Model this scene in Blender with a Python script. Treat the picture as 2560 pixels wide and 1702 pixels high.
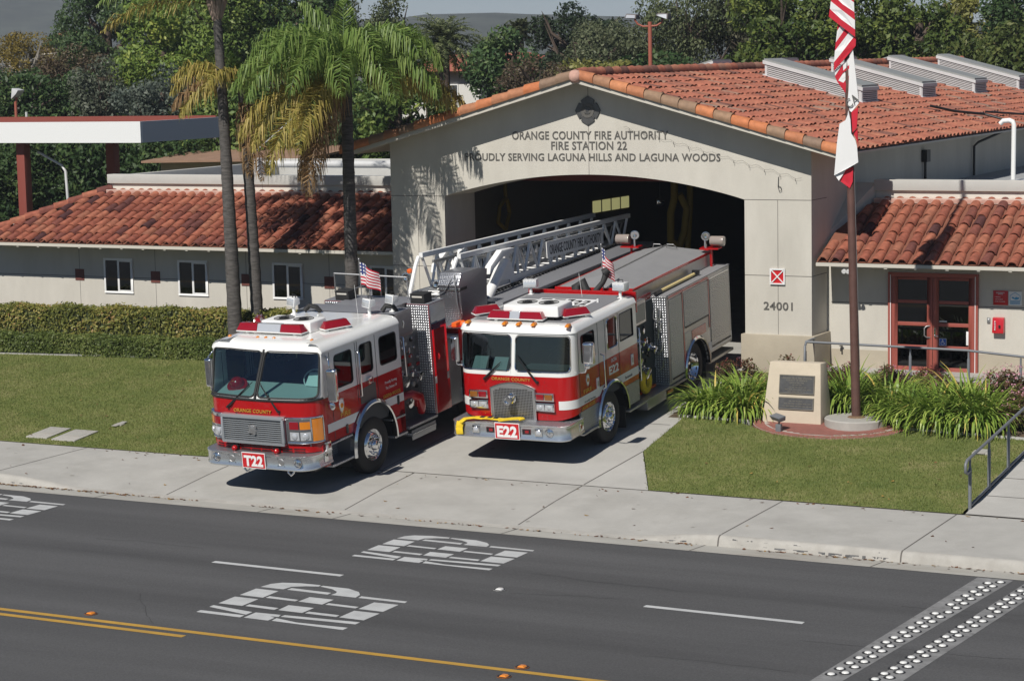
import bpy, bmesh, math, random
import numpy as np
from mathutils import Vector, Matrix

for o in list(bpy.data.objects):
    bpy.data.objects.remove(o)
SC = bpy.context.scene
COL = SC.collection
R = math.radians
rnd = random.Random(7)

# ------------------------------------------------------------------ camera
def cam_axes(yaw, tilt, roll):
    f = Vector((-math.sin(yaw)*math.cos(tilt), math.cos(yaw)*math.cos(tilt), -math.sin(tilt)))
    r0 = Vector((math.cos(yaw), math.sin(yaw), 0)); u0 = r0.cross(f)
    c, s = math.cos(roll), math.sin(roll)
    return c*r0+s*u0, -s*r0+c*u0, f
YAW = R(27.512)
cr, cu, cf = cam_axes(YAW, R(7.167), R(-1.169))
cam = bpy.data.cameras.new('camera'); cam.sensor_width = 36.0; cam.lens = 36.0*5600/2560
cam.clip_end = 9000; cam.clip_start = 0.5
co = bpy.data.objects.new('camera', cam); COL.objects.link(co)
M3 = Matrix((cr, cu, -cf)).transposed()
co.matrix_world = Matrix.Translation((22.05, -46.32, 6.967)) @ M3.to_4x4()
SC.camera = co
# ------------------------------------------------------------------ world, sun, exposure
W = bpy.data.worlds.new('World'); SC.world = W; W.use_nodes = True
nt = W.node_tree; bg = nt.nodes['Background']
sky = nt.nodes.new('ShaderNodeTexSky'); sky.sky_type = 'NISHITA'; sky.sun_disc = False
sky.sun_elevation = R(45); sky.sun_rotation = R(178); sky.altitude = 1800; sky.air_density = 1.0; sky.dust_density = 0.05; sky.ozone_density = 5.0
nt.links.new(sky.outputs[0], bg.inputs[0]); bg.inputs[1].default_value = 0.05
sl = bpy.data.lights.new('sun', 'SUN'); sl.energy = 4.9; sl.angle = R(0.53); sl.color = (1.0, 0.955, 0.88)
so = bpy.data.objects.new('sun', sl); COL.objects.link(so)
so.rotation_euler = Vector((0.05, 1.0, -1.0)).to_track_quat('-Z', 'Y').to_euler(); so.location = (0, -40, 60)
vs = SC.view_settings; vs.view_transform = 'Standard'; vs.look = 'None'; vs.exposure = 0.0; vs.gamma = 1.0; vs.use_curve_mapping = False
SC.cycles.max_bounces = 8; SC.cycles.transparent_max_bounces = 12; SC.cycles.caustics_reflective = False; SC.cycles.caustics_refractive = False
SC.cycles.use_denoising = True

# ------------------------------------------------------------------ materials
def mat(name, col, rough=0.6, metal=0.0, var=0.0, vscale=3.0, bump=0.0, bscale=40.0, coat=0.0, spec=0.5, trans=0.0, dirt=None, dscale=0.6, damt=0.5, stretch=None, detail=5.0, spots=0.0, sscale=2.0):
    m = bpy.data.materials.new(name); m.use_nodes = True
    n = m.node_tree.nodes; l = m.node_tree.links; p = n['Principled BSDF']
    p.inputs['Base Color'].default_value = (*col, 1); p.inputs['Roughness'].default_value = rough
    p.inputs['Metallic'].default_value = metal; p.inputs['Specular IOR Level'].default_value = spec
    p.inputs['Coat Weight'].default_value = coat; p.inputs['Coat Roughness'].default_value = 0.05
    if trans: p.inputs['Transmission Weight'].default_value = trans
    if var or bump or dirt:
        tc = n.new('ShaderNodeTexCoord'); vec = tc.outputs['Object']
        if stretch:
            mp = n.new('ShaderNodeMapping'); mp.inputs['Scale'].default_value = stretch
            l.new(vec, mp.inputs[0]); vec = mp.outputs[0]
    cur = None
    if var:
        nz = n.new('ShaderNodeTexNoise'); nz.inputs['Scale'].default_value = vscale; nz.inputs['Detail'].default_value = detail
        nz.inputs['Roughness'].default_value = 0.65
        l.new(vec, nz.inputs['Vector'])
        mr = n.new('ShaderNodeMapRange'); mr.inputs[1].default_value = 0.3; mr.inputs[2].default_value = 0.7
        mr.inputs[3].default_value = 1-var; mr.inputs[4].default_value = 1+var
        l.new(nz.outputs[0], mr.inputs[0])
        mx = n.new('ShaderNodeMix'); mx.data_type = 'RGBA'; mx.blend_type = 'MULTIPLY'; mx.inputs[0].default_value = 1
        mx.inputs[6].default_value = (*col, 1); l.new(mr.outputs[0], mx.inputs[7]); cur = mx.outputs[2]
    if dirt:
        nz2 = n.new('ShaderNodeTexNoise'); nz2.inputs['Scale'].default_value = dscale; nz2.inputs['Detail'].default_value = 8
        nz2.inputs['Roughness'].default_value = 0.7
        l.new(vec, nz2.inputs['Vector'])
        mr2 = n.new('ShaderNodeMapRange'); mr2.inputs[1].default_value = 0.48; mr2.inputs[2].default_value = 0.72
        mr2.inputs[4].default_value = damt; l.new(nz2.outputs[0], mr2.inputs[0])
        mx2 = n.new('ShaderNodeMix'); mx2.data_type = 'RGBA'
        l.new(mr2.outputs[0], mx2.inputs[0])
        if cur is None: mx2.inputs[6].default_value = (*col, 1)
        else: l.new(cur, mx2.inputs[6])
        mx2.inputs[7].default_value = (*dirt, 1); cur = mx2.outputs[2]
    if spots:
        vo = n.new('ShaderNodeTexVoronoi'); vo.inputs['Scale'].default_value = sscale; vo.inputs['Randomness'].default_value = 1.0
        nd = n.new('ShaderNodeTexNoise'); nd.inputs['Scale'].default_value = 14; l.new(vec, nd.inputs['Vector'])
        va = n.new('ShaderNodeMix'); va.data_type = 'VECTOR'; va.inputs[0].default_value = 0.06; l.new(vec, va.inputs[4]); l.new(nd.outputs['Color'], va.inputs[5]); l.new(va.outputs[1], vo.inputs['Vector'])
        sp = n.new('ShaderNodeMapRange'); sp.inputs[1].default_value = 0.025; sp.inputs[2].default_value = 0.07; sp.inputs[3].default_value = spots; sp.inputs[4].default_value = 0.0; l.new(vo.outputs['Distance'], sp.inputs[0])
        mx3 = n.new('ShaderNodeMix'); mx3.data_type = 'RGBA'; l.new(sp.outputs[0], mx3.inputs[0])
        if cur is None: mx3.inputs[6].default_value = (*col, 1)
        else: l.new(cur, mx3.inputs[6])
        mx3.inputs[7].default_value = (col[0]*.35, col[1]*.33, col[2]*.3, 1); cur = mx3.outputs[2]
    if cur is not None: l.new(cur, p.inputs['Base Color'])
    if bump:
        nb = n.new('ShaderNodeTexNoise'); nb.inputs['Scale'].default_value = bscale; nb.inputs['Detail'].default_value = 4
        l.new(vec, nb.inputs['Vector'])
        b = n.new('ShaderNodeBump'); b.inputs['Strength'].default_value = bump; b.inputs['Distance'].default_value = 0.02
        l.new(nb.outputs[0], b.inputs['Height']); l.new(b.outputs[0], p.inputs['Normal'])
    return m

def attr_mat(name, stops, rough=0.6, transl=0.0, spec=0.3, noise=0.0, bump=0.0):
    """colour from the per-face 'rnd' attribute through a ramp (each leaf / tile has a tone of its own)"""
    m = bpy.data.materials.new(name); m.use_nodes = True
    n = m.node_tree.nodes; l = m.node_tree.links; p = n['Principled BSDF']
    a = n.new('ShaderNodeAttribute'); a.attribute_name = 'rnd'
    r = n.new('ShaderNodeValToRGB'); e = r.color_ramp.elements
    e[0].position = stops[0][0]; e[0].color = (*stops[0][1], 1)
    e[1].position = stops[-1][0]; e[1].color = (*stops[-1][1], 1)
    for s in stops[1:-1]:
        x = e.new(s[0]); x.color = (*s[1], 1)
    l.new(a.outputs['Fac'], r.inputs[0]); out = r.outputs[0]
    if noise:
        tc = n.new('ShaderNodeTexCoord'); nz = n.new('ShaderNodeTexNoise'); nz.inputs['Scale'].default_value = 9; nz.inputs['Detail'].default_value = 5
        l.new(tc.outputs['Object'], nz.inputs['Vector'])
        mr = n.new('ShaderNodeMapRange'); mr.inputs[1].default_value = 0.3; mr.inputs[2].default_value = 0.7; mr.inputs[3].default_value = 1-noise; mr.inputs[4].default_value = 1+noise*0.6
        l.new(nz.outputs[0], mr.inputs[0])
        mx = n.new('ShaderNodeMix'); mx.data_type = 'RGBA'; mx.blend_type = 'MULTIPLY'; mx.inputs[0].default_value = 1
        l.new(out, mx.inputs[6]); l.new(mr.outputs[0], mx.inputs[7]); out = mx.outputs[2]
    l.new(out, p.inputs['Base Color']); p.inputs['Roughness'].default_value = rough; p.inputs['Specular IOR Level'].default_value = spec
    if transl:
        t = n.new('ShaderNodeBsdfTranslucent'); l.new(out, t.inputs[0])
        ms = n.new('ShaderNodeMixShader'); ms.inputs[0].default_value = transl
        o = n['Material Output']; l.new(p.outputs[0], ms.inputs[1]); l.new(t.outputs[0], ms.inputs[2]); l.new(ms.outputs[0], o.inputs[0])
    return m

def glass_mat(name, tint, mixf=0.55, rough=0.02):
    """thin window glass: part clear tinted, part mirror"""
    m = bpy.data.materials.new(name); m.use_nodes = True
    n = m.node_tree.nodes; l = m.node_tree.links; n.remove(n['Principled BSDF'])
    t = n.new('ShaderNodeBsdfTransparent'); t.inputs[0].default_value = (*tint, 1)
    g = n.new('ShaderNodeBsdfGlossy'); g.inputs['Roughness'].default_value = rough; g.inputs[0].default_value = (0.9, 0.95, 1, 1)
    ge = n.new('ShaderNodeNewGeometry'); dt = n.new('ShaderNodeVectorMath'); dt.operation = 'DOT_PRODUCT'
    l.new(ge.outputs['Normal'], dt.inputs[0]); l.new(ge.outputs['Incoming'], dt.inputs[1])
    def mth(op, a, b=None):
        q = n.new('ShaderNodeMath'); q.operation = op; q.use_clamp = True
        if hasattr(a, 'name'): l.new(a, q.inputs[0])
        else: q.inputs[0].default_value = a
        if b is not None: q.inputs[1].default_value = b
        return q.outputs[0]
    ab = n.new('ShaderNodeMath'); ab.operation = 'ABSOLUTE'; l.new(dt.outputs['Value'], ab.inputs[0])
    sb = n.new('ShaderNodeMath'); sb.operation = 'SUBTRACT'; sb.inputs[0].default_value = 1; l.new(ab.outputs[0], sb.inputs[1])
    pw = mth('POWER', sb.outputs[0], 5.0); ml = mth('MULTIPLY', pw, 0.9)
    ad = n.new('ShaderNodeMath'); ad.operation = 'ADD'; ad.inputs[1].default_value = mixf+.04; l.new(ml, ad.inputs[0]); ad.use_clamp = True
    ms = n.new('ShaderNodeMixShader'); l.new(ad.outputs[0], ms.inputs[0]); l.new(t.outputs[0], ms.inputs[1]); l.new(g.outputs[0], ms.inputs[2])
    l.new(ms.outputs[0], n['Material Output'].inputs[0])
    return m

def plate_mat(name, col=(0.52, 0.53, 0.55), scale=26):
    """aluminium tread plate: raised pattern through bump"""
    m = bpy.data.materials.new(name); m.use_nodes = True
    n = m.node_tree.nodes; l = m.node_tree.links; p = n['Principled BSDF']
    p.inputs['Base Color'].default_value = (*col, 1); p.inputs['Metallic'].default_value = 0.7; p.inputs['Roughness'].default_value = 0.36
    tc = n.new('ShaderNodeTexCoord'); vo = n.new('ShaderNodeTexVoronoi'); vo.inputs['Scale'].default_value = scale; vo.inputs['Randomness'].default_value = 0.15
    l.new(tc.outputs['Object'], vo.inputs['Vector'])
    rp = n.new('ShaderNodeMapRange'); rp.inputs[1].default_value = 0.0; rp.inputs[2].default_value = 0.45; rp.inputs[3].default_value = 1; rp.inputs[4].default_value = 0
    l.new(vo.outputs['Distance'], rp.inputs[0])
    cr_ = n.new('ShaderNodeValToRGB'); cr_.color_ramp.elements[0].position = .35; cr_.color_ramp.elements[0].color = (col[0]*.62, col[1]*.62, col[2]*.64, 1); cr_.color_ramp.elements[1].position = .75; cr_.color_ramp.elements[1].color = (.82, .83, .85, 1)
    l.new(rp.outputs[0], cr_.inputs[0]); l.new(cr_.outputs[0], p.inputs['Base Color'])
    b = n.new('ShaderNodeBump'); b.inputs['Strength'].default_value = 0.8; b.inputs['Distance'].default_value = 0.02
    l.new(rp.outputs[0], b.inputs['Height']); l.new(b.outputs[0], p.inputs['Normal'])
    return m

M = {}
def D(k, *a, **kw): M[k] = mat(k, *a, **kw)
D('stucco', (0.535, 0.51, 0.455), 0.9, var=0.07, vscale=1.2, bump=0.25, bscale=60, dirt=(0.425, 0.40, 0.35), dscale=0.7, damt=0.55, spec=0.2, stretch=(1, 1, 0.35))
D('stucco_base', (0.40, 0.355, 0.28), 0.9, var=0.08, vscale=1.5, bump=0.3, bscale=60, spec=0.2)
D('plaster_white', (0.62, 0.59, 0.53), 0.85, var=0.1, vscale=4, dirt=(0.42, 0.37, 0.31), dscale=2, damt=0.5)
D('parapet_metal', (0.46, 0.455, 0.43), 0.6, var=0.05, vscale=2)
D('roof_membrane', (0.34, 0.35, 0.36), 0.85, var=0.12, vscale=1.2, dirt=(0.2, 0.2, 0.2), damt=0.4)
D('joint', (0.12, 0.11, 0.10), 0.95)
D('letter', (0.105, 0.10, 0.092), 0.6)
D('bronze', (0.10, 0.10, 0.10), 0.45, metal=0.5, var=0.3, vscale=8)
D('eave_wood', (0.52, 0.49, 0.43), 0.8)
D('terracotta_sheet', (0.20, 0.075, 0.045), 0.9)
D('mortar', (0.50, 0.30, 0.24), 0.9, var=0.2, vscale=8)
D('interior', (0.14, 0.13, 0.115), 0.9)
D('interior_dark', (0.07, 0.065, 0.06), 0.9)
D('red_beam', (0.16, 0.02, 0.012), 0.6)
D('concrete', (0.40, 0.39, 0.365), 0.9, var=0.09, vscale=1.1, bump=0.08, bscale=90, dirt=(0.30, 0.29, 0.265), dscale=0.9, damt=0.55, spec=0.2, spots=0.6, sscale=1.3)
D('concrete_new', (0.42, 0.41, 0.385), 0.9, var=0.09, vscale=0.8, bump=0.08, bscale=90, dirt=(0.32, 0.31, 0.285), dscale=0.6, damt=0.6, spec=0.2, spots=0.6, sscale=1.1)
D('curb_concrete', (0.39, 0.375, 0.345), 0.9, var=0.12, vscale=2.5, bump=0.1, bscale=80, dirt=(0.27, 0.25, 0.225), dscale=2.2, damt=0.5, spec=0.2)
D('scuff', (0.10, 0.10, 0.10), 0.8, var=0.5, vscale=9)
D('crack', (0.035, 0.035, 0.036), 0.9)
D('gutter', (0.37, 0.36, 0.33), 0.9, var=0.12, vscale=2, dirt=(0.20, 0.155, 0.115), dscale=1.6, damt=0.45, spec=0.2, stretch=(0.3, 1, 1))
D('soil', (0.10, 0.07, 0.045), 0.95, var=0.35, vscale=12, bump=0.5, bscale=30)
D('paint_white', (0.50, 0.51, 0.51), 0.7, var=0.12, vscale=6, dirt=(0.26, 0.26, 0.26), dscale=3.0, damt=0.6)
D('paint_yellow', (0.46, 0.27, 0.045), 0.7, var=0.12, vscale=6, dirt=(0.22, 0.15, 0.06), dscale=3, damt=0.5)
D('bed_paint', (0.22, 0.22, 0.22), 0.85, var=0.35, vscale=7, dirt=(0.09, 0.09, 0.09), dscale=3.5, damt=1.0)
D('dot_ceramic', (0.72, 0.72, 0.70), 0.25, coat=0.4)
D('dot_glue', (0.018, 0.018, 0.02), 0.6)
D('amber', (0.75, 0.24, 0.02), 0.25, coat=0.5)
D('red_paint', (0.40, 0.004, 0.006), 0.25, coat=0.55, spec=0.4)
D('white_paint', (0.78, 0.78, 0.76), 0.25, coat=0.9)
D('stripe_white', (0.72, 0.72, 0.71), 0.4)
D('chrome', (0.72, 0.73, 0.75), 0.10, metal=1.0)
D('steel', (0.50, 0.50, 0.51), 0.32, metal=0.9, var=0.08, vscale=10)
D('alu', (0.42, 0.42, 0.42), 0.42, metal=0.8, var=0.06, vscale=6)
D('roller', (0.66, 0.63, 0.57), 0.5, metal=0.15)
D('tyre', (0.012, 0.012, 0.013), 0.75)
D('black', (0.012, 0.012, 0.013), 0.45)
D('rubber', (0.02, 0.02, 0.02), 0.7)
D('dark_int', (0.05, 0.055, 0.06), 0.8)
D('dash', (0.42, 0.46, 0.44), 0.7)
D('grip_grey', (0.19, 0.19, 0.20), 0.85, bump=0.3, bscale=200)
D('deck_grey', (0.30, 0.305, 0.33), 0.5, metal=0.5, bump=0.25, bscale=90)
D('canvas_grey', (0.22, 0.22, 0.225), 0.8, var=0.06, vscale=3, bump=0.1, bscale=120)
D('red_lens', (0.26, 0.004, 0.010), 0.08, coat=1.0)
D('clear_lens', (0.55, 0.57, 0.60), 0.12, coat=1.0, metal=0.3)
D('amber_lens', (0.62, 0.20, 0.012), 0.15, coat=1.0)
D('gold', (0.62, 0.38, 0.06), 0.35, metal=0.3)
D('white_plastic', (0.78, 0.78, 0.77), 0.4)
D('yellow_hose', (0.74, 0.52, 0.02), 0.75, var=0.15, vscale=12)
D('yellow_tube', (0.22, 0.15, 0.012), 0.7)
D('ladder_white', (0.80, 0.80, 0.79), 0.35)
D('orange', (0.80, 0.13, 0.015), 0.5)
D('flag_red', (0.50, 0.012, 0.03), 0.8); D('flag_white', (0.72, 0.72, 0.72), 0.8); D('flag_blue', (0.015, 0.03, 0.16), 0.8)
D('rust_pole', (0.105, 0.052, 0.042), 0.55, var=0.2, vscale=4)
D('rail_grey', (0.155, 0.165, 0.18), 0.45, var=0.08, vscale=5)
D('brick', (0.30, 0.115, 0.09), 0.85, var=0.25, vscale=14)
D('brick_mortar', (0.42, 0.38, 0.34), 0.9)
D('door_red', (0.30, 0.075, 0.055), 0.5, var=0.06, vscale=3)
D('tile_red', (0.14, 0.045, 0.034), 0.7, var=0.15, vscale=5)
D('sign_red', (0.50, 0.015, 0.02), 0.4); D('grille_bar', (0.50, 0.53, 0.56), 0.25, metal=0.6); D('sign_white', (0.75, 0.75, 0.75), 0.5); D('sign_blue', (0.02, 0.09, 0.40), 0.4); D('sign_cyan', (0.05, 0.30, 0.52), 0.5)
D('phone_red', (0.48, 0.012, 0.02), 0.3, coat=0.4)
D('galv', (0.60, 0.60, 0.60), 0.5, metal=0.15, var=0.06, vscale=3)
D('galv_top', (0.30, 0.31, 0.30), 0.6, metal=0.2, var=0.08, vscale=1.5)
D('louver_dark', (0.10, 0.085, 0.08), 0.6)
D('canopy_white', (0.74, 0.75, 0.75), 0.5)
D('canopy_grey', (0.52, 0.54, 0.57), 0.6)
D('column_red', (0.22, 0.05, 0.035), 0.6)
D('lamp_pole', (0.33, 0.095, 0.06), 0.6)
D('tan_roof', (0.27, 0.165, 0.11), 0.9, var=0.15, vscale=1.5)
D('tan_wall', (0.60, 0.52, 0.34), 0.9)
D('house_white', (0.62, 0.61, 0.58), 0.9)
D('house_roof', (0.36, 0.11, 0.075), 0.9, var=0.2, vscale=2)
D('pvc', (0.80, 0.80, 0.78), 0.4)
D('bark', (0.085, 0.078, 0.074), 0.9, var=0.55, vscale=5, bump=0.8, bscale=10, stretch=(1, 1, 6))
D('bark_pale', (0.40, 0.37, 0.33), 0.9, var=0.2, vscale=5, stretch=(1, 1, 4))
D('bark_brown', (0.09, 0.065, 0.05), 0.95, var=0.3, vscale=5, bump=0.5, bscale=12)
D('boot', (0.30, 0.22, 0.18), 0.8, var=0.35, vscale=4, stretch=(6, 6, 1))
D('hill', (0.045, 0.05, 0.038), 1.0, var=0.5, vscale=0.03, spec=0.0, detail=9.0)
D('ground', (0.09, 0.085, 0.05), 1.0, var=0.3, vscale=0.4)
D('skin_red', (0.45, 0.02, 0.03), 0.4)
D('paper', (0.68, 0.74, 0.70), 0.8)
D('body_alu', (0.56, 0.55, 0.53), 0.42, metal=0.4, var=0.05, vscale=5)
D('amber_dull', (0.25, 0.09, 0.012), 0.2, coat=1.0)
D('tool_handle', (0.62, 0.50, 0.22), 0.5)
D('beacon_lens', (0.30, 0.25, 0.22), 0.15, coat=1.0)
D('dark_panel', (0.22, 0.22, 0.22), 0.4, metal=0.6, var=0.3, vscale=9)
D('hedge_core', (0.03, 0.04, 0.012), 0.95); D('red_flash', (0.36, 0.04, 0.025), 0.7)
D('monument_stone', (0.54, 0.47, 0.37), 0.9, var=0.06, vscale=2.5, bump=0.2, bscale=70, spec=0.2)
D('letter_bronze', (0.23, 0.21, 0.17), 0.4, metal=0.4)
D('rust_collar', (0.17, 0.105, 0.06), 0.8, var=0.3, vscale=14)
M['window'] = glass_mat('window_glass', (0.10, 0.13, 0.13), 0.03)
M['door_glass'] = glass_mat('door_glass', (0.06, 0.07, 0.07), 0.02)
M['windshield'] = glass_mat('windshield_glass', (0.46, 0.64, 0.64), 0.06)
M['windshield_dark'] = glass_mat('windshield_dark_glass', (0.26, 0.36, 0.37), 0.05)
M['side_glass'] = glass_mat('side_glass', (0.025, 0.03, 0.03), 0.02)
M['tread'] = plate_mat('tread_plate', scale=19)
M['tread_fine'] = plate_mat('tread_plate_fine', scale=24)
M['tile'] = attr_mat('clay_tile', [(0, (0.075, 0.03, 0.03)), (0.18, (0.165, 0.06, 0.048)), (0.38, (0.27, 0.085, 0.055)), (0.65, (0.345, 0.115, 0.07)), (0.88, (0.37, 0.14, 0.085)), (1, (0.30, 0.12, 0.075))], 0.8, noise=0.3)
M['tile_main'] = attr_mat('clay_tile_main', [(0, (0.16, 0.075, 0.06)), (0.2, (0.27, 0.12, 0.085)), (0.4, (0.36, 0.125, 0.08)), (0.7, (0.41, 0.15, 0.095)), (0.9, (0.42, 0.18, 0.11)), (1, (0.27, 0.19, 0.15))], 0.8, noise=0.25)
M['tile_rake'] = attr_mat('clay_tile_rake', [(0, (0.22, 0.15, 0.11)), (0.2, (0.30, 0.19, 0.12)), (0.4, (0.42, 0.17, 0.085)), (0.7, (0.50, 0.17, 0.07)), (1, (0.54, 0.23, 0.11))], 0.7, noise=0.2)

def asphalt():
    m = mat('asphalt', (0.088, 0.088, 0.090), 0.88, spec=0.25)
    n = m.node_tree.nodes; l = m.node_tree.links; p = n['Principled BSDF']
    tc = n.new('ShaderNodeTexCoord')
    a = n.new('ShaderNodeTexNoise'); a.inputs['Scale'].default_value = 30; a.inputs['Detail'].default_value = 5; a.inputs['Roughness'].default_value = 0.8
    b = n.new('ShaderNodeTexNoise'); b.inputs['Scale'].default_value = 0.8; b.inputs['Detail'].default_value = 6
    mp = n.new('ShaderNodeMapping'); mp.inputs['Scale'].default_value = (0.06, 0.95, 1)
    l.new(tc.outputs['Object'], a.inputs['Vector']); l.new(tc.outputs['Object'], mp.inputs[0]); l.new(mp.outputs[0], b.inputs['Vector'])
    r1 = n.new('ShaderNodeMapRange'); r1.inputs[1].default_value = 0.25; r1.inputs[2].default_value = 0.75; r1.inputs[3].default_value = 0.68; r1.inputs[4].default_value = 1.32; l.new(a.outputs[0], r1.inputs[0])
    r2 = n.new('ShaderNodeMapRange'); r2.inputs[1].default_value = 0.3; r2.inputs[2].default_value = 0.7; r2.inputs[3].default_value = 0.72; r2.inputs[4].default_value = 1.2; l.new(b.outputs[0], r2.inputs[0])
    mu = n.new('ShaderNodeMath'); mu.operation = 'MULTIPLY'; l.new(r1.outputs[0], mu.inputs[0]); l.new(r2.outputs[0], mu.inputs[1])
    mx = n.new('ShaderNodeMix'); mx.data_type = 'RGBA'; mx.blend_type = 'MULTIPLY'; mx.inputs[0].default_value = 1; mx.inputs[6].default_value = (0.088, 0.088, 0.090, 1)
    l.new(mu.outputs[0], mx.inputs[7]); l.new(mx.outputs[2], p.inputs['Base Color'])
    bp = n.new('ShaderNodeBump'); bp.inputs['Strength'].default_value = 0.5; bp.inputs['Distance'].default_value = 0.01; l.new(a.outputs[0], bp.inputs['Height']); l.new(bp.outputs[0], p.inputs['Normal'])
    return m
M['asphalt'] = asphalt()

def lawn_mat():
    m = mat('lawn', (0.1, 0.14, 0.03), 0.95, spec=0.1)
    n = m.node_tree.nodes; l = m.node_tree.links; p = n['Principled BSDF']
    tc = n.new('ShaderNodeTexCoord')
    a = n.new('ShaderNodeTexNoise'); a.inputs['Scale'].default_value = 1.1; a.inputs['Detail'].default_value = 8; a.inputs['Roughness'].default_value = 0.7
    l.new(tc.outputs['Object'], a.inputs['Vector'])
    r = n.new('ShaderNodeValToRGB'); e = r.color_ramp.elements
    e[0].position = 0.3; e[0].color = (0.09, 0.125, 0.035, 1); e[1].position = 0.72; e[1].color = (0.26, 0.235, 0.11, 1)
    x = e.new(0.5); x.color = (0.155, 0.175, 0.055, 1)
    l.new(a.outputs[0], r.inputs[0]); l.new(r.outputs[0], p.inputs['Base Color'])
    return m
M['lawn'] = lawn_mat()
M['grass'] = attr_mat('grass_blade', [(0, (0.095, 0.14, 0.03)), (0.5, (0.19, 0.225, 0.065)), (0.85, (0.29, 0.285, 0.12)), (1, (0.42, 0.36, 0.2))], 0.7, 0.25)
LEAF = {
 'CON': [(0, (0.022, 0.042, 0.018)), (0.6, (0.045, 0.072, 0.026)), (1, (0.085, 0.105, 0.035))],
 'BRT': [(0, (0.035, 0.06, 0.012)), (0.5, (0.075, 0.105, 0.02)), (1, (0.16, 0.17, 0.04))],
 'MID': [(0, (0.03, 0.052, 0.014)), (0.5, (0.055, 0.085, 0.02)), (1, (0.12, 0.14, 0.035))],
 'DRK': [(0, (0.016, 0.034, 0.012)), (0.6, (0.032, 0.055, 0.017)), (1, (0.075, 0.10, 0.03))],
 'DRK2': [(0, (0.02, 0.042, 0.016)), (0.6, (0.042, 0.07, 0.024)), (1, (0.105, 0.13, 0.045))],
 'DOM': [(0, (0.014, 0.028, 0.014)), (0.6, (0.028, 0.045, 0.02)), (1, (0.055, 0.07, 0.032))],
 'OLV': [(0, (0.06, 0.075, 0.04)), (0.5, (0.10, 0.115, 0.06)), (1, (0.16, 0.17, 0.10))],
 'OLV2': [(0, (0.042, 0.058, 0.026)), (0.5, (0.075, 0.09, 0.04)), (1, (0.13, 0.14, 0.07))],
 'OLB': [(0, (0.055, 0.055, 0.035)), (0.5, (0.085, 0.085, 0.05)), (1, (0.15, 0.135, 0.085))],
 'YEL': [(0, (0.10, 0.075, 0.015)), (0.5, (0.16, 0.12, 0.022)), (1, (0.23, 0.17, 0.035))],
 'YGR': [(0, (0.10, 0.105, 0.025)), (0.5, (0.155, 0.155, 0.04)), (1, (0.23, 0.22, 0.07))],
 'BRN': [(0, (0.055, 0.04, 0.028)), (0.5, (0.10, 0.07, 0.045)), (0.8, (0.10, 0.095, 0.045)), (1, (0.17, 0.115, 0.06))],
 'GRY': [(0, (0.06, 0.075, 0.05)), (0.5, (0.10, 0.115, 0.08)), (1, (0.15, 0.16, 0.115))],
 'BLU': [(0, (0.055, 0.075, 0.06)), (0.5, (0.095, 0.115, 0.09)), (1, (0.15, 0.17, 0.135))],
 'FIC': [(0, (0.02, 0.036, 0.01)), (0.55, (0.045, 0.062, 0.014)), (1, (0.11, 0.125, 0.028))],
 'VIN': [(0, (0.035, 0.055, 0.015)), (0.5, (0.07, 0.09, 0.024)), (0.9, (0.125, 0.13, 0.04)), (1, (0.14, 0.08, 0.05))],
 'HDG': [(0, (0.06, 0.09, 0.02)), (0.55, (0.13, 0.17, 0.04)), (1, (0.26, 0.28, 0.09))],
 'HDG2': [(0, (0.08, 0.095, 0.02)), (0.45, (0.19, 0.205, 0.045)), (0.75, (0.34, 0.30, 0.08)), (0.9, (0.36, 0.20, 0.08)), (1, (0.42, 0.35, 0.13))],
 'IND': [(0, (0.05, 0.045, 0.02)), (0.4, (0.095, 0.08, 0.03)), (0.75, (0.16, 0.075, 0.05)), (1, (0.19, 0.05, 0.045))],
 'AGA': [(0, (0.05, 0.10, 0.018)), (0.4, (0.12, 0.19, 0.03)), (0.8, (0.22, 0.29, 0.055)), (0.97, (0.33, 0.36, 0.10)), (1, (0.50, 0.38, 0.10))],
 'PLM': [(0, (0.04, 0.075, 0.018)), (0.5, (0.085, 0.13, 0.03)), (1, (0.16, 0.20, 0.06))],
 'PLY': [(0, (0.09, 0.09, 0.02)), (0.5, (0.20, 0.17, 0.04)), (1, (0.36, 0.27, 0.10))],
 'PLD': [(0, (0.14, 0.09, 0.05)), (0.5, (0.24, 0.15, 0.07)), (1, (0.38, 0.27, 0.15))],
 'PHX': [(0, (0.035, 0.05, 0.02)), (0.5, (0.075, 0.09, 0.04)), (1, (0.15, 0.155, 0.08))],
 'FAR': [(0, (0.03, 0.045, 0.03)), (0.5, (0.05, 0.065, 0.04)), (1, (0.08, 0.09, 0.055))],
}
BR = {'BRT': 2.6, 'MID': 2.3, 'DRK': 2.0, 'DRK2': 2.1, 'FIC': 2.4, 'CON': 1.9, 'PLM': 1.9, 'PLY': 1.7, 'PLD': 1.2, 'VIN': 1.5, 'YGR': 1.35, 'YEL': 1.3, 'OLV': 1.3, 'OLV2': 1.5, 'OLB': 1.3, 'PHX': 2.3, 'AGA': 1.45, 'DOM': 1.2, 'BRN': 1.3, 'GRY': 1.2, 'BLU': 1.2}
LM = {k: attr_mat('leaf_'+k.lower(), [(a, tuple(min(.8, q*BR.get(k, 1)) for q in c)) for a, c in v], 0.5 if k not in ('PLM', 'AGA') else 0.38, 0.3, 0.3) for k, v in LEAF.items()}
M['petal'] = mat('petal', (0.55, 0.25, 0.33), 0.7)

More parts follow.
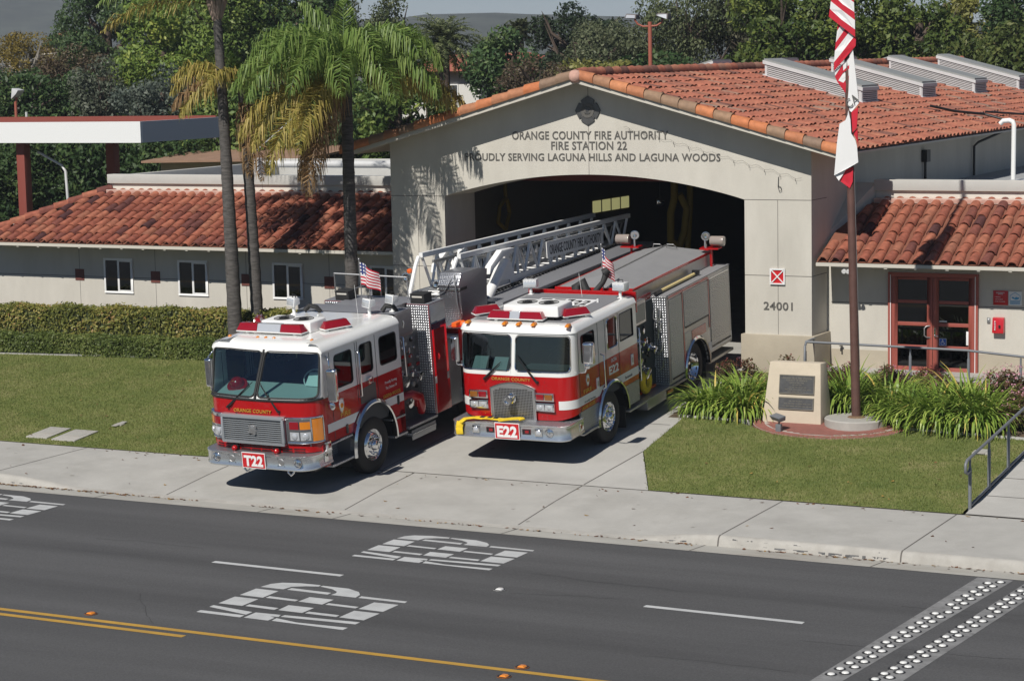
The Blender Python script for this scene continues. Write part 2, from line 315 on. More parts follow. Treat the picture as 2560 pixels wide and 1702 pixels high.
# ------------------------------------------------------------------ mesh helper
class MB:
    def __init__(s): s.v = []; s.f = []; s.mi = []; s.rn = []
    def add(s, vs, fs, mi=0, rn=0.5):
        b = len(s.v); s.v += [tuple(p) for p in vs]
        for f in fs: s.f.append([b+i for i in f]); s.mi.append(mi); s.rn.append(rn)
        return s
    def poly(s, pts, mi=0, rn=0.5): return s.add(pts, [list(range(len(pts)))], mi, rn)
    def box(s, x0, x1, y0, y1, z0, z1, mi=0, rn=0.5):
        v = [(x0, y0, z0), (x1, y0, z0), (x1, y1, z0), (x0, y1, z0), (x0, y0, z1), (x1, y0, z1), (x1, y1, z1), (x0, y1, z1)]
        return s.add(v, [(0, 3, 2, 1), (4, 5, 6, 7), (0, 1, 5, 4), (1, 2, 6, 5), (2, 3, 7, 6), (3, 0, 4, 7)], mi, rn)
    def hexa(s, p, mi=0, rn=0.5):
        return s.add(p, [(0, 3, 2, 1), (4, 5, 6, 7), (0, 1, 5, 4), (1, 2, 6, 5), (2, 3, 7, 6), (3, 0, 4, 7)], mi, rn)
    def beam(s, p0, p1, w, h, up=(0, 0, 1), mi=0):
        p0 = Vector(p0); p1 = Vector(p1); d = (p1-p0).normalized(); u = Vector(up)
        sd = d.cross(u)
        if sd.length < 1e-4: sd = d.cross(Vector((1, 0, 0)))
        sd.normalize(); u = sd.cross(d); a = sd*w/2; b = u*h/2
        return s.hexa([p0-a-b, p0+a-b, p1+a-b, p1-a-b, p0-a+b, p0+a+b, p1+a+b, p1-a+b], mi)
    def tube(s, p0, p1, r0, r1=None, n=10, cap=True, mi=0): return s.path([p0, p1], [r0, r0 if r1 is None else r1], n, cap, mi)
    def path(s, pts, r, n=8, cap=True, mi=0):
        pts = [Vector(p) for p in pts]
        if not hasattr(r, '__len__'): r = [r]*len(pts)
        prev = None; vs = []
        for i, p in enumerate(pts):
            d = (pts[min(i+1, len(pts)-1)]-pts[max(i-1, 0)])
            if d.length < 1e-9: d = Vector((0, 0, 1))
            d.normalize()
            if prev is None:
                a = d.cross(Vector((0, 0, 1)))
                if a.length < 1e-3: a = Vector((1, 0, 0))
            else:
                a = prev - d*prev.dot(d)
            a.normalize(); b = d.cross(a); prev = a
            for k in range(n):
                t = 2*math.pi*k/n; vs.append(p+(a*math.cos(t)+b*math.sin(t))*r[i])
        fs = []
        for i in range(len(pts)-1):
            for k in range(n):
                fs.append((i*n+k, i*n+(k+1) % n, (i+1)*n+(k+1) % n, (i+1)*n+k))
        if cap: fs.append(tuple(range(n-1, -1, -1))); fs.append(tuple((len(pts)-1)*n+k for k in range(n)))
        return s.add(vs, fs, mi)
    def lathe(s, o, ax, prof, n=24, mi=0, cap=True):
        o = Vector(o); ax = Vector(ax).normalized(); a = ax.cross(Vector((0, 0, 1)))
        if a.length < 1e-3: a = Vector((1, 0, 0))
        a.normalize(); b = ax.cross(a); vs = []
        for r, h in prof:
            for k in range(n):
                t = 2*math.pi*k/n; vs.append(o+ax*h+(a*math.cos(t)+b*math.sin(t))*r)
        fs = [(i*n+k, i*n+(k+1) % n, (i+1)*n+(k+1) % n, (i+1)*n+k) for i in range(len(prof)-1) for k in range(n)]
        if cap: fs.append(tuple(range(n-1, -1, -1))); fs.append(tuple((len(prof)-1)*n+k for k in range(n)))
        return s.add(vs, fs, mi)
    def prism(s, pts, fn, w0, w1, mi=0):
        n = len(pts); vs = [fn(u, v, w0) for u, v in pts]+[fn(u, v, w1) for u, v in pts]
        fs = [tuple(range(n-1, -1, -1)), tuple(range(n, 2*n))]+[(i, (i+1) % n, n+(i+1) % n, n+i) for i in range(n)]
        return s.add(vs, fs, mi)
    def ball(s, c, rx, ry=None, rz=None, n=10, m=7, mi=0):
        ry = ry or rx; rz = rz or rx; vs = []; c = Vector(c)
        for i in range(m+1):
            p = math.pi*i/m
            for k in range(n):
                t = 2*math.pi*k/n; vs.append(c+Vector((rx*math.sin(p)*math.cos(t), ry*math.sin(p)*math.sin(t), rz*math.cos(p))))
        fs = [(i*n+k, (i+1)*n+k, (i+1)*n+(k+1) % n, i*n+(k+1) % n) for i in range(m) for k in range(n)]
        return s.add(vs, fs, mi)
    def build(s, name, mats, parent=None, smooth=0, bevel=0, seg=2, attr=False):
        me = bpy.data.meshes.new(name); me.from_pydata([tuple(p) for p in s.v], [], s.f)
        mats = mats if isinstance(mats, (list, tuple)) else [mats]
        for m in mats: me.materials.append(M[m] if isinstance(m, str) else m)
        me.polygons.foreach_set('material_index', s.mi)
        if attr:
            a = me.attributes.new('rnd', 'FLOAT', 'FACE'); a.data.foreach_set('value', s.rn)
        bm = bmesh.new(); bm.from_mesh(me)
        if bevel or smooth: bmesh.ops.remove_doubles(bm, verts=bm.verts, dist=1e-5)
        bmesh.ops.recalc_face_normals(bm, faces=bm.faces)
        if bevel:
            ed = [e for e in bm.edges if len(e.link_faces) == 2 and e.calc_face_angle(0) > R(30)]
            bmesh.ops.bevel(bm, geom=ed, offset=bevel, segments=seg, profile=0.6, affect='EDGES', clamp_overlap=True)
        bm.to_mesh(me); bm.free()
        if smooth or bevel:
            me.polygons.foreach_set('use_smooth', [True]*len(me.polygons)); me.set_sharp_from_angle(angle=R(smooth or 40))
        me.update()
        o = bpy.data.objects.new(name, me); COL.objects.link(o)
        if parent: o.parent = parent
        return o

def tag(o, label=None, cat=None, group=None, kind=None):
    if label: o['label'] = label
    if cat: o['category'] = cat
    if group: o['group'] = group
    if kind: o['kind'] = kind
    return o
def thing(name, label, cat, loc=(0, 0, 0), group=None):
    o = bpy.data.objects.new(name, None); COL.objects.link(o); o.location = loc; o.empty_display_size = 0.2
    return tag(o, label, cat, group)
def np_mesh(name, verts, nper, mats, rn=None, parent=None, mi=None):
    """many separate polygons of nper corners from a (k*nper,3) array"""
    k = len(verts)//nper; me = bpy.data.meshes.new(name)
    me.vertices.add(len(verts)); me.vertices.foreach_set('co', np.asarray(verts, np.float32).ravel())
    me.loops.add(k*nper); me.loops.foreach_set('vertex_index', np.arange(k*nper, dtype=np.int32))
    me.polygons.add(k); me.polygons.foreach_set('loop_start', np.arange(0, k*nper, nper, dtype=np.int32))
    me.polygons.foreach_set('loop_total', np.full(k, nper, np.int32))
    for m in (mats if isinstance(mats, (list, tuple)) else [mats]): me.materials.append(m)
    if mi is not None: me.polygons.foreach_set('material_index', np.asarray(mi, np.int32))
    if rn is not None:
        a = me.attributes.new('rnd', 'FLOAT', 'FACE'); a.data.foreach_set('value', np.asarray(rn, np.float32))
    me.update(calc_edges=True); me.validate()
    o = bpy.data.objects.new(name, me); COL.objects.link(o)
    if parent: o.parent = parent
    return o

_fc = {}
def text_pts(s, bold=0.0, ext=0.0):
    key = (s, bold, ext)
    if key in _fc: return _fc[key]
    cu_ = bpy.data.curves.new('txt', 'FONT'); cu_.body = s; cu_.size = 1; cu_.offset = bold; cu_.resolution_u = 3; cu_.space_character = 1.05
    if ext: cu_.extrude = ext
    ob = bpy.data.objects.new('txt', cu_); COL.objects.link(ob)
    dg = bpy.context.evaluated_depsgraph_get(); dg.update()
    me = bpy.data.meshes.new_from_object(ob.evaluated_get(dg))
    v = [tuple(p.co) for p in me.vertices]; f = [list(p.vertices) for p in me.polygons]
    bpy.data.objects.remove(ob); bpy.data.curves.remove(cu_); bpy.data.meshes.remove(me)
    _fc[key] = (v, f); return v, f
def lettering(mb, s, o, xd, yd, width, height, bold=0.012, depth=0.012, align='c', mi=0, fn=None):
    """raised letters fitted to width x cap height at o (centre, or left end), along xd / yd"""
    v, f = text_pts(s, bold, 0.1)
    xs = [p[0] for p in v]; ys = [p[1] for p in v]; x0, x1 = min(xs), max(xs); y0 = 0.0; y1 = max(ys)
    sx = width/(x1-x0); sy = height/(y1-y0)
    xd = Vector(xd).normalized(); yd = Vector(yd).normalized(); nd = xd.cross(yd); o = Vector(o); out = []
    for p in v:
        x = (p[0]-x0)*sx - (width/2 if align == 'c' else 0); y = (p[1]-y0)*sy; z = (p[2]+0.1)/0.2*depth
        out.append(fn(x, y, z) if fn else o+xd*x+yd*y+nd*z)
    mb.add(out, f, mi); return mb
# ------------------------------------------------------------------ terrain, road, pavements
def gz(y):
    if y > -0.48: return 0.0
    if y > -9.67: return 0.095*(y+0.48)
    if y > -12.35: return -0.873+0.027*(y+9.67)
    return -0.945
def sheet(name, xs, ys, zf, m, kind='structure'):
    mb = MB(); nx = len(xs)
    mb.v = [(x, y, zf(x, y)) for y in ys for x in xs]
    for j in range(len(ys)-1):
        for i in range(nx-1):
            a = j*nx+i; mb.f.append([a, a+1, a+nx+1, a+nx]); mb.mi.append(0); mb.rn.append(.5)
    return tag(mb.build(name, m, smooth=30), kind=kind)
def ground_z(x, y):
    if y < -12.4: return -1.22
    z = gz(y)-(0.05 if y > -9.5 else 0.27)
    if y > 60: z -= 0.0
    return z
sheet('ground', [-4000, -1500, -400, -100, -40, 0, 40, 100, 400, 1500, 4000], [-300, -60, -12.7, -12.41, -12.35, -9.75, -9.45, -0.48, 5, 60, 300, 1500, 5000], ground_z, 'ground')
sheet('road', [-90+6*i for i in range(31)], [-34, -28, -24, -20.5, -17, -14.5, -12.93], lambda x, y: -1.125+0.0*x, 'asphalt')

def dip(x):
    """0 = full height kerb, 1 = dropped kerb at the drive"""
    t = lambda a, b, v: max(0, min(1, (v-a)/(b-a)))
    sm = lambda v: v*v*(3-2*v)
    return sm(t(-7.0, -4.7, x))*(1-sm(t(6.3, 8.2, x)))
SWX = sorted(set([-60+2*i for i in range(61)]+[-7+0.25*i for i in range(64)]))
def curb_top(x): return -0.945-0.150*dip(x)
# pavement: slopes to the kerb, dips at the drive
mb = MB(); prof = []
for x in SWX:
    ct = curb_top(x); d = dip(x)
    row = [(x, -9.66, -0.873), (x, -10.8, -0.873-0.03*(1-d)-0.075*d), (x, -12.35, ct)]
    prof.append(row)
for i in range(len(prof)-1):
    for j in range(2):
        mb.poly([prof[i][j], prof[i+1][j], prof[i+1][j+1], prof[i][j+1]])
def pav_z(x, y):
    d = dip(x); a = -0.873-0.03*(1-d)-0.075*d; ct = curb_top(x)
    return -0.873+(a+0.873)*(-9.66-y)/1.14 if y > -10.8 else a+(ct-a)*(-10.8-y)/1.55
for (xa, ya, xb, yb) in [(4.36, -9.6, 4.38, -12.3), (8.28, -9.66, 8.2, -12.33), (11.42, -9.66, 11.33, -12.33), (-7.05, -9.66, -7.3, -12.33), (-3.17, -9.66, -3.1, -12.33), (0.79, -9.66, 0.84, -12.3), (-10.2, -9.66, -10.4, -12.33), (14.6, -9.66, 14.5, -12.33), (17.7, -9.66, 17.6, -12.33), (-13.4, -9.66, -13.6, -12.33)]:
    n = 8; w = 0.011
    for k in range(n):
        p = [(xa+(xb-xa)*t, ya+(yb-ya)*t) for t in (k/n, (k+1)/n)]
        mb.poly([(p[0][0]-w, p[0][1], pav_z(*p[0])+.004), (p[0][0]+w, p[0][1], pav_z(*p[0])+.004), (p[1][0]+w, p[1][1], pav_z(*p[1])+.004), (p[1][0]-w, p[1][1], pav_z(*p[1])+.004)], 1)
for x in SWX[:-1]:
    x2 = SWX[SWX.index(x)+1]
    if x2-x > 3: continue
    mb.poly([(x, -9.672, -.868), (x2, -9.672, -.868), (x2, -9.65, -.868), (x, -9.65, -.868)], 1)
tag(mb.build('pavement', ['concrete', 'joint']), kind='structure')
# kerb stone with a rounded nose, and the gutter tray
mb = MB()
def kerb_row(x):
    ct = curb_top(x); b = -1.112; h = ct-b
    return [(x, -12.35, ct), (x, -12.41, ct-0.003), (x, -12.45, ct-0.014-0.1*h), (x, -12.475, b+0.55*h), (x, -12.50, b)]
for i in range(len(SWX)-1):
    a, c = kerb_row(SWX[i]), kerb_row(SWX[i+1])
    for j in range(4): mb.poly([a[j], c[j], c[j+1], a[j+1]])
for x in (8.2, 11.33, -7.3, 14.5, -10.4):
    a = kerb_row(x-.012); c = kerb_row(x+.012)
    for j in range(4):
        q = [a[j], c[j], c[j+1], a[j+1]]; mb.poly([(p[0], p[1]-.004, p[2]+.003) for p in q], 1)
for (xa, xb, za, zb_, ph) in ((6.55, 6.95, .35, .8, 0), (7.2, 7.75, .3, .95, 1), (8.35, 8.8, .45, 1, 2), (9.0, 9.9, .25, .95, .5), (9.95, 10.75, .1, .55, 2.2), (10.85, 11.15, .2, .9, 1.4), (-6.8, -6.3, .3, .9, 1)):
    n = 14
    for k in range(n):
        x0 = xa+(xb-xa)*k/n; x1 = xa+(xb-xa)*(k+1)/n; r0, r1 = kerb_row(x0), kerb_row(x1)
        lo = za+.12*math.sin(k*1.1+ph); hi = zb_-.25*abs(math.sin(k*.35+ph)); 
        if hi-lo < .08 or (k*7+int(ph*3)) % 5 == 0: continue
        f = lambda r_, t: tuple(a+(b-a)*t+c for a, b, c in zip(r_[4], r_[2], (0, -.004, .002)))
        mb.poly([f(r0, lo), f(r1, lo), f(r1, hi), f(r0, hi)], 2)
tag(mb.build('kerb', ['curb_concrete', 'joint', 'scuff'], smooth=50), kind='structure')
mb = MB()
for i in range(len(SWX)-1):
    mb.poly([(SWX[i], -12.49, -1.112), (SWX[i+1], -12.49, -1.112), (SWX[i+1], -12.95, -1.119), (SWX[i], -12.95, -1.119)])
for x in (-4.3, -0.6, 1.0, 4.4, 7.9, 11.0, 14.2):
    mb.poly([(x-.03, -12.95, -1.115), (x-.01, -12.95, -1.115), (x+.09, -12.49, -1.108), (x+.07, -12.49, -1.108)], 1)
tag(mb.build('gutter', ['gutter', 'joint']), kind='structure')
# leaf litter lying along the kerb
lit = []; lr = []
for k in range(420):
    x = rnd.choice([rnd.uniform(-8, -2.2), rnd.uniform(-8, -3.5), rnd.uniform(8.5, 15), rnd.uniform(-1, 8)]); y = -12.52-abs(rnd.gauss(0, .05)); s = rnd.uniform(.012, .04); a = rnd.uniform(0, 6.3)
    z = -1.107+rnd.uniform(0, .006)
    for q in range(4): lit.append((x+s*math.cos(a+q*1.57)*(1.6 if q % 2 else 1), y+s*math.sin(a+q*1.57)*.8, z+(.012 if q == 1 else 0)))
    lr.append(rnd.random())
for k in range(190):
    if k < 90: x, y = rnd.uniform(-9, 15), -9.7-abs(rnd.gauss(0, .12))
    elif k < 130: x, y = rnd.uniform(-10, -4.2), rnd.uniform(-9.6, -3)
    elif k < 160: x, y = rnd.uniform(5.5, 11.4), rnd.uniform(-9.6, -6)
    else: x, y = rnd.uniform(-8, 14), rnd.uniform(-12.2, -9.8)
    s = rnd.uniform(.012, .035); a = rnd.uniform(0, 6.3); z = (pav_z(x, y) if y < -9.67 else gz(y)+.04)+.006
    for q in range(4): lit.append((x+s*math.cos(a+q*1.57)*(1.6 if q % 2 else 1), y+s*math.sin(a+q*1.57)*.8, z+(.014 if q == 1 else 0)))
    lr.append(rnd.random())
lm = attr_mat('dry_leaf', [(0, (0.06, 0.025, 0.012)), (0.6, (0.16, 0.06, 0.025)), (1, (0.36, 0.22, 0.06))], 0.8)
tag(np_mesh('leaf_litter', lit, 4, lm, lr), kind='stuff')

# drive up to the bay
DRV_R = [(5.68, -9.65), (4.49, -7.21), (4.27, -5.0), (4.05, -3.43), (3.85, -0.48), (3.8, 0.2)]
mb = MB()
for i in range(len(DRV_R)-1):
    (xa, ya), (xb, yb) = DRV_R[i], DRV_R[i+1]
    la = -4.03 if ya < -.6 else -3.8; lb = -4.03 if yb < -.6 else -3.8
    for s in range(6):
        u, v = s/6, (s+1)/6
        mb.poly([(la+(xa-la)*u, ya, gz(ya)+.006), (la+(xa-la)*v, ya, gz(ya)+.006), (lb+(xb-lb)*v, yb, gz(yb)+.006), (lb+(xb-lb)*u, yb, gz(yb)+.006)])
def dstrip(xa, ya, xb, yb, w=.011, n=12):
    for k in range(n):
        a = k/n; b = (k+1)/n; y0 = ya+(yb-ya)*a; y1 = ya+(yb-ya)*b; x0 = xa+(xb-xa)*a; x1 = xa+(xb-xa)*b
        if abs(yb-ya) > abs(xb-xa): mb.poly([(x0-w, y0, gz(y0)+.011), (x0+w, y0, gz(y0)+.011), (x1+w, y1, gz(y1)+.011), (x1-w, y1, gz(y1)+.011)], 1)
        else: mb.poly([(x0, y0-w, gz(y0)+.011), (x1, y1-w, gz(y1)+.011), (x1, y1+w, gz(y1)+.011), (x0, y0+w, gz(y0)+.011)], 1)
dstrip(0.06, -9.62, 0.02, -0.4); dstrip(4.37, -9.62, 4.49, -7.21); dstrip(-4.0, -5.2, 4.2, -5.2); dstrip(-4.0, -1.5, 3.9, -1.5)
tag(mb.build('driveway', ['concrete_new', 'joint']), kind='structure')
# path beside the right hand lawn
mb = MB()
for k in range(8):
    y0 = -9.65+k*1.15; y1 = y0+1.15
    mb.poly([(11.56, y0, gz(y0)+.012), (15.5, y0, gz(y0)+.012), (15.5, y1, gz(y1)+.012), (11.56, y1, gz(y1)+.012)])
    mb.poly([(11.56, y0-.012, gz(y0)+.017), (15.5, y0-.012, gz(y0)+.017), (15.5, y0+.012, gz(y0)+.017), (11.56, y0+.012, gz(y0)+.017)], 1)
tag(mb.build('path', ['concrete_new', 'joint']), kind='structure')
mb = MB(); mb.poly([(5.2, -.5, .006), (15.5, -.5, .006), (15.5, 1.0, .006), (5.2, 1.0, .006)])
tag(mb.build('walkway', 'concrete'), kind='structure')

# lawns: earth sheet plus blades
def inpoly(x, y, P):
    c = False; j = len(P)-1
    for i in range(len(P)):
        if (P[i][1] > y) != (P[j][1] > y) and x < (P[j][0]-P[i][0])*(y-P[i][1])/(P[j][1]-P[i][1])+P[i][0]: c = not c
        j = i
    return c
LAWN_L = [(-26, -9.67), (-4.03, -9.67), (-4.03, -1.9), (-9.3, -1.92), (-15.4, -2.45), (-26, -3.3)]
LAWN_R = [(5.70, -9.66), (11.5, -9.66), (11.5, -4.75), (8.95, -4.5), (8.3, -5.1), (7.5, -5.5), (6.5, -5.45), (5.75, -4.9), (5.45, -4.65), (4.2, -4.55), (4.29, -5.0), (4.51, -7.21)]
def lawn(name, P, dens, seed):
    mb = MB(); n = 14
    ys = sorted(set([p[1] for p in P]))
    # triangulate through a fine polygon fan of the outline, height from the slope
    bm = bmesh.new(); vs = [bm.verts.new((x, y, 0)) for x, y in P]; f = bm.faces.new(vs)
    bmesh.ops.triangulate(bm, faces=[f]); bmesh.ops.subdivide_edges(bm, edges=bm.edges[:], cuts=5, use_grid_fill=True)
    for v in bm.verts: v.co.z = gz(v.co.y)+.015
    me = bpy.data.meshes.new(name); bm.to_mesh(me); bm.free(); me.materials.append(M['lawn'])
    o = bpy.data.objects.new(name, me); COL.objects.link(o); tag(o, kind='structure')
    rs = np.random.RandomState(seed); x0 = min(p[0] for p in P); x1 = max(p[0] for p in P); y0 = min(p[1] for p in P); y1 = max(p[1] for p in P)
    x0 = max(x0, -17)
    N = int((x1-x0)*(y1-y0)*dens); xy = np.c_[rs.uniform(x0, x1, N), rs.uniform(y0, y1, N)]
    keep = np.array([inpoly(a, b, P) for a, b in xy]); xy = xy[keep]; N = len(xy); xy += rs.normal(0, .025, xy.shape)
    z = np.where(xy[:, 1] > -.48, 0, .095*(xy[:, 1]+.48)); z = np.where(xy[:, 1] < -9.67, -.873, z)+.012
    patch = 0.5+0.28*np.sin(xy[:, 0]*1.3+1.7*np.sin(xy[:, 1]*.9))*np.cos(xy[:, 1]*1.7+.8*np.sin(xy[:, 0]*.7))
    h = rs.uniform(.02, .05, N)*(0.75+.4*patch); a = rs.uniform(0, 6.283, N); w = rs.uniform(.005, .009, N); ln = rs.uniform(0, .03, N); la = rs.uniform(0, 6.283, N)
    V = np.zeros((N, 3, 3)); b = np.c_[xy, z]
    V[:, 0] = b+np.c_[np.cos(a)*w, np.sin(a)*w, np.zeros(N)]; V[:, 1] = b-np.c_[np.cos(a)*w, np.sin(a)*w, np.zeros(N)]
    V[:, 2] = b+np.c_[np.cos(la)*ln, np.sin(la)*ln, h]
    tone = np.clip(.15+.55*patch+rs.normal(0, .17, N), 0, 1)
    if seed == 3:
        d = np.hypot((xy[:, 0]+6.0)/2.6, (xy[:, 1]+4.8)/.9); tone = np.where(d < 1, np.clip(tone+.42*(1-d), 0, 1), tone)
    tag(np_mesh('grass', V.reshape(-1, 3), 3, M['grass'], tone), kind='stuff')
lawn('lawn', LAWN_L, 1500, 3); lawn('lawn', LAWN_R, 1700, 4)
# planting beds and concrete edging
mb = MB()
for k in range(5):
    y0 = -4.62+k*.83; y1 = y0+.83
    mb.poly([(3.9, y0, gz(y0)+.01), (11.5, y0, gz(y0)+.01), (11.5, y1, gz(y1)+.01), (3.9, y1, gz(y1)+.01)])
for (a, b) in (((-26, -3.2), (-15.4, -2.35)), ((-15.4, -2.35), (-9.3, -1.82)), ((-9.3, -1.82), (-4.0, -1.8))):
    mb.poly([(a[0], a[1], gz(a[1])+.01), (b[0], b[1], gz(b[1])+.01), (b[0], 1.0, .01), (a[0], 1.0, .01)])
tag(mb.build('planting_bed', 'soil'), kind='structure')
mb = MB()
def edging(P, w=.11, h=.05):
    for (xa, ya), (xb, yb) in zip(P[:-1], P[1:]):
        mb.hexa([(xa, ya-w/2, gz(ya)-.05), (xb, yb-w/2, gz(yb)-.05), (xb, yb+w/2, gz(yb)-.05), (xa, ya+w/2, gz(ya)-.05), (xa, ya-w/2, gz(ya)+h), (xb, yb-w/2, gz(yb)+h), (xb, yb+w/2, gz(yb)+h), (xa, ya+w/2, gz(ya)+h)])
edging([(-26, -3.3), (-15.4, -2.42), (-9.3, -1.9), (-4.1, -1.88)])
edging([(4.12, -4.52), (5.4, -4.6), (5.75, -4.63)]); edging([(8.85, -4.47), (10.1, -4.6), (11.5, -4.74)])
tag(mb.build('kerb_strip', 'concrete', bevel=.01), kind='structure')

# ------------------------------------------------------------------ painted road markings
RZ = -1.121
def flat(mb, pts, z=RZ, mi=0): mb.poly([(x, y, z) for x, y in pts], mi)
mb = MB()
xs = [-40+2*i for i in range(29)]
for a, b in zip(xs[:-1], xs[1:]): flat(mb, [(a, -20.62), (b, -20.62), (b, -20.5), (a, -20.5)])
for a, b in ((-40, -20), (-20, -5), (-5, 0), (0, 3.38)): flat(mb, [(a, -20.87), (b, -20.87), (b, -20.75), (a, -20.75)])
tag(mb.build('centre_line', 'paint_yellow'), kind='structure')
mb = MB()
for x0 in (-21.0, -13.6, -6.4, 0.98, 8.72, 16.4): flat(mb, [(x0, -16.7), (x0+2.5, -16.74), (x0+2.5, -16.62), (x0, -16.58)])
tag(mb.build('lane_line', 'paint_white'), kind='structure')
MARK = [[[2.7, -17.83], [3.12, -17.83], [3.15, -17.64], [3.34, -17.52], [3.54, -17.46], [3.52, -17.37], [3.16, -17.38], [2.86, -17.46], [2.74, -17.6]], [[3.56, -17.45], [3.83, -17.53], [3.98, -17.64], [4.02, -17.72], [4.01, -17.86], [4.45, -17.86], [4.42, -17.68], [4.31, -17.53], [4.05, -17.4], [3.57, -17.39]], [[3.19, -17.83], [3.2, -17.71], [3.94, -17.74], [3.95, -17.86]], [[4.5, -17.86], [4.49, -17.75], [5.31, -17.77], [5.32, -17.87]], [[2.7, -18.4], [2.7, -17.95], [3.12, -17.96], [3.13, -18.41]], [[3.17, -18.4], [3.18, -18.29], [3.72, -18.32], [3.72, -18.42]], [[3.77, -18.41], [3.78, -18.1], [4.21, -18.1], [4.21, -18.43]], [[4.26, -18.42], [4.26, -18.32], [4.8, -18.34], [4.8, -18.44]], [[4.86, -18.45], [4.87, -18.01], [5.29, -18.0], [5.29, -18.46]], [[2.7, -18.97], [2.69, -18.52], [3.12, -18.52], [3.13, -18.97]], [[3.18, -18.96], [3.18, -18.85], [3.72, -18.87], [3.72, -18.99]], [[3.78, -18.98], [3.76, -18.66], [4.21, -18.66], [4.21, -18.99]], [[4.26, -18.99], [4.26, -18.88], [4.8, -18.89], [4.81, -19.0]], [[4.86, -19.0], [4.86, -18.57], [5.3, -18.57], [5.29, -19.01]], [[2.7, -19.21], [2.7, -19.1], [3.49, -19.23], [3.49, -19.4]], [[2.7, -19.55], [2.7, -19.43], [3.49, -19.44], [3.5, -19.57]], [[3.56, -19.56], [3.55, -19.23], [3.98, -19.21], [4.02, -19.33], [3.88, -19.34], [3.99, -19.39], [3.99, -19.57]], [[4.04, -19.31], [4.04, -19.2], [5.3, -19.13], [5.3, -19.26]], [[4.05, -19.56], [4.03, -19.4], [4.44, -19.5], [5.3, -19.47], [5.3, -19.61]]]
for dx, dy, sy in ((0, 0, 1), (0.18, 3.9, 0.86), (-9.74, 4.1, 0.86)):
    mb = MB()
    for q in MARK: flat(mb, [(x+dx, -17.8+(y+17.8)*sy+dy) for x, y in q])
    tag(mb.build('road_marking', 'paint_white'), kind='structure')
# cracks and tar seams in the asphalt
mb = MB(); cr_ = random.Random(12)
def crack(x, y, dx, dy, n, w):
    for k in range(n):
        x2 = x+dx/n+cr_.gauss(0, .025); y2 = y+dy/n+cr_.gauss(0, .025); L = math.hypot(x2-x, y2-y); px_, py_ = -(y2-y)/L*w, (x2-x)/L*w
        flat(mb, [(x-px_, y-py_), (x2-px_, y2-py_), (x2+px_, y2+py_), (x+px_, y+py_)], -1.1225); x, y = x2, y2
crack(3.0, -14.6, 1.6, .35, 16, .004); crack(8.2, -16.4, -1.7, -.25, 14, .004); crack(12.2, -15.2, 5, -.2, 30, .005); crack(-2, -15.9, 2.2, .2, 16, .004); crack(11.5, -17.6, 3.5, .1, 24, .004); crack(6.2, -15.4, 2.6, -.1, 20, .004); crack(1.2, -18.9, 1.2, -1.6, 14, .004); crack(9.8, -19.2, 2.2, .15, 14, .004)
tag(mb.build('road_cracks', 'crack'), kind='structure')
# strips of worn paint under the raised dots
mb = MB()
flat(mb, [(12.72, -13.0), (13.28, -13.0), (12.66, -19.9), (12.30, -19.9)]); flat(mb, [(13.50, -13.0), (13.86, -13.0), (13.36, -19.9), (13.0, -19.9)])
tag(mb.build('painted_strip', 'bed_paint'), kind='structure')

# ------------------------------------------------------------------ raised road dots
def dot_proto(name, gl):
    mb = MB(); mb.lathe((0, 0, 0), (0, 0, 1), [(.082, 0), (.082, .003)], 16, 1)
    mb.lathe((0.004, 0, .003), (0, 0, 1), [(.052, 0), (.05, .008), (.038, .016), (.018, .02), (.001, .021)], 16, 0, cap=False)
    return mb.build(name, [gl, 'dot_glue'], smooth=50)
dots = []
for k in range(20):
    y = -13.34-k*.302
    for (xa, sgn) in ((13.05, 'left'), (13.66, 'right')):
        x = xa-(k*.302)*(.088)
        if not (k == 6): dots.append((x-.075, y-.0, sgn, 'left'))
        dots.append((x+.075, y+.14, sgn, 'right'))
d0 = dot_proto('road_dot', 'dot_ceramic')
for i, (x, y, band, row) in enumerate(dots):
    o = d0 if i == 0 else d0.copy()
    if i: COL.objects.link(o)
    o.location = (x+rnd.uniform(-.008, .008), y+rnd.uniform(-.01, .01), RZ+.003)
    tag(o, 'white ceramic dot in the %s row of the %s painted strip across the road' % (row, band), 'road dot', 'white ceramic dots of the %s row on the %s strip' % (row, band))
def refl(x, y, colm, label, grp=None):
    mb = MB(); mb.lathe((0, 0, 0), (0, 0, 1), [(.10, 0), (.10, .004)], 16, 1)
    mb.hexa([(-.055, -.05, .004), (.055, -.05, .004), (.055, .05, .004), (-.055, .05, .004), (-.03, -.042, .024), (.03, -.042, .024), (.03, .042, .024), (-.03, .042, .024)], 0)
    o = mb.build('road_reflector', [colm, 'dot_glue'], bevel=.004); o.location = (x, y, RZ+.003)
    tag(o, label, 'reflector', grp)
refl(1.3, -20.27, 'amber', 'amber road reflector above the double yellow line at left', 'reflectors glued to the road')
refl(8.58, -20.36, 'amber', 'amber road reflector just above the single yellow line', 'reflectors glued to the road')
refl(8.57, -20.86, 'amber', 'amber road reflector just below the single yellow line', 'reflectors glued to the road')
refl(6.25, -16.57, 'dot_ceramic', 'white road reflector on a dark glue pad between the lane dashes', 'reflectors glued to the road')
refl(-6.2, -20.27, 'amber', 'amber road reflector beyond the left end of the view') if False else None

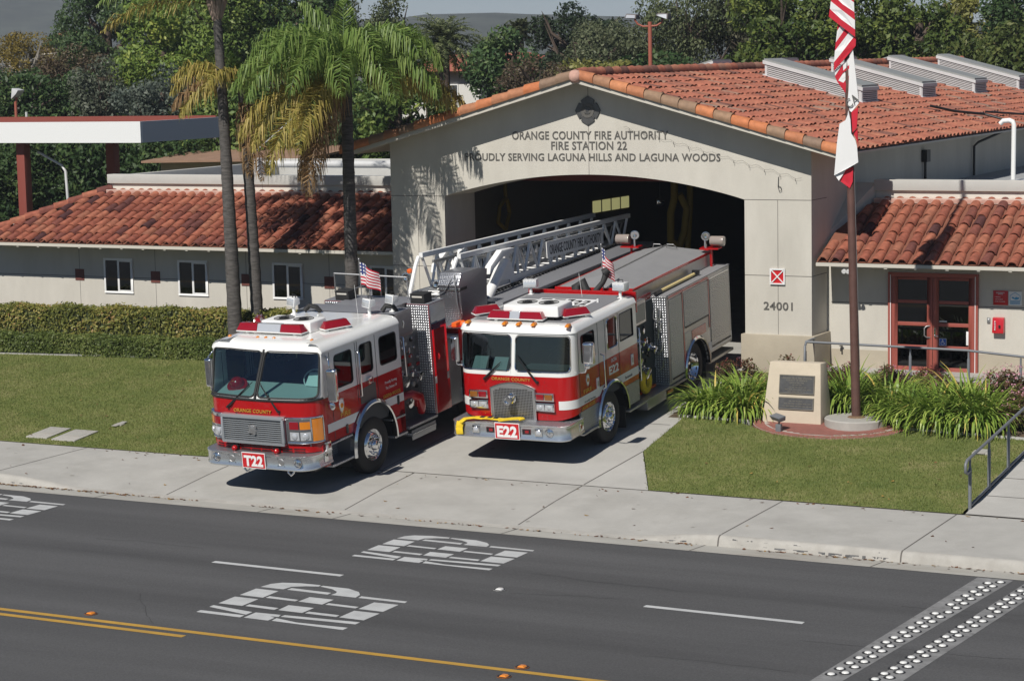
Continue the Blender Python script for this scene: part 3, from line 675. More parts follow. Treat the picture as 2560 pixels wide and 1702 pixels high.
# ------------------------------------------------------------------ fire station
ST = thing('fire_station', 'beige stucco fire station with red clay tile roofs and a wide arched bay', 'fire station')
def tiles(mb, O, along, down, nrm, ncol, nrow, pitch, expo, r=None, skip=None, mi=0, jit=1.0, hh=.85):
    O = Vector(O); A = Vector(along).normalized(); Dn = Vector(down).normalized(); N = Vector(nrm).normalized(); r = r or pitch*.40; seg = 6
    for j in range(nrow):
        for i in range(ncol):
            if skip and skip(i, j): continue
            c = (i+.5)*pitch+rnd.gauss(0, .006)*jit; s0 = j*expo+rnd.gauss(0, .012)*jit; L = expo*1.14; tw = rnd.gauss(0, .016)*jit; h = rnd.gauss(0, .007)*jit
            vs = []
            for (s, rr, lift, tx) in ((s0, r*.84, .004, 0), (s0+L, r, .030+h, tw)):
                for k in range(seg+1):
                    a = math.pi*k/seg; vs.append(O+A*(c+tx+rr*math.cos(a))+Dn*s+N*(rr*hh*math.sin(a)+lift))
            for k in range(seg+1):
                a = math.pi*k/seg; rr = r*.84; vs.append(O+A*(c+tw+rr*math.cos(a))+Dn*(s0+L)+N*(rr*hh*math.sin(a)+.030+h))
            n1 = seg+1
            fs = [(k, k+1, n1+k+1, n1+k) for k in range(seg)]+[(n1+k, n1+k+1, 2*n1+k+1, 2*n1+k) for k in range(seg)]
            mb.add(vs, fs, mi, max(0, min(1, rnd.gauss(.55, .24))))
def caps(mb, p0, p1, r, L, up, mi=0):
    """row of big barrel tiles overlapping from p0 (low) to p1"""
    p0 = Vector(p0); p1 = Vector(p1); d = (p1-p0).normalized(); n = max(1, round((p1-p0).length/L)); U = Vector(up).normalized(); sd = d.cross(U).normalized(); L = (p1-p0).length/n; seg = 8
    for i in range(n):
        vs = []
        for (s, rr, li) in ((i*L, r, .02), ((i+1)*L+.04, r*.86, 0)):
            for k in range(seg+1):
                a = -.25+(math.pi+.5)*k/seg; vs.append(p0+d*s+sd*rr*math.cos(a)+U*(rr*math.sin(a)+li))
        for k in range(seg+1):
            a = -.25+(math.pi+.5)*k/seg; vs.append(p0+d*(i*L)+sd*r*.86*math.cos(a)+U*(r*.86*math.sin(a)+.02))
        n1 = seg+1
        mb.add(vs, [(k, k+1, n1+k+1, n1+k) for k in range(seg)]+[(k, k+1, 2*n1+k+1, 2*n1+k) for k in range(seg)], mi, rnd.random())

# front gable wall with the arched opening
def arcz(x): return 4.30-(13.9-math.sqrt(13.9**2-x*x))
RS = 0.2724
pts = [(-5.26, -.4), (-3.80, -.4)]+[(x, arcz(x)) for x in np.linspace(-3.80, 3.79, 33)]+[(3.79, -.4), (5.35, -.4), (5.35, 6.50-RS*5.35), (0, 6.50), (-5.26, 6.50-RS*5.26)]
pts[2] = (-3.80, 3.77); pts[34] = (3.79, 3.77)
mb = MB(); mb.prism(pts, lambda u, v, w: (u, w, v), 0, 1.5)
mb.build('gable_wall', 'stucco', ST)
mb = MB()
mb.box(5.13, 5.35, 1.5, 30, -.3, 5.03); mb.box(-5.26, -5.04, 1.5, 30, -.3, 5.03)
mb.hexa([(5.35, 1.22, 2.3), (5.352, 1.22, 2.3), (5.9, 2.8, 2.3), (5.35, 2.8, 2.3), (5.35, 1.22, 3.0), (5.352, 1.22, 3.0), (5.9, 2.8, 4.0), (5.35, 2.8, 4.0)])
mb.build('side_wall', 'stucco', ST)
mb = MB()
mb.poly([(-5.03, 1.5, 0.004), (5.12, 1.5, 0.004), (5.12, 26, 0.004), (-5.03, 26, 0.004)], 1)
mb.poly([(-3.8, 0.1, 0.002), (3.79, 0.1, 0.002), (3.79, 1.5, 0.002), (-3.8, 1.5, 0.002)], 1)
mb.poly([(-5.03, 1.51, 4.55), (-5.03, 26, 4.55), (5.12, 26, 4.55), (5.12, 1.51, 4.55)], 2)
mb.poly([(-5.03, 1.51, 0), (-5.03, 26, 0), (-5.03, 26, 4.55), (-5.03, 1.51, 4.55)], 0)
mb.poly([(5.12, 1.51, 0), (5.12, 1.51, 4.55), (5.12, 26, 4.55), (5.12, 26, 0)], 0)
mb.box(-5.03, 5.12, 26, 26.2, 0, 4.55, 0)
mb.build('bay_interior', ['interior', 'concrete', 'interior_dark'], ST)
mb = MB(); mb.box(-5.0, 5.1, 2.2, 2.5, 4.02, 4.5); mb.build('door_beam', 'red_beam', ST)
mb = MB()
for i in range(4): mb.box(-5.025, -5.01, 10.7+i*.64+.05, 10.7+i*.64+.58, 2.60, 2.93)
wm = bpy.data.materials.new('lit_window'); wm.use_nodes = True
wm.node_tree.nodes['Principled BSDF'].inputs['Emission Color'].default_value = (0.75, 0.72, 0.32, 1); wm.node_tree.nodes['Principled BSDF'].inputs['Emission Strength'].default_value = 0.35  # panes glow by emission, standing in for daylight through them
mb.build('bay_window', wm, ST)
# plinths
mb = MB(); mb.box(3.71, 5.43, -.07, 1.25, -.35, .79); mb.box(-5.34, -3.72, -.07, 1.25, -.35, .79); mb.build('plinth', 'stucco_base', ST, bevel=.015)
# expansion joints in the render
mb = MB(); e = .007
def hj(x0, x1, z, y=-.002): mb.box(x0, x1, y, y+.004, z-e, z+e)
def vj(x, z0, z1, y=-.002): mb.box(x-e*.8, x+e*.8, y, y+.004, z0, z1)
for z in (3.77, 2.1): hj(-5.26, -3.8, z); hj(3.79, 5.35, z)
vj(-4.53, .8, 3.77); vj(4.57, .8, 3.77); vj(0, 4.3, 5.42); vj(0, 6.1, 6.35)
for z in (3.77, 2.1): mb.box(5.348, 5.352, 0.02, 1.0, z-e, z+e)
hj(-18.4, -5.3, 1.47, .997); hj(5.45, 6.77, 1.45, .997); hj(8.8, 14, 1.45, .997)
for x in (-15.5, -13.03, -10.19, -7.7): vj(x, -.1, 2.4, .997)
mb.build('render_joint', 'joint', ST)

# wings
mb = MB(); mb.box(-18.4, -5.26, 1.0, 1.2, -.4, 2.75); mb.box(-18.4, -18.2, 1.2, 11, -.4, 2.75); mb.box(5.35, 14.5, 1.0, 1.2, -.4, 2.75); mb.build('wing_wall', 'stucco', ST)
mb = MB(); mb.box(5.45, 6.77, .985, 1.0, -.4, .40); mb.box(8.8, 14.5, .985, 1.0, -.4, .42); mb.build('wainscot', 'stucco_base', ST)
WD = Vector((0, -2.7, -1.2)); WN = Vector((0, -1.2, 2.7)).normalized(); WL = WD.length
def wing_roof(x0, x1, cut=None, hip=None):
    mb = MB()
    n = int((x1-x0)/.30)
    mb.poly([(x0, .1, 2.42), (x1, .1, 2.42), (x1, 2.8, 3.62), (x0, 2.8, 3.62)] if not hip else [(x0-2.7, .1, 2.42), (x1, .1, 2.42), (x1, 2.8, 3.62), (x0, 2.8, 3.62)], 1)
    nn = n if not hip else n+9
    xs0 = x0 if not hip else x0-2.7
    def sk(i, j):
        x = xs0+(i+.5)*.30; t = (j+.5)/7.0
        if hip: return x < x0-2.7*t
        if cut: return x < x0+cut*(1-t)
        return False
    tiles(mb, (xs0, 2.8, 3.62), (1, 0, 0), WD, WN, nn, 7, .30, WL/7.12, .118, sk)
    if hip: caps(mb, (x0-2.75, .05, 2.46), (x0, 2.8, 3.68), .13, .42, (0, 0, 1))
    mb.build('tile_roof', ['tile', 'terracotta_sheet'], ST, smooth=50, attr=True)
wing_roof(-15.75, -5.28, hip=True); wing_roof(5.42, 14.5, cut=.5)
mb = MB()
mb.box(-18.5, -5.27, .075, .11, 2.33, 2.405); mb.box(5.42, 14.5, .075, .11, 2.33, 2.405)
mb.poly([(-18.5, .09, 2.36), (-5.27, .09, 2.36), (-5.27, 1.0, 2.70), (-18.5, 1.0, 2.70)]); mb.poly([(5.42, .09, 2.36), (14.5, .09, 2.36), (14.5, 1.0, 2.70), (5.42, 1.0, 2.70)])
x = -18.2
while x < 14.4:
    if not (-5.5 < x < 5.6): mb.hexa([(x, .09, 2.30), (x+.07, .09, 2.30), (x+.07, 1.0, 2.62), (x, 1.0, 2.62), (x, .09, 2.36), (x+.07, .09, 2.36), (x+.07, 1.0, 2.70), (x, 1.0, 2.70)])
    x += .68
mb.build('eave', 'eave_wood', ST)
mb = MB()
for (xa, xb) in ((-15.75, -5.27), (5.9, 14.5)):
    mb.box(xa, xb, 2.78, 2.9, 3.5, 3.83, 0); mb.box(xa-.03, xb, 2.70, 3.0, 3.83, 4.07, 1)
    mb.box(xa, xb, 2.6, 2.82, 3.55, 3.66, 2)
mb.box(-15.75, -15.55, 2.9, 11, 3.5, 4.03, 1); mb.box(-15.55, -5.27, 10.8, 11, 3.5, 4.1, 1)
mb.build('parapet', ['plaster_white', 'parapet_metal', 'mortar'], ST, bevel=.008)
mb = MB(); mb.box(-15.55, -5.27, 2.9, 10.8, 3.4, 3.62); mb.box(5.36, 14.5, 2.9, 19, 3.4, 3.6); mb.build('flat_roof', 'roof_membrane', ST)
mb = MB(); mb.path([(-12.5, 5, 4.25), (-8.3, 5, 4.25), (-7.7, 5, 4.27), (-5.2, 5, 4.27)], [.1, .1, .27, .27], 14); mb.box(-12.6, -12.2, 4.7, 5.3, 3.6, 4.4); mb.build('roof_duct', 'galv', ST, smooth=40)
mb = MB(); mb.path([(8.46, 5, 3.6), (8.47, 5, 5.22), (8.44, 5, 5.29), (8.37, 5, 5.32), (8.22, 5, 5.31), (8.15, 5, 5.24)], .055, 12); mb.build('vent_pipe', 'pvc', ST, smooth=50)
mb = MB(); mb.lathe((8.46, 5, 3.6), (0, 0, 1), [(.10, 0), (.07, .15), (.065, .25)], 12); mb.hexa([(8.2, 5.3, 3.6), (8.75, 5.3, 3.6), (8.75, 5.8, 3.6), (8.2, 5.8, 3.6), (8.35, 5.42, 3.85), (8.62, 5.42, 3.85), (8.62, 5.68, 3.85), (8.35, 5.68, 3.85)]); mb.box(8.25, 8.72, 5.32, 5.78, 3.86, 3.93); mb.build('roof_vent', 'galv', ST)
mb = MB(); mb.path([(4.42, 11.8, 5.5), (4.98, 12.2, 5.34), (5.38, 13.6, 5.22), (6.1, 13.6, 5.02), (6.1, 13.5, 4.83), (5.5, 12.6, 4.5), (5.42, 12.5, 4.4), (5.42, 12.5, 3.62)], .034, 8); mb.path([(5.2, 14.4, 5.26), (5.8, 16.4, 5.12), (6.0, 22, 5.06)], .03, 8); mb.box(5.36, 5.5, 8.0, 8.3, 4.2, 4.5); mb.path([(5.42, 8.12, 3.6), (5.42, 8.12, 4.2)], .035, 8); mb.build('conduit', 'black', ST, smooth=50)

# main roof
mb = MB()
z0 = 6.53
for s in (1, -1):
    mb.poly([(0, -.55, z0), (s*6.2, -.55, z0-RS*6.2), (s*6.2, 30, z0-RS*6.2), (0, 30, z0)], 1)
    dn = Vector((s, 0, -RS)); nr = Vector((s*RS, 0, 1))
    tiles(mb, (0, -.5, z0), (0, 1, 0), dn, nr, 101, 15, .302, 6.2*math.sqrt(1+RS*RS)/15.05, .122, hh=.55)
caps(mb, (0, 30, z0+.06), (0, -.58, z0+.06), .135, .43, (0, 0, 1))
mb.build('tile_roof', ['tile_main', 'terracotta_sheet'], ST, smooth=50, attr=True)
mb = MB()
for s in (1, -1): caps(mb, (s*6.25, -.58, z0-RS*6.25+.02), (s*.06, -.58, z0+.02), .145, .43, (0, -.35, 1))
mb.build('rake_tile', 'tile_rake', ST, smooth=50, attr=True)
mb = MB(); mb.lathe((0, -.74, z0+.01), (0, 1, 0), [(.02, -.02), (.10, 0), (.15, .05), (.15, .2)], 12); mb.build('apex_mortar', 'mortar', ST, smooth=50)
mb = MB()
for s in (1, -1):
    y0, y1 = -.64, -.56; zt = lambda x: z0-RS*abs(x)-.02; t = .12
    mb.hexa([(0, y0, zt(0)-t), (s*6.2, y0, zt(6.2)-t), (s*6.2, y1, zt(6.2)-t), (0, y1, zt(0)-t), (0, y0, zt(0)), (s*6.2, y0, zt(6.2)), (s*6.2, y1, zt(6.2)), (0, y1, zt(0))])
    mb.poly([(0, y1, zt(0)-.05), (s*6.2, y1, zt(6.2)-.05), (s*6.2, 0, zt(6.2)-.05), (0, 0, zt(0)-.05)])
    mb.hexa([(s*5.3, 0, zt(5.3)-.06), (s*6.2, 0, zt(6.2)-.06), (s*6.2, 30, zt(6.2)-.06), (s*5.3, 30, zt(5.3)-.06), (s*5.3, 0, zt(5.3)-.02), (s*6.2, 0, zt(6.2)-.02), (s*6.2, 30, zt(6.2)-.02), (s*5.3, 30, zt(5.3)-.02)])
mb.build('eave', 'eave_wood', ST)
# louvred roof vents: long boxes lying down the slope
def vent(Y, s):
    mb = MB(); x0, x1, w, h = .75, 3.38, 1.25, .46
    zz = lambda x: z0-RS*x+.04
    fn = lambda x, y, dz: (s*x, Y+y, zz(x)+dz)
    P = lambda x0, x1, y0, y1, d0, d1, mi: mb.hexa([fn(x0, y0, d0), fn(x1, y0, d0), fn(x1, y1, d0), fn(x0, y1, d0), fn(x0, y0, d1), fn(x1, y0, d1), fn(x1, y1, d1), fn(x0, y1, d1)], mi)
    P(x0, x1, 0, w, 0, h-.12, 2)
    for k in range(5): P(x0+.06, x1-.06, -.018, .01, .07+k*.05, .095+k*.05, 0); P(x1-.01, x1+.02, .06, w-.06, .07+k*.05, .095+k*.05, 0)
    P(x0, x0+.06, -.02, 0, 0, h-.12, 0); P(x1-.06, x1, -.02, 0, 0, h-.12, 0); P(x1, x1+.02, 0, .06, 0, h-.12, 0); P(x1, x1+.02, w-.06, w, 0, h-.12, 0)
    P(x0-.05, x1+.05, -.05, w+.05, 0.0, .05, 0); P(x0-.07, x1+.10, -.10, w+.08, -.03, .02, 3)
    P(x0-.05, x1+.05, -.05, w+.05, h-.14, h-.05, 0); P(x0-.02, x1+.02, -.03, w+.03, h-.05, h, 1)
    mb.build('roof_louvre', ['galv', 'galv_top', 'louver_dark', 'red_flash'], ST)
for Y in (9.25, 14.45, 19.7, 24.75): vent(Y, 1); vent(Y, -1)

# windows of the left wing
def window(x0, x1, z0_, z1_, y=1.0):
    w = MB(); t = .055
    for a in ((x0, x1, z0_, z0_+t), (x0, x1, z1_-t, z1_), (x0, x0+t, z0_+t, z1_-t), (x1-t, x1, z0_+t, z1_-t)): w.box(a[0], a[1], y-.035, y, a[2], a[3])
    xm = (x0+x1)/2; w.box(xm-.03, xm+.03, y-.03, y-.002, z0_+t, z1_-t)
    for a in ((xm+.03, x1-t, z0_+t, z0_+t+.03), (xm+.03, x1-t, z1_-t-.03, z1_-t), (x1-t-.03, x1-t, z0_+t+.03, z1_-t-.03)): w.box(a[0], a[1], y-.024, y-.002, a[2], a[3])
    o = w.build('window', 'white_plastic', ST, bevel=.004)
    b = MB(); b.box(x0+t, x1-t, y-.006, y-.001, z0_+t, z1_-t, 1); b.poly([(x0+t, y-.015, z0_+t), (x1-t, y-.015, z0_+t), (x1-t, y-.015, z1_-t), (x0+t, y-.015, z1_-t)], 0)
    b.build('pane', ['window', 'dark_int'], o)
for a, b in ((-14.68, -13.74), (-12.3, -11.36), (-9.38, -8.47), (-6.5, -5.6)): window(a, b, 1.05, 1.97)
for x in (-15.5, -13.03, -10.19, -7.7):
    mb = MB(); mb.box(x-.145, x+.145, .985, 1.0, 1.36, 1.66); mb.build('wall_tile', 'tile_red', ST)
# entrance
dz = -.2
mb = MB(); Y = 1.0
mb.box(6.78, 6.86, .93, Y, dz, 2.15); mb.box(8.71, 8.79, .93, Y, dz, 2.15); mb.box(6.86, 8.71, .93, Y, 2.06, 2.15)
mb.box(6.83, 6.845, .925, .93, dz, 2.1, 1); mb.box(8.725, 8.74, .925, .93, dz, 2.1, 1)
fr = mb.build('door_frame', ['door_red', 'sign_white'], ST)
for k, (xa, xb) in enumerate(((6.865, 7.78), (7.79, 8.705))):
    d = MB(); t = .115 if k == 0 else .12
    y0, y1 = .945, .985; ga, gb = xa+.13, xb-.12
    d.box(xa, ga, y0, y1, dz, 2.055); d.box(gb, xb, y0, y1, dz, 2.055)
    rows = [(2.0, 1.555), (1.485, 1.07), (.99, .565), (.49, .09)]
    edges = [2.055]+[v for r_ in rows for v in r_]+[dz]
    for i in range(0, len(edges), 2): d.box(ga, gb, y0, y1, edges[i+1], edges[i])
    dd = d.build('entrance_door', 'door_red', ST, bevel=.004)
    g = MB(); g.poly([(ga, .968, .05), (gb, .968, .05), (gb, .968, 2.02), (ga, .968, 2.02)], 0); g.box(ga, gb, .99, .995, .05, 2.02, 1)
    g.build('pane', ['door_glass', 'black'], dd)
    hm = MB()
    if k == 0: hm.path([(7.73, .945, 1.0), (7.66, .90, .99), (7.62, .88, .95), (7.62, .88, .79), (7.66, .90, .75), (7.73, .945, .74)], .014, 8)
    else: hm.box(7.815, 7.855, .935, .945, .76, .96); hm.path([(7.835, .93, .80), (7.84, .89, .79), (7.93, .885, .785)], .014, 8)
    hm.build('handle', 'alu' if k == 0 else 'chrome', dd, smooth=50)
    if k == 1:
        s = MB(); s.box(7.93, 8.09, .955, .962, .57, .73, 0); s.box(7.938, 8.082, .953, .956, .578, .722, 1)
        # wheelchair symbol
        cx_, cz_ = 8.005, .635; pl = lambda x, z: (x, .9515, z)
        s.lathe((cx_+.002, .9525, .703), (0, -1, 0), [(.011, 0), (.011, .002)], 10, 0)
        for a, b in (((cx_-.004, .688), (cx_+.002, .645)), ((cx_+.002, .645), (cx_+.035, .645)), ((cx_+.035, .645), (cx_+.047, .61)), ((cx_+.002, .67), (cx_+.03, .67)), ((cx_+.047, .61), (cx_+.06, .618))): s.beam(pl(*a), pl(*b), .011, .003, (0, 1, 0), 0)
        for q in range(16):
            a0 = math.pi*.62+q*.24; a1 = a0+.25
            s.beam(pl(cx_+.002+.036*math.cos(a0), .628+.036*math.sin(a0)), pl(cx_+.002+.036*math.cos(a1), .628+.036*math.sin(a1)), .009, .003, (0, 1, 0), 0)
        s.build('access_sign', ['sign_white', 'sign_blue'], dd)
        s = MB(); s.box(7.93, 8.1, .955, .962, 1.09, 1.115); s.box(8.53, 8.585, .953, .962, .60, .90); s.build('door_sticker', 'sign_white', dd, bevel=.004)
# lettering, emblem and number on the gable
def wl(text, xa, xb, z, h, nm='lettering', m='letter', depth=.03, y=-.0):
    mb = MB(); lettering(mb, text, ((xa+xb)/2, y, z), (1, 0, 0), (0, 0, 1), xb-xa, h, bold=.012, depth=.014); return mb.build(nm, m, ST)
wl('ORANGE COUNTY FIRE AUTHORITY', -1.96, 1.98, 5.105, .185); wl('FIRE STATION 22', -.95, .96, 4.87, .185); wl('PROUDLY SERVING LAGUNA HILLS AND LAGUNA WOODS', -3.22, 3.23, 4.615, .17)
wl('24001', 4.23, 4.91, 1.345, .175, 'house_number')
def maltese(s):
    q = []
    for k in range(4):
        b = k*math.pi/2
        for (a, r_) in ((-.72, .76), (-.66, .92), (-.45, .93), (-.2, .97), (0, 1.06), (.2, .97), (.45, .93), (.66, .92), (.72, .76)): q.append((s[0]*r_*math.sin(b+a), s[1]*r_*math.cos(b+a)))
    return q
mb = MB(); mb.prism([(x, z+5.755) for x, z in maltese((.30, .315))], lambda u, v, w: (u, w, v), -.035, -.001, 0)
for k in range(4):
    b = math.pi/4+k*math.pi/2; mb.beam((.12*math.sin(b), -.037, 5.755+.12*math.cos(b)), (.2*math.sin(b), -.037, 5.755+.2*math.cos(b)), .02, .01, (0, 1, 0), 1)
mb.lathe((0, -.035, 5.755), (0, -1, 0), [(.165, 0), (.165, .012), (.15, .012), (.15, .005), (.1, .005), (.09, .012), (.001, .016)], 24, 1, cap=False)
mb.beam((-.08, -.05, 5.80), (.08, -.05, 5.80), .02, .012, (0, 1, 0), 0); mb.beam((-.06, -.05, 5.70), (.06, -.05, 5.70), .03, .012, (0, 1, 0), 0)
mb.ball((0, -.045, 5.755), .05, .012, .04, mi=0)
for tx, zz in (('FIRE', 5.955), ('DEPT', 5.535)): lettering(mb, tx, (0, -.035, zz-.02), (1, 0, 0), (0, 0, 1), .15, .04, .01, .008, mi=1) if False else None
mb.build('emblem', ['bronze', 'letter'], ST)
# hydrant-like small items fixed to the walls
mb = MB(); mb.path([(5.7, .99, .44), (5.7, .93, .44), (5.7, .91, .36)], .02, 8); mb.lathe((5.7, .93, .47), (0, 0, 1), [(.04, 0), (.04, .015)], 10); mb.build('hose_tap', 'black', ST)
# christmas light string left along the gable
mb = MB(); P = []
for k in range(60):
    x = .9+k*(4.25/59); P.append((x, -.05, 5.62-.27*x+.03*math.sin(k*1.3)-.15*(1-k/59)*0))
mb.path(P, .0022, 4)
for k in range(2, 60, 5): mb.path([P[k], (P[k][0], -.055, P[k][2]-.06)], [.004, .007], 5)
mb.path([(4.6, -.02, 4.28), (4.59, -.025, 4.06), (4.62, -.03, 3.96), (4.67, -.03, 3.98), (4.66, -.03, 4.05), (4.6, -.03, 4.08)], .007, 5)
mb.build('light_string', 'black', ST)

# things hanging on the station walls
def panel(name, label, cat, x0, x1, z0_, z1_, m, y=.995, t=.012, extra=None):
    o = thing(name, label, cat, ((x0+x1)/2, y, z0_)); cx_ = (x0+x1)/2
    b = MB(); b.box(x0-cx_, x1-cx_, -t, 0, 0, z1_-z0_); b.build('plate', m, o, bevel=.003)
    return o, cx_
o, c = panel('wall_sign', 'red emergency phone instruction sign on the wall right of the entrance door', 'sign', 9.11, 9.43, 1.5, 1.81, 'sign_red')
mb = MB()
for tx, zz, hh, wd in (('EMERGENCY', .255, .022, .19), ('PHONE', .225, .022, .10)): lettering(mb, tx, (0, -.013, zz), (1, 0, 0), (0, 0, 1), wd, hh, .02, .003)
for k, (tx, wd) in enumerate((('1 OPEN BOX', .12), ('2 LIFT RECEIVER', .17), ('3 WAIT FOR ANSWER', .22))): lettering(mb, tx, (-.12, -.013, .165-k*.048), (1, 0, 0), (0, 0, 1), wd, .015, .02, .003, align='l')
mb.build('lettering', 'sign_white', o)
o, c = panel('wall_sign', 'pale sign with a blue house and hand emblem beside the red sign', 'sign', 9.445, 9.73, 1.5, 1.8, 'sign_white')
mb = MB()
q = [(-.11, .10), (.11, .10), (.11, .21), (0, .28), (-.11, .21), (-.11, .10)]
for a, b in zip(q[:-1], q[1:]): mb.beam((a[0], -.014, a[1]), (b[0], -.014, b[1]), .009, .004, (0, 1, 0))
mb.prism([(-.08, .17), (-.05, .185), (-.01, .16), (.02, .185), (.07, .17), (.09, .19), (.08, .14), (.02, .125), (-.05, .145)], lambda u, v, w: (u, w, v), -.016, -.012)
for k in range(3): mb.box(-.11, .11, -.016, -.012, .07-k*.022, .08-k*.022)
mb.build('emblem', 'sign_cyan', o)
o = thing('phone_box', 'red emergency phone box on the wall right of the entrance', 'phone box', (9.245, .995, .9))
mb = MB(); mb.hexa([(-.125, -.14, 0), (.125, -.14, 0), (.125, 0, .0), (-.125, 0, .0), (-.125, -.10, .33), (.125, -.10, .33), (.125, 0, .34), (-.125, 0, .34)]); mb.build('case', 'phone_red', o, bevel=.015)
mb = MB(); mb.box(.02, .06, -.155, -.13, .12, .18); mb.build('latch', 'black', o, bevel=.005)
mb = MB()
for i, ch in enumerate('PHONE'): lettering(mb, ch, (-.055, -.141+i*0-.002, .235-i*.042), (1, 0, 0), (0, .12, 1), .026, .03, .02, .012)
mb.build('lettering', 'sign_white', o)
o = thing('intercom_plate', 'small grey intercom plate on the wall left of the phone box', 'intercom', (9.015, .995, 1.1)); mb = MB(); mb.box(-.035, .035, -.02, 0, 0, .12); mb.build('plate', 'alu', o, bevel=.004); mb = MB(); mb.box(-.015, .015, -.026, -.019, .07, .1); mb.build('button', 'sign_white', o)
o = thing('cross_plaque', 'square white framed red plaque with a white cross above the house number', 'plaque', (4.565, -.005, 1.91))
mb = MB(); mb.box(-.15, .15, -.02, 0, .025, .325); mb.build('plate', 'sign_red', o)
mb = MB()
for a in ((-.175, .175, 0, .03), (-.175, .175, .32, .35), (-.175, -.145, .03, .32), (.145, .175, .03, .32)): mb.box(a[0], a[1], -.04, 0, a[2], a[3])
mb.beam((-.15, -.03, .025), (.15, -.03, .325), .022, .02, (0, 1, 0)); mb.beam((-.15, -.03, .325), (.15, -.031, .025), .022, .02, (0, 1, 0)); mb.build('frame', 'sign_white', o)
o = thing('floodlight', 'small twin floodlight under the right wing eave', 'lamp', (6.1, .2, 2.3)); mb = MB(); mb.box(-.3, .55, -.02, .06, -.03, 0); mb.build('bracket', 'eave_wood', o)
for dx in (-.04, .04):
    mb = MB(); mb.lathe((dx, -.03, -.05), (dx*3, -1, -.35), [(.02, 0), (.045, .05), (.05, .09)], 12); mb.build('lamp_head', 'white_plastic', o, smooth=50)

# things inside the bay
def hose(name, label, P, r=.09):
    mb = MB(); pts = []
    for a, b in zip(P[:-1], P[1:]):
        n = int((Vector(b)-Vector(a)).length/.04)+1
        for k in range(n): pts.append(Vector(a).lerp(Vector(b), k/n))
    mb.path(pts, [r*(1+.1*(i % 2)) for i in range(len(pts))], 10); tag(mb.build(name, 'yellow_tube', smooth=60), label, 'exhaust hose', 'exhaust hoses hanging in the bay')
hose('exhaust_hose', 'looped yellow exhaust hose hanging inside the bay near its middle', [(-.45, 6, 4.5), (-.48, 6, 3.35), (-.58, 6, 3.0), (-.59, 6, 2.3), (-.45, 6.2, 2.1), (-.34, 6.3, 2.5), (-.26, 6.3, 3.1), (-.4, 6.1, 3.5)])
hose('exhaust_hose', 'straight yellow exhaust hose hanging to the right of the looped one', [(-.2, 6.4, 4.5), (-.22, 6.4, 3.2), (-.32, 6.4, 1.8)], .08)
hose('exhaust_hose', 'dim yellow exhaust hose coiled on the left wall of the bay', [(-4.8, 5, 3.9), (-4.78, 5, 3.4), (-4.75, 4.6, 3.2), (-4.75, 4.5, 2.8), (-4.75, 4.9, 2.6), (-4.78, 5.2, 3.0), (-4.8, 5.1, 3.4)], .05)
o = thing('convex_mirror', 'round convex mirror hanging from the bay ceiling', 'mirror', (-1.76, 8, 3.14)); mb = MB(); mb.lathe((0, 0, 0), (0.45, -.9, 0), [(.13, 0), (.11, .03), (.06, .055), (.001, .065)], 20, cap=False); mb.build('mirror_glass', 'chrome', o, smooth=60); mb = MB(); mb.path([(0, .02, .05), (0, .02, 1.4)], .012, 6); mb.build('bracket', 'black', o)
o = thing('tool_cabinet', 'tall dark tool cabinet against the right wall of the bay', 'cabinet', (4.5, 7, 0)); mb = MB(); mb.box(-.5, .5, -.6, .6, 0, 2.0); mb.build('case', 'interior', o, bevel=.01); mb = MB(); mb.box(-.51, -.5, -.58, -.01, .08, 1.95); mb.box(-.51, -.5, .01, .58, .08, 1.95); mb.build('door', 'roof_membrane', o)
# ------------------------------------------------------------------ fire trucks
PITCH = math.atan(.095)
def truck_root(name, label, loc, yaw):
    o = thing(name, label, 'fire truck', loc)
    o.rotation_mode = 'QUATERNION'
    o.rotation_quaternion = (Matrix.Rotation(R(yaw), 3, 'Z') @ Matrix.Rotation(PITCH, 3, 'X')).to_quaternion()
    return o

class Cab:
    """outline round the cab: u runs from the left rear (-) over the front (0) to the right rear (+)"""
    def __init__(s, w, F, r, bulge, rake):
        s.w, s.F, s.r, s.b, s.rake = w, F, r, bulge, rake; s.uc = w-r; s.ue = s.uc+r*math.pi/2
    def su(s, y): return s.ue+(y-s.F-s.r)
    def at(s, u, z, off=0.0):
        a = abs(u); sg = 1 if u >= 0 else -1
        if a < s.uc: x, y, nx, ny, wt = a, s.F-s.b*(1-(a/s.uc)**2), 0.0, -1.0, 1.0
        elif a < s.ue:
            t = (a-s.uc)/s.r; x = s.uc+s.r*math.sin(t); y = s.F+s.r-s.r*math.cos(t); nx, ny = math.sin(t), -math.cos(t); wt = math.cos(t)
        else: x, y, nx, ny, wt = s.w, s.F+s.r+(a-s.ue), 1.0, 0.0, 0.0
        y += s.rake(z)*wt
        return (sg*(x+nx*off), y+ny*off, z)
    def stations(s, u0, u1, step=.06):
        n = max(2, int((u1-u0)/step)+1); return [u0+(u1-u0)*k/n for k in range(n+1)]
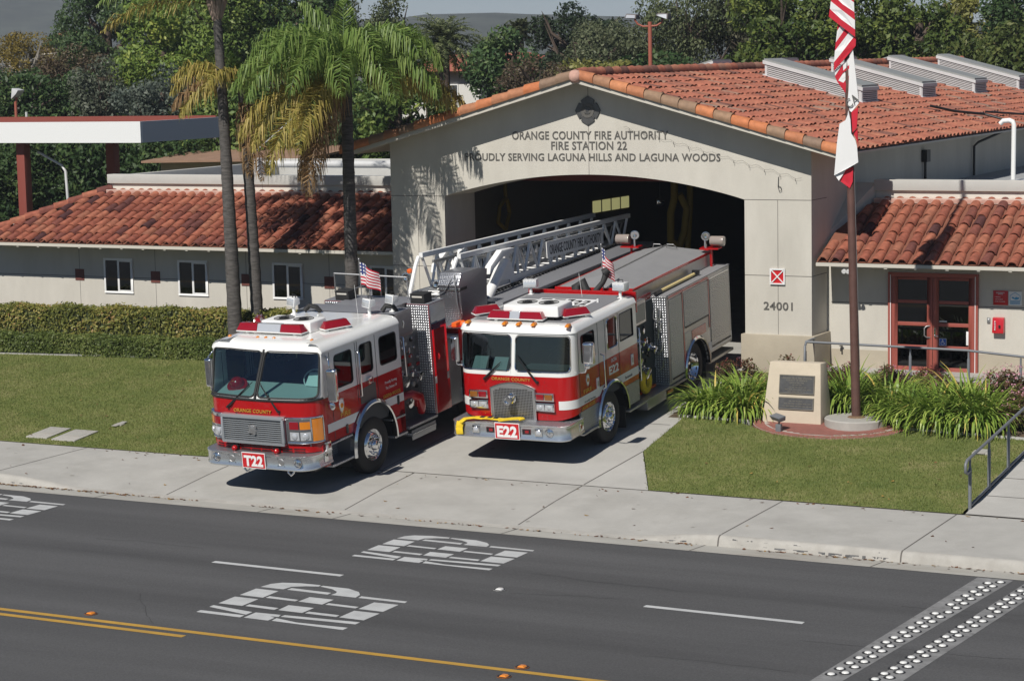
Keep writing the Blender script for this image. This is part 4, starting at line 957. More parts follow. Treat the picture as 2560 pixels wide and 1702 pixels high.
def shell(mb, fn, us, zb, zt, ops=(), mi=0, pane=None, pmi=0, nz=1):
    """surface over (u,z) with rounded openings; the panes of the openings go to a second builder"""
    us = set(round(u, 5) for u in us)
    for (a, b, za, zc, r) in ops:
        us |= {round(a, 5), round(b, 5)}
        for k in range(1, 5): us |= {round(a+r*(1-math.cos(k*math.pi/8)), 5), round(b-r*(1-math.cos(k*math.pi/8)), 5)}
    us = sorted(us); us = [us[0]]+[b for a, b in zip(us[:-1], us[1:]) if b-a > 2e-4]
    f0 = zb if callable(zb) else (lambda u: zb); f1 = zt if callable(zt) else (lambda u: zt)
    def lim(o, u):
        a, b, za, zc, r = o; d = min(u-a, b-u); d = max(0.0, d); q = r-math.sqrt(max(0, r*r-(r-min(d, r))**2)); return za+q, zc-q
    def quad(bld, ua, ub, za0, za1, zb0, zb1, m):
        for k in range(nz):
            t0, t1 = k/nz, (k+1)/nz
            bld.poly([fn(ua, za0+(za1-za0)*t0), fn(ub, zb0+(zb1-zb0)*t0), fn(ub, zb0+(zb1-zb0)*t1), fn(ua, za0+(za1-za0)*t1)], m)
    for ua, ub in zip(us[:-1], us[1:]):
        act = sorted([o for o in ops if o[0] <= ua+1e-4 and o[1] >= ub-1e-4], key=lambda o: o[2])
        ca, cb = f0(ua), f0(ub)
        for o in act:
            la, ha = lim(o, ua); lb, hb = lim(o, ub)
            if la > ca+1e-4 or lb > cb+1e-4: quad(mb, ua, ub, ca, la, cb, lb, mi)
            if pane is not None and (ha-la > 1e-4 or hb-lb > 1e-4): quad(pane, ua, ub, la, ha, lb, hb, pmi)
            ca, cb = ha, hb
        if f1(ua) > ca+1e-4 or f1(ub) > cb+1e-4: quad(mb, ua, ub, ca, f1(ua), cb, f1(ub), mi)
def rim_line(mb, fn, o, off, r=.012, mi=0):
    """gasket round an opening"""
    a, b, za, zc, rr = o; P = []
    for (cx_, cz_, t0) in ((b-rr, za+rr, -math.pi/2), (b-rr, zc-rr, 0), (a+rr, zc-rr, math.pi/2), (a+rr, za+rr, math.pi)):
        for k in range(5): t = t0+k*math.pi/8; P.append((cx_+rr*math.cos(t), cz_+rr*math.sin(t)))
    Q = []
    P.append(P[0])
    for p, q in zip(P[:-1], P[1:]):
        n = max(1, int(math.hypot(q[0]-p[0], q[1]-p[1])/.08))
        for k in range(n): Q.append(fn(p[0]+(q[0]-p[0])*k/n, p[1]+(q[1]-p[1])*k/n, off))
    Q.append(fn(P[-1][0], P[-1][1], off)); mb.path(Q, r, 5, False, mi)
def wheel(parent, x, y, z, rt, rr, side=1, lugs=True, w=.28, deep=False):
    """x: outer face"""
    o = MB(); s = side
    o.lathe((x-s*w, y, z), (s, 0, 0), [(rr, .02), (rt*.90, 0), (rt*.98, .03), (rt, .07), (rt, w-.07), (rt*.98, w-.03), (rt*.9, w), (rr+.03, w-.005), (rr, w-.03), (rr, .02)], 40, cap=False)
    for k in range(40):
        a = 2*math.pi*k/40
        o.beam((x-s*(w-.06), y+rt*1.0*math.cos(a), z+rt*1.0*math.sin(a)), (x-s*.06, y+rt*math.cos(a+.05), z+rt*math.sin(a+.05)), .035, .014, (0, math.cos(a), math.sin(a)))
    t = o.build('tyre', 'tyre', parent, smooth=50)
    q = MB(); d = -.16 if deep else .0
    if deep: q.lathe((x-s*.03, y, z), (s, 0, 0), [(.06, -.06), (.10, -.07), (.11, -.13), (rr*.62, -.15), (rr*.80, -.13), (rr*.94, -.03), (rr, .012), (rr*1.04, .0)], 36, cap=False)
    else: q.lathe((x-s*.03, y, z), (s, 0, 0), [(.001, .10), (.07, .10), (.10, .07), (.105, .02), (.13, .01), (rr*.66, .03), (rr*.80, .01), (rr*.92, -.04), (rr*.97, .0), (rr, .014), (rr*1.04, .0)], 36, cap=False)
    q.build('rim', 'chrome', t, smooth=50)
    b = MB()
    for k in range(10):
        a = 2*math.pi*k/10; rad = rr*.58
        b.lathe((x-s*.02, y+rad*math.cos(a), z+rad*math.sin(a)), (s, 0, 0), [(.018, 0 if not deep else -.14), (.018, .05 if not deep else -.09), (.008, .065 if not deep else -.08)], 8)
        b.lathe((x-s*.004, y+rr*.76*math.cos(a+.3), z+rr*.76*math.sin(a+.3)), (s, 0, 0), [(.022, -.03), (.022, -.022)], 8, 1)
    b.build('wheel_nuts', ['chrome', 'black'], t, smooth=40)
    return t
def fender(parent, x, cy, cz, ry, rz, a0, a1, side=1, out=.09, th=.05, m='chrome'):
    mb = MB(); n = 28; P = []
    for k in range(n+1):
        a = a0+(a1-a0)*k/n; c, s_ = math.cos(a), math.sin(a)
        i = (cy+ry*c, cz+rz*s_); e_ = (cy+(ry+th)*c, cz+(rz+th)*s_); mid = (cy+(ry+th*1.2)*c, cz+(rz+th*1.2)*s_)
        P.append([(x-side*.02, *i), (x+side*out*.9, *i), (x+side*out, cy+(ry+th*.5)*c, cz+(rz+th*.5)*s_), (x+side*out*.7, *mid), (x-side*.02, *e_)])
    for a, b in zip(P[:-1], P[1:]):
        for j in range(4): mb.poly([a[j], b[j], b[j+1], a[j+1]])
    for q in (P[0], P[-1]): mb.poly(q)
    mb.build('fender', m, parent, smooth=50)
    mb = MB(); Q = []
    for k in range(n+1):
        a = a0+(a1-a0)*k/n; Q.append((cy+ry*math.cos(a), cz+rz*math.sin(a)))
    for a, b in zip(Q[:-1], Q[1:]): mb.poly([(x, *a), (x, *b), (x-side*.5, *b), (x-side*.5, *a)])
    mb.build('wheel_well', 'black', parent, smooth=50)
def lightbar(parent, c, L, ang, segs, wd=.22, h=.13):
    """emergency light bar with bevelled lenses; segs: list of (start, end, lens)"""
    ca, sa = math.cos(ang), math.sin(ang)
    f = lambda a, b, z: (c[0]+a*ca-b*sa, c[1]+a*sa+b*ca, c[2]+z)
    mb = MB()
    mb.hexa([f(-L/2, -wd/2, .035), f(L/2, -wd/2, .035), f(L/2, wd/2, .035), f(-L/2, wd/2, .035), f(-L/2, -wd/2-.01, .06), f(L/2, -wd/2-.01, .06), f(L/2, wd/2+.01, .06), f(-L/2, wd/2+.01, .06)])
    for a in (-L*.36, L*.36):
        mb.hexa([f(a-.03, -.07, 0), f(a+.03, -.07, 0), f(a+.03, .07, 0), f(a-.03, .07, 0), f(a-.025, -.06, .04), f(a+.025, -.06, .04), f(a+.025, .06, .04), f(a-.025, .06, .04)])
    o = mb.build('light_bar', 'white_plastic', parent, bevel=.004)
    for a, b, m in segs:
        e0 = .07 if a <= -L/2+.01 else .004; e1 = .07 if b >= L/2-.01 else .004
        q = MB(); i = .055
        q.hexa([f(a+.003, -wd/2, .06), f(b-.003, -wd/2, .06), f(b-.003, wd/2, .06), f(a+.003, wd/2, .06), f(a+e0, -wd/2+i, .06+h), f(b-e1, -wd/2+i, .06+h), f(b-e1, wd/2-i, .06+h), f(a+e0, wd/2-i, .06+h)])
        q.build('lens', m, o, bevel=.008)
        if b-a > .15:
            for k in (.3, .7):
                pass
def scene_light(parent, c, ang, post=.16, ribs=False):
    ca, sa = math.cos(ang), math.sin(ang); f = lambda a, b, z: (c[0]+a*ca-b*sa, c[1]+a*sa+b*ca, c[2]+z)
    mb = MB(); mb.tube(f(0, 0, 0), f(0, 0, post), .035, .03, 10); mb.box(c[0]-.05, c[0]+.05, c[1]-.05, c[1]+.05, c[2]-.005, c[2]+.02)
    if ribs:
        for k in range(9): a = -.13+k*.0325; mb.hexa([f(a-.008, -.06, post), f(a+.008, -.06, post), f(a+.008, .12, post), f(a-.008, .12, post), f(a-.008, -.07, post+.17), f(a+.008, -.07, post+.17), f(a+.008, .12, post+.17), f(a-.008, .12, post+.17)])
        mb.hexa([f(-.12, -.05, post+.01), f(.12, -.05, post+.01), f(.12, .10, post+.01), f(-.12, .10, post+.01), f(-.12, -.06, post+.16), f(.12, -.06, post+.16), f(.12, .10, post+.16), f(-.12, .10, post+.16)])
    else: mb.hexa([f(-.15, -.08, post), f(.15, -.08, post), f(.09, .10, post+.03), f(-.09, .10, post+.03), f(-.15, -.05, post+.17), f(.15, -.05, post+.17), f(.09, .10, post+.14), f(-.09, .10, post+.14)])
    o = mb.build('scene_light', 'white_plastic', parent, bevel=.006)
    g = MB(); g.hexa([f(-.13, -.085, post+.02), f(.13, -.085, post+.02), f(.13, -.07, post+.02), f(-.13, -.07, post+.02), f(-.13, -.06, post+.15), f(.13, -.06, post+.15), f(.13, -.05, post+.15), f(-.13, -.05, post+.15)])
    g.build('lens', 'clear_lens', o, bevel=.004)
    g = MB(); g.path([f(-.06, .03, post+.15), f(-.06, .03, post+.22), f(.06, .03, post+.22), f(.06, .03, post+.15)], .010, 6); g.build('handle', 'black', o, smooth=50)
def ac_unit(parent, x0, x1, y0, y1, z0_, z1_):
    mb = MB(); mb.hexa([(x0-.02, y0-.03, z0_), (x1+.02, y0-.03, z0_), (x1+.02, y1, z0_), (x0-.02, y1, z0_), (x0, y0, z1_), (x1, y0, z1_), (x1, y1, z1_), (x0, y1, z1_)])
    o = mb.build('roof_cooler', 'white_plastic', parent, bevel=.03, seg=3)
    for cx_ in (x0+(x1-x0)*.30, x0+(x1-x0)*.70):
        f = MB(); r = .20; yc = (y0+y1)/2+.02
        f.lathe((cx_, yc, z1_-.004), (0, 0, 1), [(r, 0), (r, .010), (r-.015, .010), (r-.02, .002), (.03, .006), (.001, .007)], 28, 1, cap=False)
        for k in range(7): f.lathe((cx_, yc, z1_+.004), (0, 0, 1), [(.05+k*.022, 0), (.05+k*.022, .004), (.054+k*.022, .004), (.054+k*.022, 0)], 28, 0, cap=False)
        f.lathe((cx_, yc, z1_+.002), (0, 0, 1), [(.055, 0), (.05, .02), (.02, .03), (.001, .031)], 14, 1, cap=False)
        f.build('fan_grille', ['rubber', 'black'], o, smooth=50)
def mirror(parent, P, c, w, h, d, ang=0.0, m='chrome'):
    mb = MB(); mb.path(P, .016, 8); o = mb.build('mirror_arm', 'chrome', parent, smooth=60)
    ca, sa = math.cos(ang), math.sin(ang); f = lambda a, b, z: (c[0]+a*ca-b*sa, c[1]+a*sa+b*ca, c[2]+z)
    q = MB(); q.hexa([f(-w/2, -d/2, -h/2), f(w/2, -d/2, -h/2), f(w/2, d/2, -h/2), f(-w/2, d/2, -h/2), f(-w/2, -d/2, h/2), f(w/2, -d/2, h/2), f(w/2, d/2, h/2), f(-w/2, d/2, h/2)])
    k = q.build('mirror', m, o, bevel=min(w, d)*.38, seg=4)
    g = MB(); g.hexa([f(-w*.4, d/2, -h*.42), f(w*.4, d/2, -h*.42), f(w*.4, d/2+.004, -h*.42), f(-w*.4, d/2+.004, -h*.42), f(-w*.4, d/2, h*.42), f(w*.4, d/2, h*.42), f(w*.4, d/2+.004, h*.42), f(-w*.4, d/2+.004, h*.42)]); g.build('mirror_glass', 'side_glass', k)
def bumper(parent, w, yf, yb, z0_, z1_, r, plate, lamps, name='bumper'):
    """wrap-round polished bumper with a tread-plate top"""
    P = []
    for k in range(9): a = math.pi/2*k/8; P.append((-(w-r)-r*math.cos(a), yf+r-r*math.sin(a)))
    P = [(-w, yb)]+P+[(-p[0], p[1]) for p in P[::-1]]+[(w, yb)]
    mb = MB(); pr = [(0, z0_-.01), (.018, z0_+.012), (.012, z0_+.04), (0, z0_+.06), (0, z1_-.045), (.012, z1_-.03), (.012, z1_-.008), (-.02, z1_)]
    rows = []
    for i, (x, y) in enumerate(P):
        a = P[max(0, i-1)]; b = P[min(len(P)-1, i+1)]; tx, ty = b[0]-a[0], b[1]-a[1]; L = math.hypot(tx, ty); nx, ny = ty/L, -tx/L
        rows.append([(x+nx*o_, y+ny*o_, z) for o_, z in pr])
    for a, b in zip(rows[:-1], rows[1:]):
        for j in range(len(pr)-1): mb.poly([a[j], b[j], b[j+1], a[j+1]])
    o = mb.build(name, 'bumper_chrome', parent, smooth=35)
    t = MB(); t.poly([(x*.985, y+.015 if y < yb else y, z1_-.002) for x, y in P]); t.poly([(x*.985, y+.02 if y < yb else y, z0_+.01) for x, y in P]); t.build('bumper_deck', 'tread', o)
    p = MB(); p.box(-.265, .265, yf-.035, yf-.016, z0_-.005, z1_+.025, 0); p.box(-.252, .252, yf-.038, yf-.034, z0_+.008, z1_+.012, 1)
    q = p.build('number_plate', ['sign_white', 'sign_red'], o)
    l = MB(); lettering(l, plate, (0, yf-.038, z0_+.045), (1, 0, 0), (0, 0, 1), .43, (z1_-z0_)-.075, .045, .006); l.build('lettering', 'sign_white', q)
    for (x, kind) in lamps:
        yy = yf-.004
        zc = (z0_+z1_)/2+.01
        g = MB()
        if kind == 'sq':
            g.box(x-.075, x+.075, yy-.025, yy, zc-.075, zc+.075, 0); g.lathe((x, yy-.022, zc), (0, -1, 0), [(.06, 0), (.06, .008), (.04, .02), (.001, .03)], 16, 1, cap=False); g.build('bumper_lamp', ['chrome', 'clear_lens'], o, bevel=.004)
        elif kind == 'rd':
            g.lathe((x, yy, zc), (0, -1, 0), [(.085, 0), (.085, .012), (.07, .02), (.06, .006), (.03, .015), (.02, .035), (.001, .04)], 20, 0, cap=False); g.build('siren_horn', 'chrome', o, smooth=40)
        elif kind == 'red':
            g.box(x-.09, x+.09, yy-.006, yy, zc-.05, zc+.055, 1); g.box(x-.03, x+.05, yy-.014, yy, zc-.025, zc+.03, 0); g.build('warning_lamp', ['red_lens', 'black'], o, bevel=.003)
        else:
            g.lathe((x, yy, zc), (0, -1, 0), [(.075, 0), (.06, .008), (.055, .004), (.001, .006)], 8, 0, cap=False)
            for k in range(4): a = .785+k*1.571; g.lathe((x+.1*math.cos(a), yy, zc+.1*math.sin(a)), (0, -1, 0), [(.012, 0), (.008, .012)], 8, 1)
            g.build('bumper_vent', ['alu', 'chrome'], o, smooth=40)
    return o
D('bumper_chrome', (0.66, 0.67, 0.68), 0.22, metal=0.85)
D('plate_red', (0.5, 0.01, 0.01), 0.4)
def wipers(parent, fn, items):
    mb = MB()
    for (u0, z0_, u1, z1_) in items:
        a = fn(u0, z0_, .05); b = fn(u1, z1_, .05); mb.path([fn(u0, z0_, .01), a, b], [.03, .022, .010], 6)
        d = (u1-u0, z1_-z0_); mb.path([fn(u0+d[0]*.45, z0_+d[1]*.45, .03), fn(u1+d[0]*.10, z1_+d[1]*.10, .03)], .008, 5); mb.path([fn(u0+d[0]*.1+.03, z0_+d[1]*.1, .045), fn(u1+.02, z1_-.02, .045)], .008, 5)
    mb.build('wiper', 'black', parent, smooth=50)
def roof_cap(mb, cab, ys, levels, yr, mi=0, top_mi=None, smooth=True):
    """roof: outline rings stepping in and up, closed behind at yr"""
    U = cab.su(yr); us = cab.stations(-U, U, .07); rows = []
    for z, inset in levels: rows.append([cab.at(u, z, -inset) for u in us])
    for a, b in zip(rows[:-1], rows[1:]):
        for i in range(len(us)-1): mb.poly([a[i], a[i+1], b[i+1], b[i]], mi)
    mb.poly(rows[-1], top_mi if top_mi is not None else mi)
    for a, b in zip(rows[:-1], rows[1:]): mb.poly([a[0], b[0], b[-1], a[-1]], mi)
def dots(mb, fn, pts, r=.009, mi=0):
    for u, z in pts:
        a = fn(u, z, .0); b = fn(u, z, .012); mb.path([a, b], [r, r*.6], 6, True, mi)
def badge(parent, x, y, z, w, h, side=1):
    sh = [(0, -1), (.45, -.72), (.8, -.2), (.95, .3), (.72, .62), (.8, .85), (.35, .92), (0, 1), (-.35, .92), (-.8, .85), (-.72, .62), (-.95, .3), (-.8, -.2), (-.45, -.72)]
    mb = MB(); mb.prism([(a*w, b*h) for a, b in sh], lambda u, v, q: (x+side*q, y+u, z+v), .002, .008, 0); mb.prism([(a*w*.8, b*h*.8) for a, b in sh], lambda u, v, q: (x+side*q, y+u, z+v), .008, .011, 1)
    mb.lathe((x+side*.011, y, z+.02*h), (side, 0, 0), [(w*.5, 0), (w*.5, .003), (.001, .004)], 16, 2, cap=False); mb.build('badge', ['clear_lens', 'sign_white', 'amber_lens'], parent)

# ================= engine with roller doors =================
E = truck_root('fire_engine', 'red and white fire engine with silver roller doors and a square mesh grille', (2.39, -6.925, -.611), .7)
cb = Cab(1.22, -1.50, .32, .03, lambda z: .14*max(0, (z-1.75))/.75)
U = cb.su(1.66)
us = cb.stations(-U, U, .08)
AC_, AZ, RY, RZ_ = .29, .52, .71, .70
def arch(y, cy, cz, ry, rz): return cz+rz*math.sqrt(max(0, 1-((y-cy)/ry)**2)) if abs(y-cy) < ry else -9
def uy(u): return cb.F+cb.r+(abs(u)-cb.ue)
def zb_red(u):
    if abs(u) < cb.ue: return .85+.10*max(0, (abs(u)-cb.uc)/(cb.ue-cb.uc))
    return max(.95, arch(uy(u), AC_, AZ, RY, RZ_))
ue = us+[s*cb.su(AC_+RY*math.cos(k*math.pi/24)) for k in range(25) for s in (1, -1)]
mb = MB(); shell(mb, lambda u, z: cb.at(u, z), ue, zb_red, 1.70); mb.build('cab_body', 'red_paint', E, smooth=40)
mb = MB(); gl = MB()
ops = [(.045, 1.19, 1.79, 2.47, .09), (-1.19, -.045, 1.79, 2.47, .09)]
sops = [(cb.su(-1.0), cb.su(-.38), 1.87, 2.41, .06), (cb.su(.21), cb.su(.69), 1.87, 2.46, .07), (cb.su(.83), cb.su(1.48), 1.90, 2.45, .03)]
sops = sops+[(-b, -a, z0_, z1_, r_) for a, b, z0_, z1_, r_ in sops]
shell(mb, lambda u, z: cb.at(u, z), us, 1.70, 2.52, ops+sops, 0, gl, 0, nz=2)
cu_ = mb.build('cab_upper', 'white_paint', E, smooth=40)
g1 = MB(); shell(MB(), lambda u, z: cb.at(u, z, -.012), us, 1.70, 2.52, ops, 0, g1, 0); g1.build('windshield', 'windshield_dark', cu_, smooth=60)
g2 = MB(); shell(MB(), lambda u, z: cb.at(u, z, -.012), us, 1.70, 2.52, sops, 0, g2, 0); g2.build('side_window', 'side_glass', cu_)
mb = MB()
for o in ops: rim_line(mb, cb.at, o, .002, .013, 0)
mb.build('windshield_trim', 'chrome', cu_, smooth=60)
mb = MB()
for o in sops: rim_line(mb, cb.at, o, .001, .014 if o[4] == .07 else .009, 0 if o[4] == .07 else 1)
mb.build('window_trim', ['chrome', 'rubber'], cu_, smooth=60)
mb = MB(); mb.box(-1.2, 1.2, 1.64, 1.66, .6, 2.55, 0); mb.box(-1.19, 1.19, 1.62, 1.638, .98, 2.54, 1); mb.box(-1.19, 1.19, -1.0, 1.62, 2.50, 2.51, 1); mb.build('cab_rear_wall', ['white_paint', 'dark_int'], E)
mb = MB(); roof_cap(mb, cb, None, [(2.515, -.022), (2.53, -.022), (2.56, -.004), (2.60, .012), (2.635, .045), (2.655, .09), (2.662, .16)], 1.66)
ro = mb.build('roof', 'white_paint', E, smooth=60)
mb = MB(); mb.box(-1.04, 1.04, -1.04, 1.62, 2.660, 2.668); mb.build('roof_walkway', 'grip_grey', ro)
mb = MB(); mb.box(-.60, .66, .42, 1.13, 2.667, 2.671, 0)
for k, (a, b, c, d) in enumerate(((-.55, -.32, .78, 1.08), (-.26, -.02, .55, 1.08), (.04, .2, .5, 1.08))): mb.box(a, b, c, d, 2.671, 2.673, 1)
lettering(mb, 'E22', (.43, .52, 2.671), (0, 1, 0), (-1, 0, 0), .5, .26, .03, .003, mi=1, align='c') if False else None
rn_ = mb.build('roof_number', ['sign_white', 'black'], ro)
l = MB(); lettering(l, '22', (.43, .60, 2.6715), (1, 0, 0), (0, 1, 0), .36, .40, .03, .003); l.build('lettering', 'black', rn_)
# cab interior
mb = MB()
mb.box(-1.16, 1.16, -1.3, 1.6, .95, 1.0, 0); mb.hexa([(-1.12, -1.36, 1.0), (1.12, -1.36, 1.0), (1.16, -.95, 1.0), (-1.16, -.95, 1.0), (-1.12, -1.36, 1.72), (1.12, -1.36, 1.72), (1.12, -1.0, 1.84), (-1.12, -1.0, 1.84)], 1)
for x in (-.72, .72): mb.box(x-.26, x+.26, -.35, -.2, 1.2, 2.15, 0); mb.box(x-.26, x+.26, -.75, -.2, 1.2, 1.4, 0)
mb.box(-.35, .35, -1.0, 1.0, 1.0, 1.75, 0); mb.box(-.4, .35, .6, .7, 1.0, 2.3, 0)
ii = mb.build('cab_interior', ['dark_int', 'black'], E)
mb = MB()
for s in (1, -1): mb.box(min(s*1.17, s*1.18), max(s*1.17, s*1.18), -1.1, 1.6, .98, 1.84)
mb.build('door_lining', 'dark_int', E)
mb = MB()
for k in range(26): x = .18+k*.035; mb.box(x, x+.012, -1.34, -1.05, 1.80, 1.852)
mb.build('defroster_ribs', 'dash', ii)
mb = MB(); mb.hexa([(-1.0, -1.30, 1.75), (-.7, -1.30, 1.75), (-.7, -1.22, 1.75), (-1.0, -1.22, 1.75), (-.98, -1.16, 1.97), (-.69, -1.16, 1.97), (-.69, -1.12, 1.97), (-.98, -1.12, 1.97)]); mb.hexa([(-.55, -1.33, 1.75), (-.24, -1.33, 1.75), (-.24, -1.25, 1.75), (-.55, -1.25, 1.75), (-.54, -1.18, 1.97), (-.24, -1.18, 1.97), (-.24, -1.14, 1.97), (-.54, -1.14, 1.97)]); mb.build('map_board', 'paper', ii)
mb = MB()
P = [(.72+.24*math.cos(t), -.88+.08*math.sin(t), 1.93+.22*math.sin(t)) for t in [k*math.pi/10 for k in range(21)]]; mb.path(P, .014, 6, False); mb.path([(.72, -.9, 1.93), (.72, -1.1, 1.7)], .025, 6); mb.build('steering_wheel', 'rubber', ii, smooth=60)
# lower side skirts, steps, fender
for s in (1, -1):
    mb = MB(); sk_ = lambda u, v, w_: (s*(1.19+w_*.03), u, v)
    P = [(-1.16, .52), (-.43, .52)]+[(AC_+RY*math.cos(a), AZ+RZ_*math.sin(a)) for a in np.linspace(math.pi*.985, math.pi*.70, 8)]+[(-.2, .96), (-1.16, .96)]
    P = [p for p in P if not (p[0] > -.2)]
    mb.prism(P, sk_, 0, 1); P = [(1.66, .52), (1.66, .96), (.85, .96)]+[(AC_+RY*math.cos(a), AZ+RZ_*math.sin(a)) for a in np.linspace(math.pi*.19, 0, 8)]
    mb.prism(P, sk_, 0, 1); mb.build('cab_skirt', 'tread_fine', E)
    mb = MB(); mb.box(s*1.0, s*1.27, -1.17, -.42, .49, .525); mb.box(s*.9, s*1.27, 1.02, 3.15, .41, .45); mb.box(s*.9, s*1.27, 3.15, 4.05, .38, .43); mb.box(s*.95, s*1.25, 1.95, 2.95, .22, .40); mb.build('step_board', 'alu', E, bevel=.012)
    mb = MB(); mb.hexa([(s*1.245, 3.02, .30), (s*1.255, 3.3, .30), (s*1.255, 3.3, .37), (s*1.245, 3.02, .37), (s*1.25, 3.02, .30), (s*1.26, 3.3, .30), (s*1.26, 3.3, .37), (s*1.25, 3.02, .37)]); mb.build('side_marker', 'amber_lens', E)
    fender(E, s*1.20, AC_, AZ, RY-.02, RZ_-.02, math.pi*1.02, -.02, s)
    fender(E, s*1.20, 4.72, .45, .66, .66, math.pi*1.02, -.02, s)
    wheel(E, s*1.20, .19, .53, .53, .295, s); wheel(E, s*1.20, 4.63, .52, .53, .295, s, deep=True)
    mb = MB(); mb.box(s*.85, s*1.2, .95, .965, .10, .55); mb.box(s*.85, s*1.2, 5.3, 5.315, .12, .55); mb.build('mud_flap', 'rubber', E)
    # stripe with a break at the front lamps, and door lines
    mb = MB(); fn = lambda u, z: cb.at(u, z, .004)
    a = cb.su(1.655)
    st = lambda u: max(1.065, arch(uy(u), AC_, AZ, RY+.06, RZ_+.06)) if abs(u) > cb.ue else 1.065
    ul = [x for x in cb.stations(.93, a, .05)]; ul = [s*x for x in ul] if s > 0 else [-x for x in ul][::-1]
    shell(mb, fn, ul, st, 1.235); mb.build('stripe', 'stripe_white', E, smooth=40)
    mb = MB()
    for y, z0_, z1_ in ((-1.13, .95, 2.5), (-.22, 1.24, 2.5), (.755, 1.24, 2.5), (.12, 1.24, 2.5)):
        mb.box(s*1.218, s*1.2235, y-.006, y+.006, z0_, z1_)
    mb.build('door_gap', 'rubber', E)
    mb = MB()
    for y, z in ((-.33, 1.33), (1.36, 1.42)): mb.box(s*1.215, s*1.235, y-.055, y+.055, z-.11, z+.11, 0); mb.box(s*1.234, s*1.238, y-.035, y+.035, z-.06, z+.05, 1)
    mb.build('door_handle', ['sign_white', 'alu'], E, bevel=.01)
    mb = MB(); mb.path([(s*1.22, -.13, 1.86), (s*1.29, -.13, 1.84), (s*1.29, -.10, 1.2), (s*1.22, -.10, 1.16)], .016, 8); mb.path([(s*1.0, 1.74, 2.0), (s*1.24, 1.74, 1.98), (s*1.24, 1.74, .9), (s*1.0, 1.74, .88)], .016, 8); mb.build('grab_rail', 'chrome', E, smooth=60)
    badge(E, s*1.22, -.78, 1.50, .085, .125, s)
    if s > 0:
        mb = MB(); lettering(mb, 'E22', (1.2215, .46, 1.36), (0, 1, 0), (0, 0, 1), .46, .165, .03, .004); lettering(mb, 'OCFA', (1.2215, .48, 1.585), (0, 1, 0), (0, 0, 1), .26, .075, .01, .004); mb.build('lettering', 'sign_white', E)
        mb = MB(); lettering(mb, 'FIRE', (1.2215, -.80, 1.27), (0, 1, 0), (0, 0, 1), .36, .075, .01, .004); lettering(mb, 'LAGUNA WOODS', (1.2215, -.80, .975), (0, 1, 0), (0, 0, 1), .60, .065, .01, .004); mb.build('lettering', 'gold', E)
        mb = MB(); lettering(mb, 'Proudly Serving', (1.2255, -.72, 1.085), (0, 1, 0), (0, 0, 1), .5, .04, 0, .002); lettering(mb, 'Paramedic', (1.2255, 1.15, 1.10), (0, 1, 0), (0, 0, 1), .36, .06, 0, .002); mb.build('lettering', 'rubber', E)
# front: grille
gp = [(-.47, .84), (.45, .84), (.45, 1.44)]+[(.45-.02*k-.0, 1.44) for k in ()]
top = [(x, 1.45+.125*(1-(x/.50)**2)) for x in np.linspace(.47, -.49, 13)]
mb = MB(); yg = -1.545
mb.prism([(-.48, .83), (.46, .83)]+top, lambda u, v, w: (u, w, v), yg-.02, yg+.03, 0)
gr = mb.build('grille', 'alu', E)
mb = MB(); nx, nz_ = 26, 19; x0, x1, z0_, z1_ = -.43, .41, .87, 1.46
for i in range(nx):
    for j in range(nz_):
        cx_ = x0+(x1-x0)*(i+.5)/nx; cz_ = z0_+(z1_-z0_)*(j+.5)/nz_; h = .0105
        if cz_ > 1.43+.12*(1-(cx_/.5)**2)-.06: continue
        mb.box(cx_-h, cx_+h, yg-.0225, yg-.021, cz_-h, cz_+h)
mb.build('grille_mesh', 'black', gr)
mb = MB(); P = [(-.485, .84)]+[(-.485, 1.44)]+[(x, z+.0) for x, z in top[::-1]]+[(.465, 1.44), (.465, .84)]; mb.path([(x, yg-.02, z) for x, z in P], .014, 6); dots(mb, lambda u, z, o_: (u, yg-.03-o_, z), top[::2]+[(-.49, z) for z in (1.0, 1.2, 1.4)]+[(.47, z) for z in (1.0, 1.2, 1.4)]); mb.build('grille_trim', 'chrome', gr, smooth=60)
mb = MB(); mb.lathe((-.03, yg-.02, 1.27), (0, -1, 0), [(.10, 0), (.10, .03), (.075, .04), (.07, .15), (.09, .16), (.09, .22), (.06, .22), (.055, .18), (.001, .18)], 18, cap=False); mb.path([(-.03, yg-.12, 1.27), (.08, yg-.12, 1.36)], [.05, .04], 10); mb.build('intake_cap', 'chrome', gr, smooth=45)
# front: lamps
for s in (-1, 1):
    xa, xb = (-.965, -.555) if s < 0 else (.46, .86)
    mb = MB(); yl = -1.535
    for z0_, z1_ in ((1.235, 1.395), (1.035, 1.20)):
        mb.box(xa, xb, yl-.03, yl+.03, z0_, z1_)
    hb = mb.build('lamp_housing', 'chrome', E, bevel=.012)
    xm = (xa+xb)/2; lam = ((xa+.03, xm-.01), (xm+.01, xb-.03))
    for k, (a, b) in enumerate(lam):
        m_ = ('amber_dull' if (k == 0) == (s < 0) else 'red_lens')
        q = MB(); q.box(a, b, yl-.045, yl-.025, 1.26, 1.37); q.build('signal_lamp', m_, hb, bevel=.006)
        q = MB(); q.box(a, b, yl-.042, yl-.025, 1.065, 1.17, 0); q.lathe(((a+b)/2, yl-.042, 1.117), (0, -1, 0), [(.045, 0), (.035, .012), (.001, .018)], 14, 0, cap=False); q.build('headlight', 'clear_lens', hb, bevel=.006)
mb = MB(); lettering(mb, 'ORANGE COUNTY', (-.045, -1.533, 1.605), (1, 0, 0), (0, 0, 1), .83, .058, .004, .006); mb.build('lettering', 'gold', E)
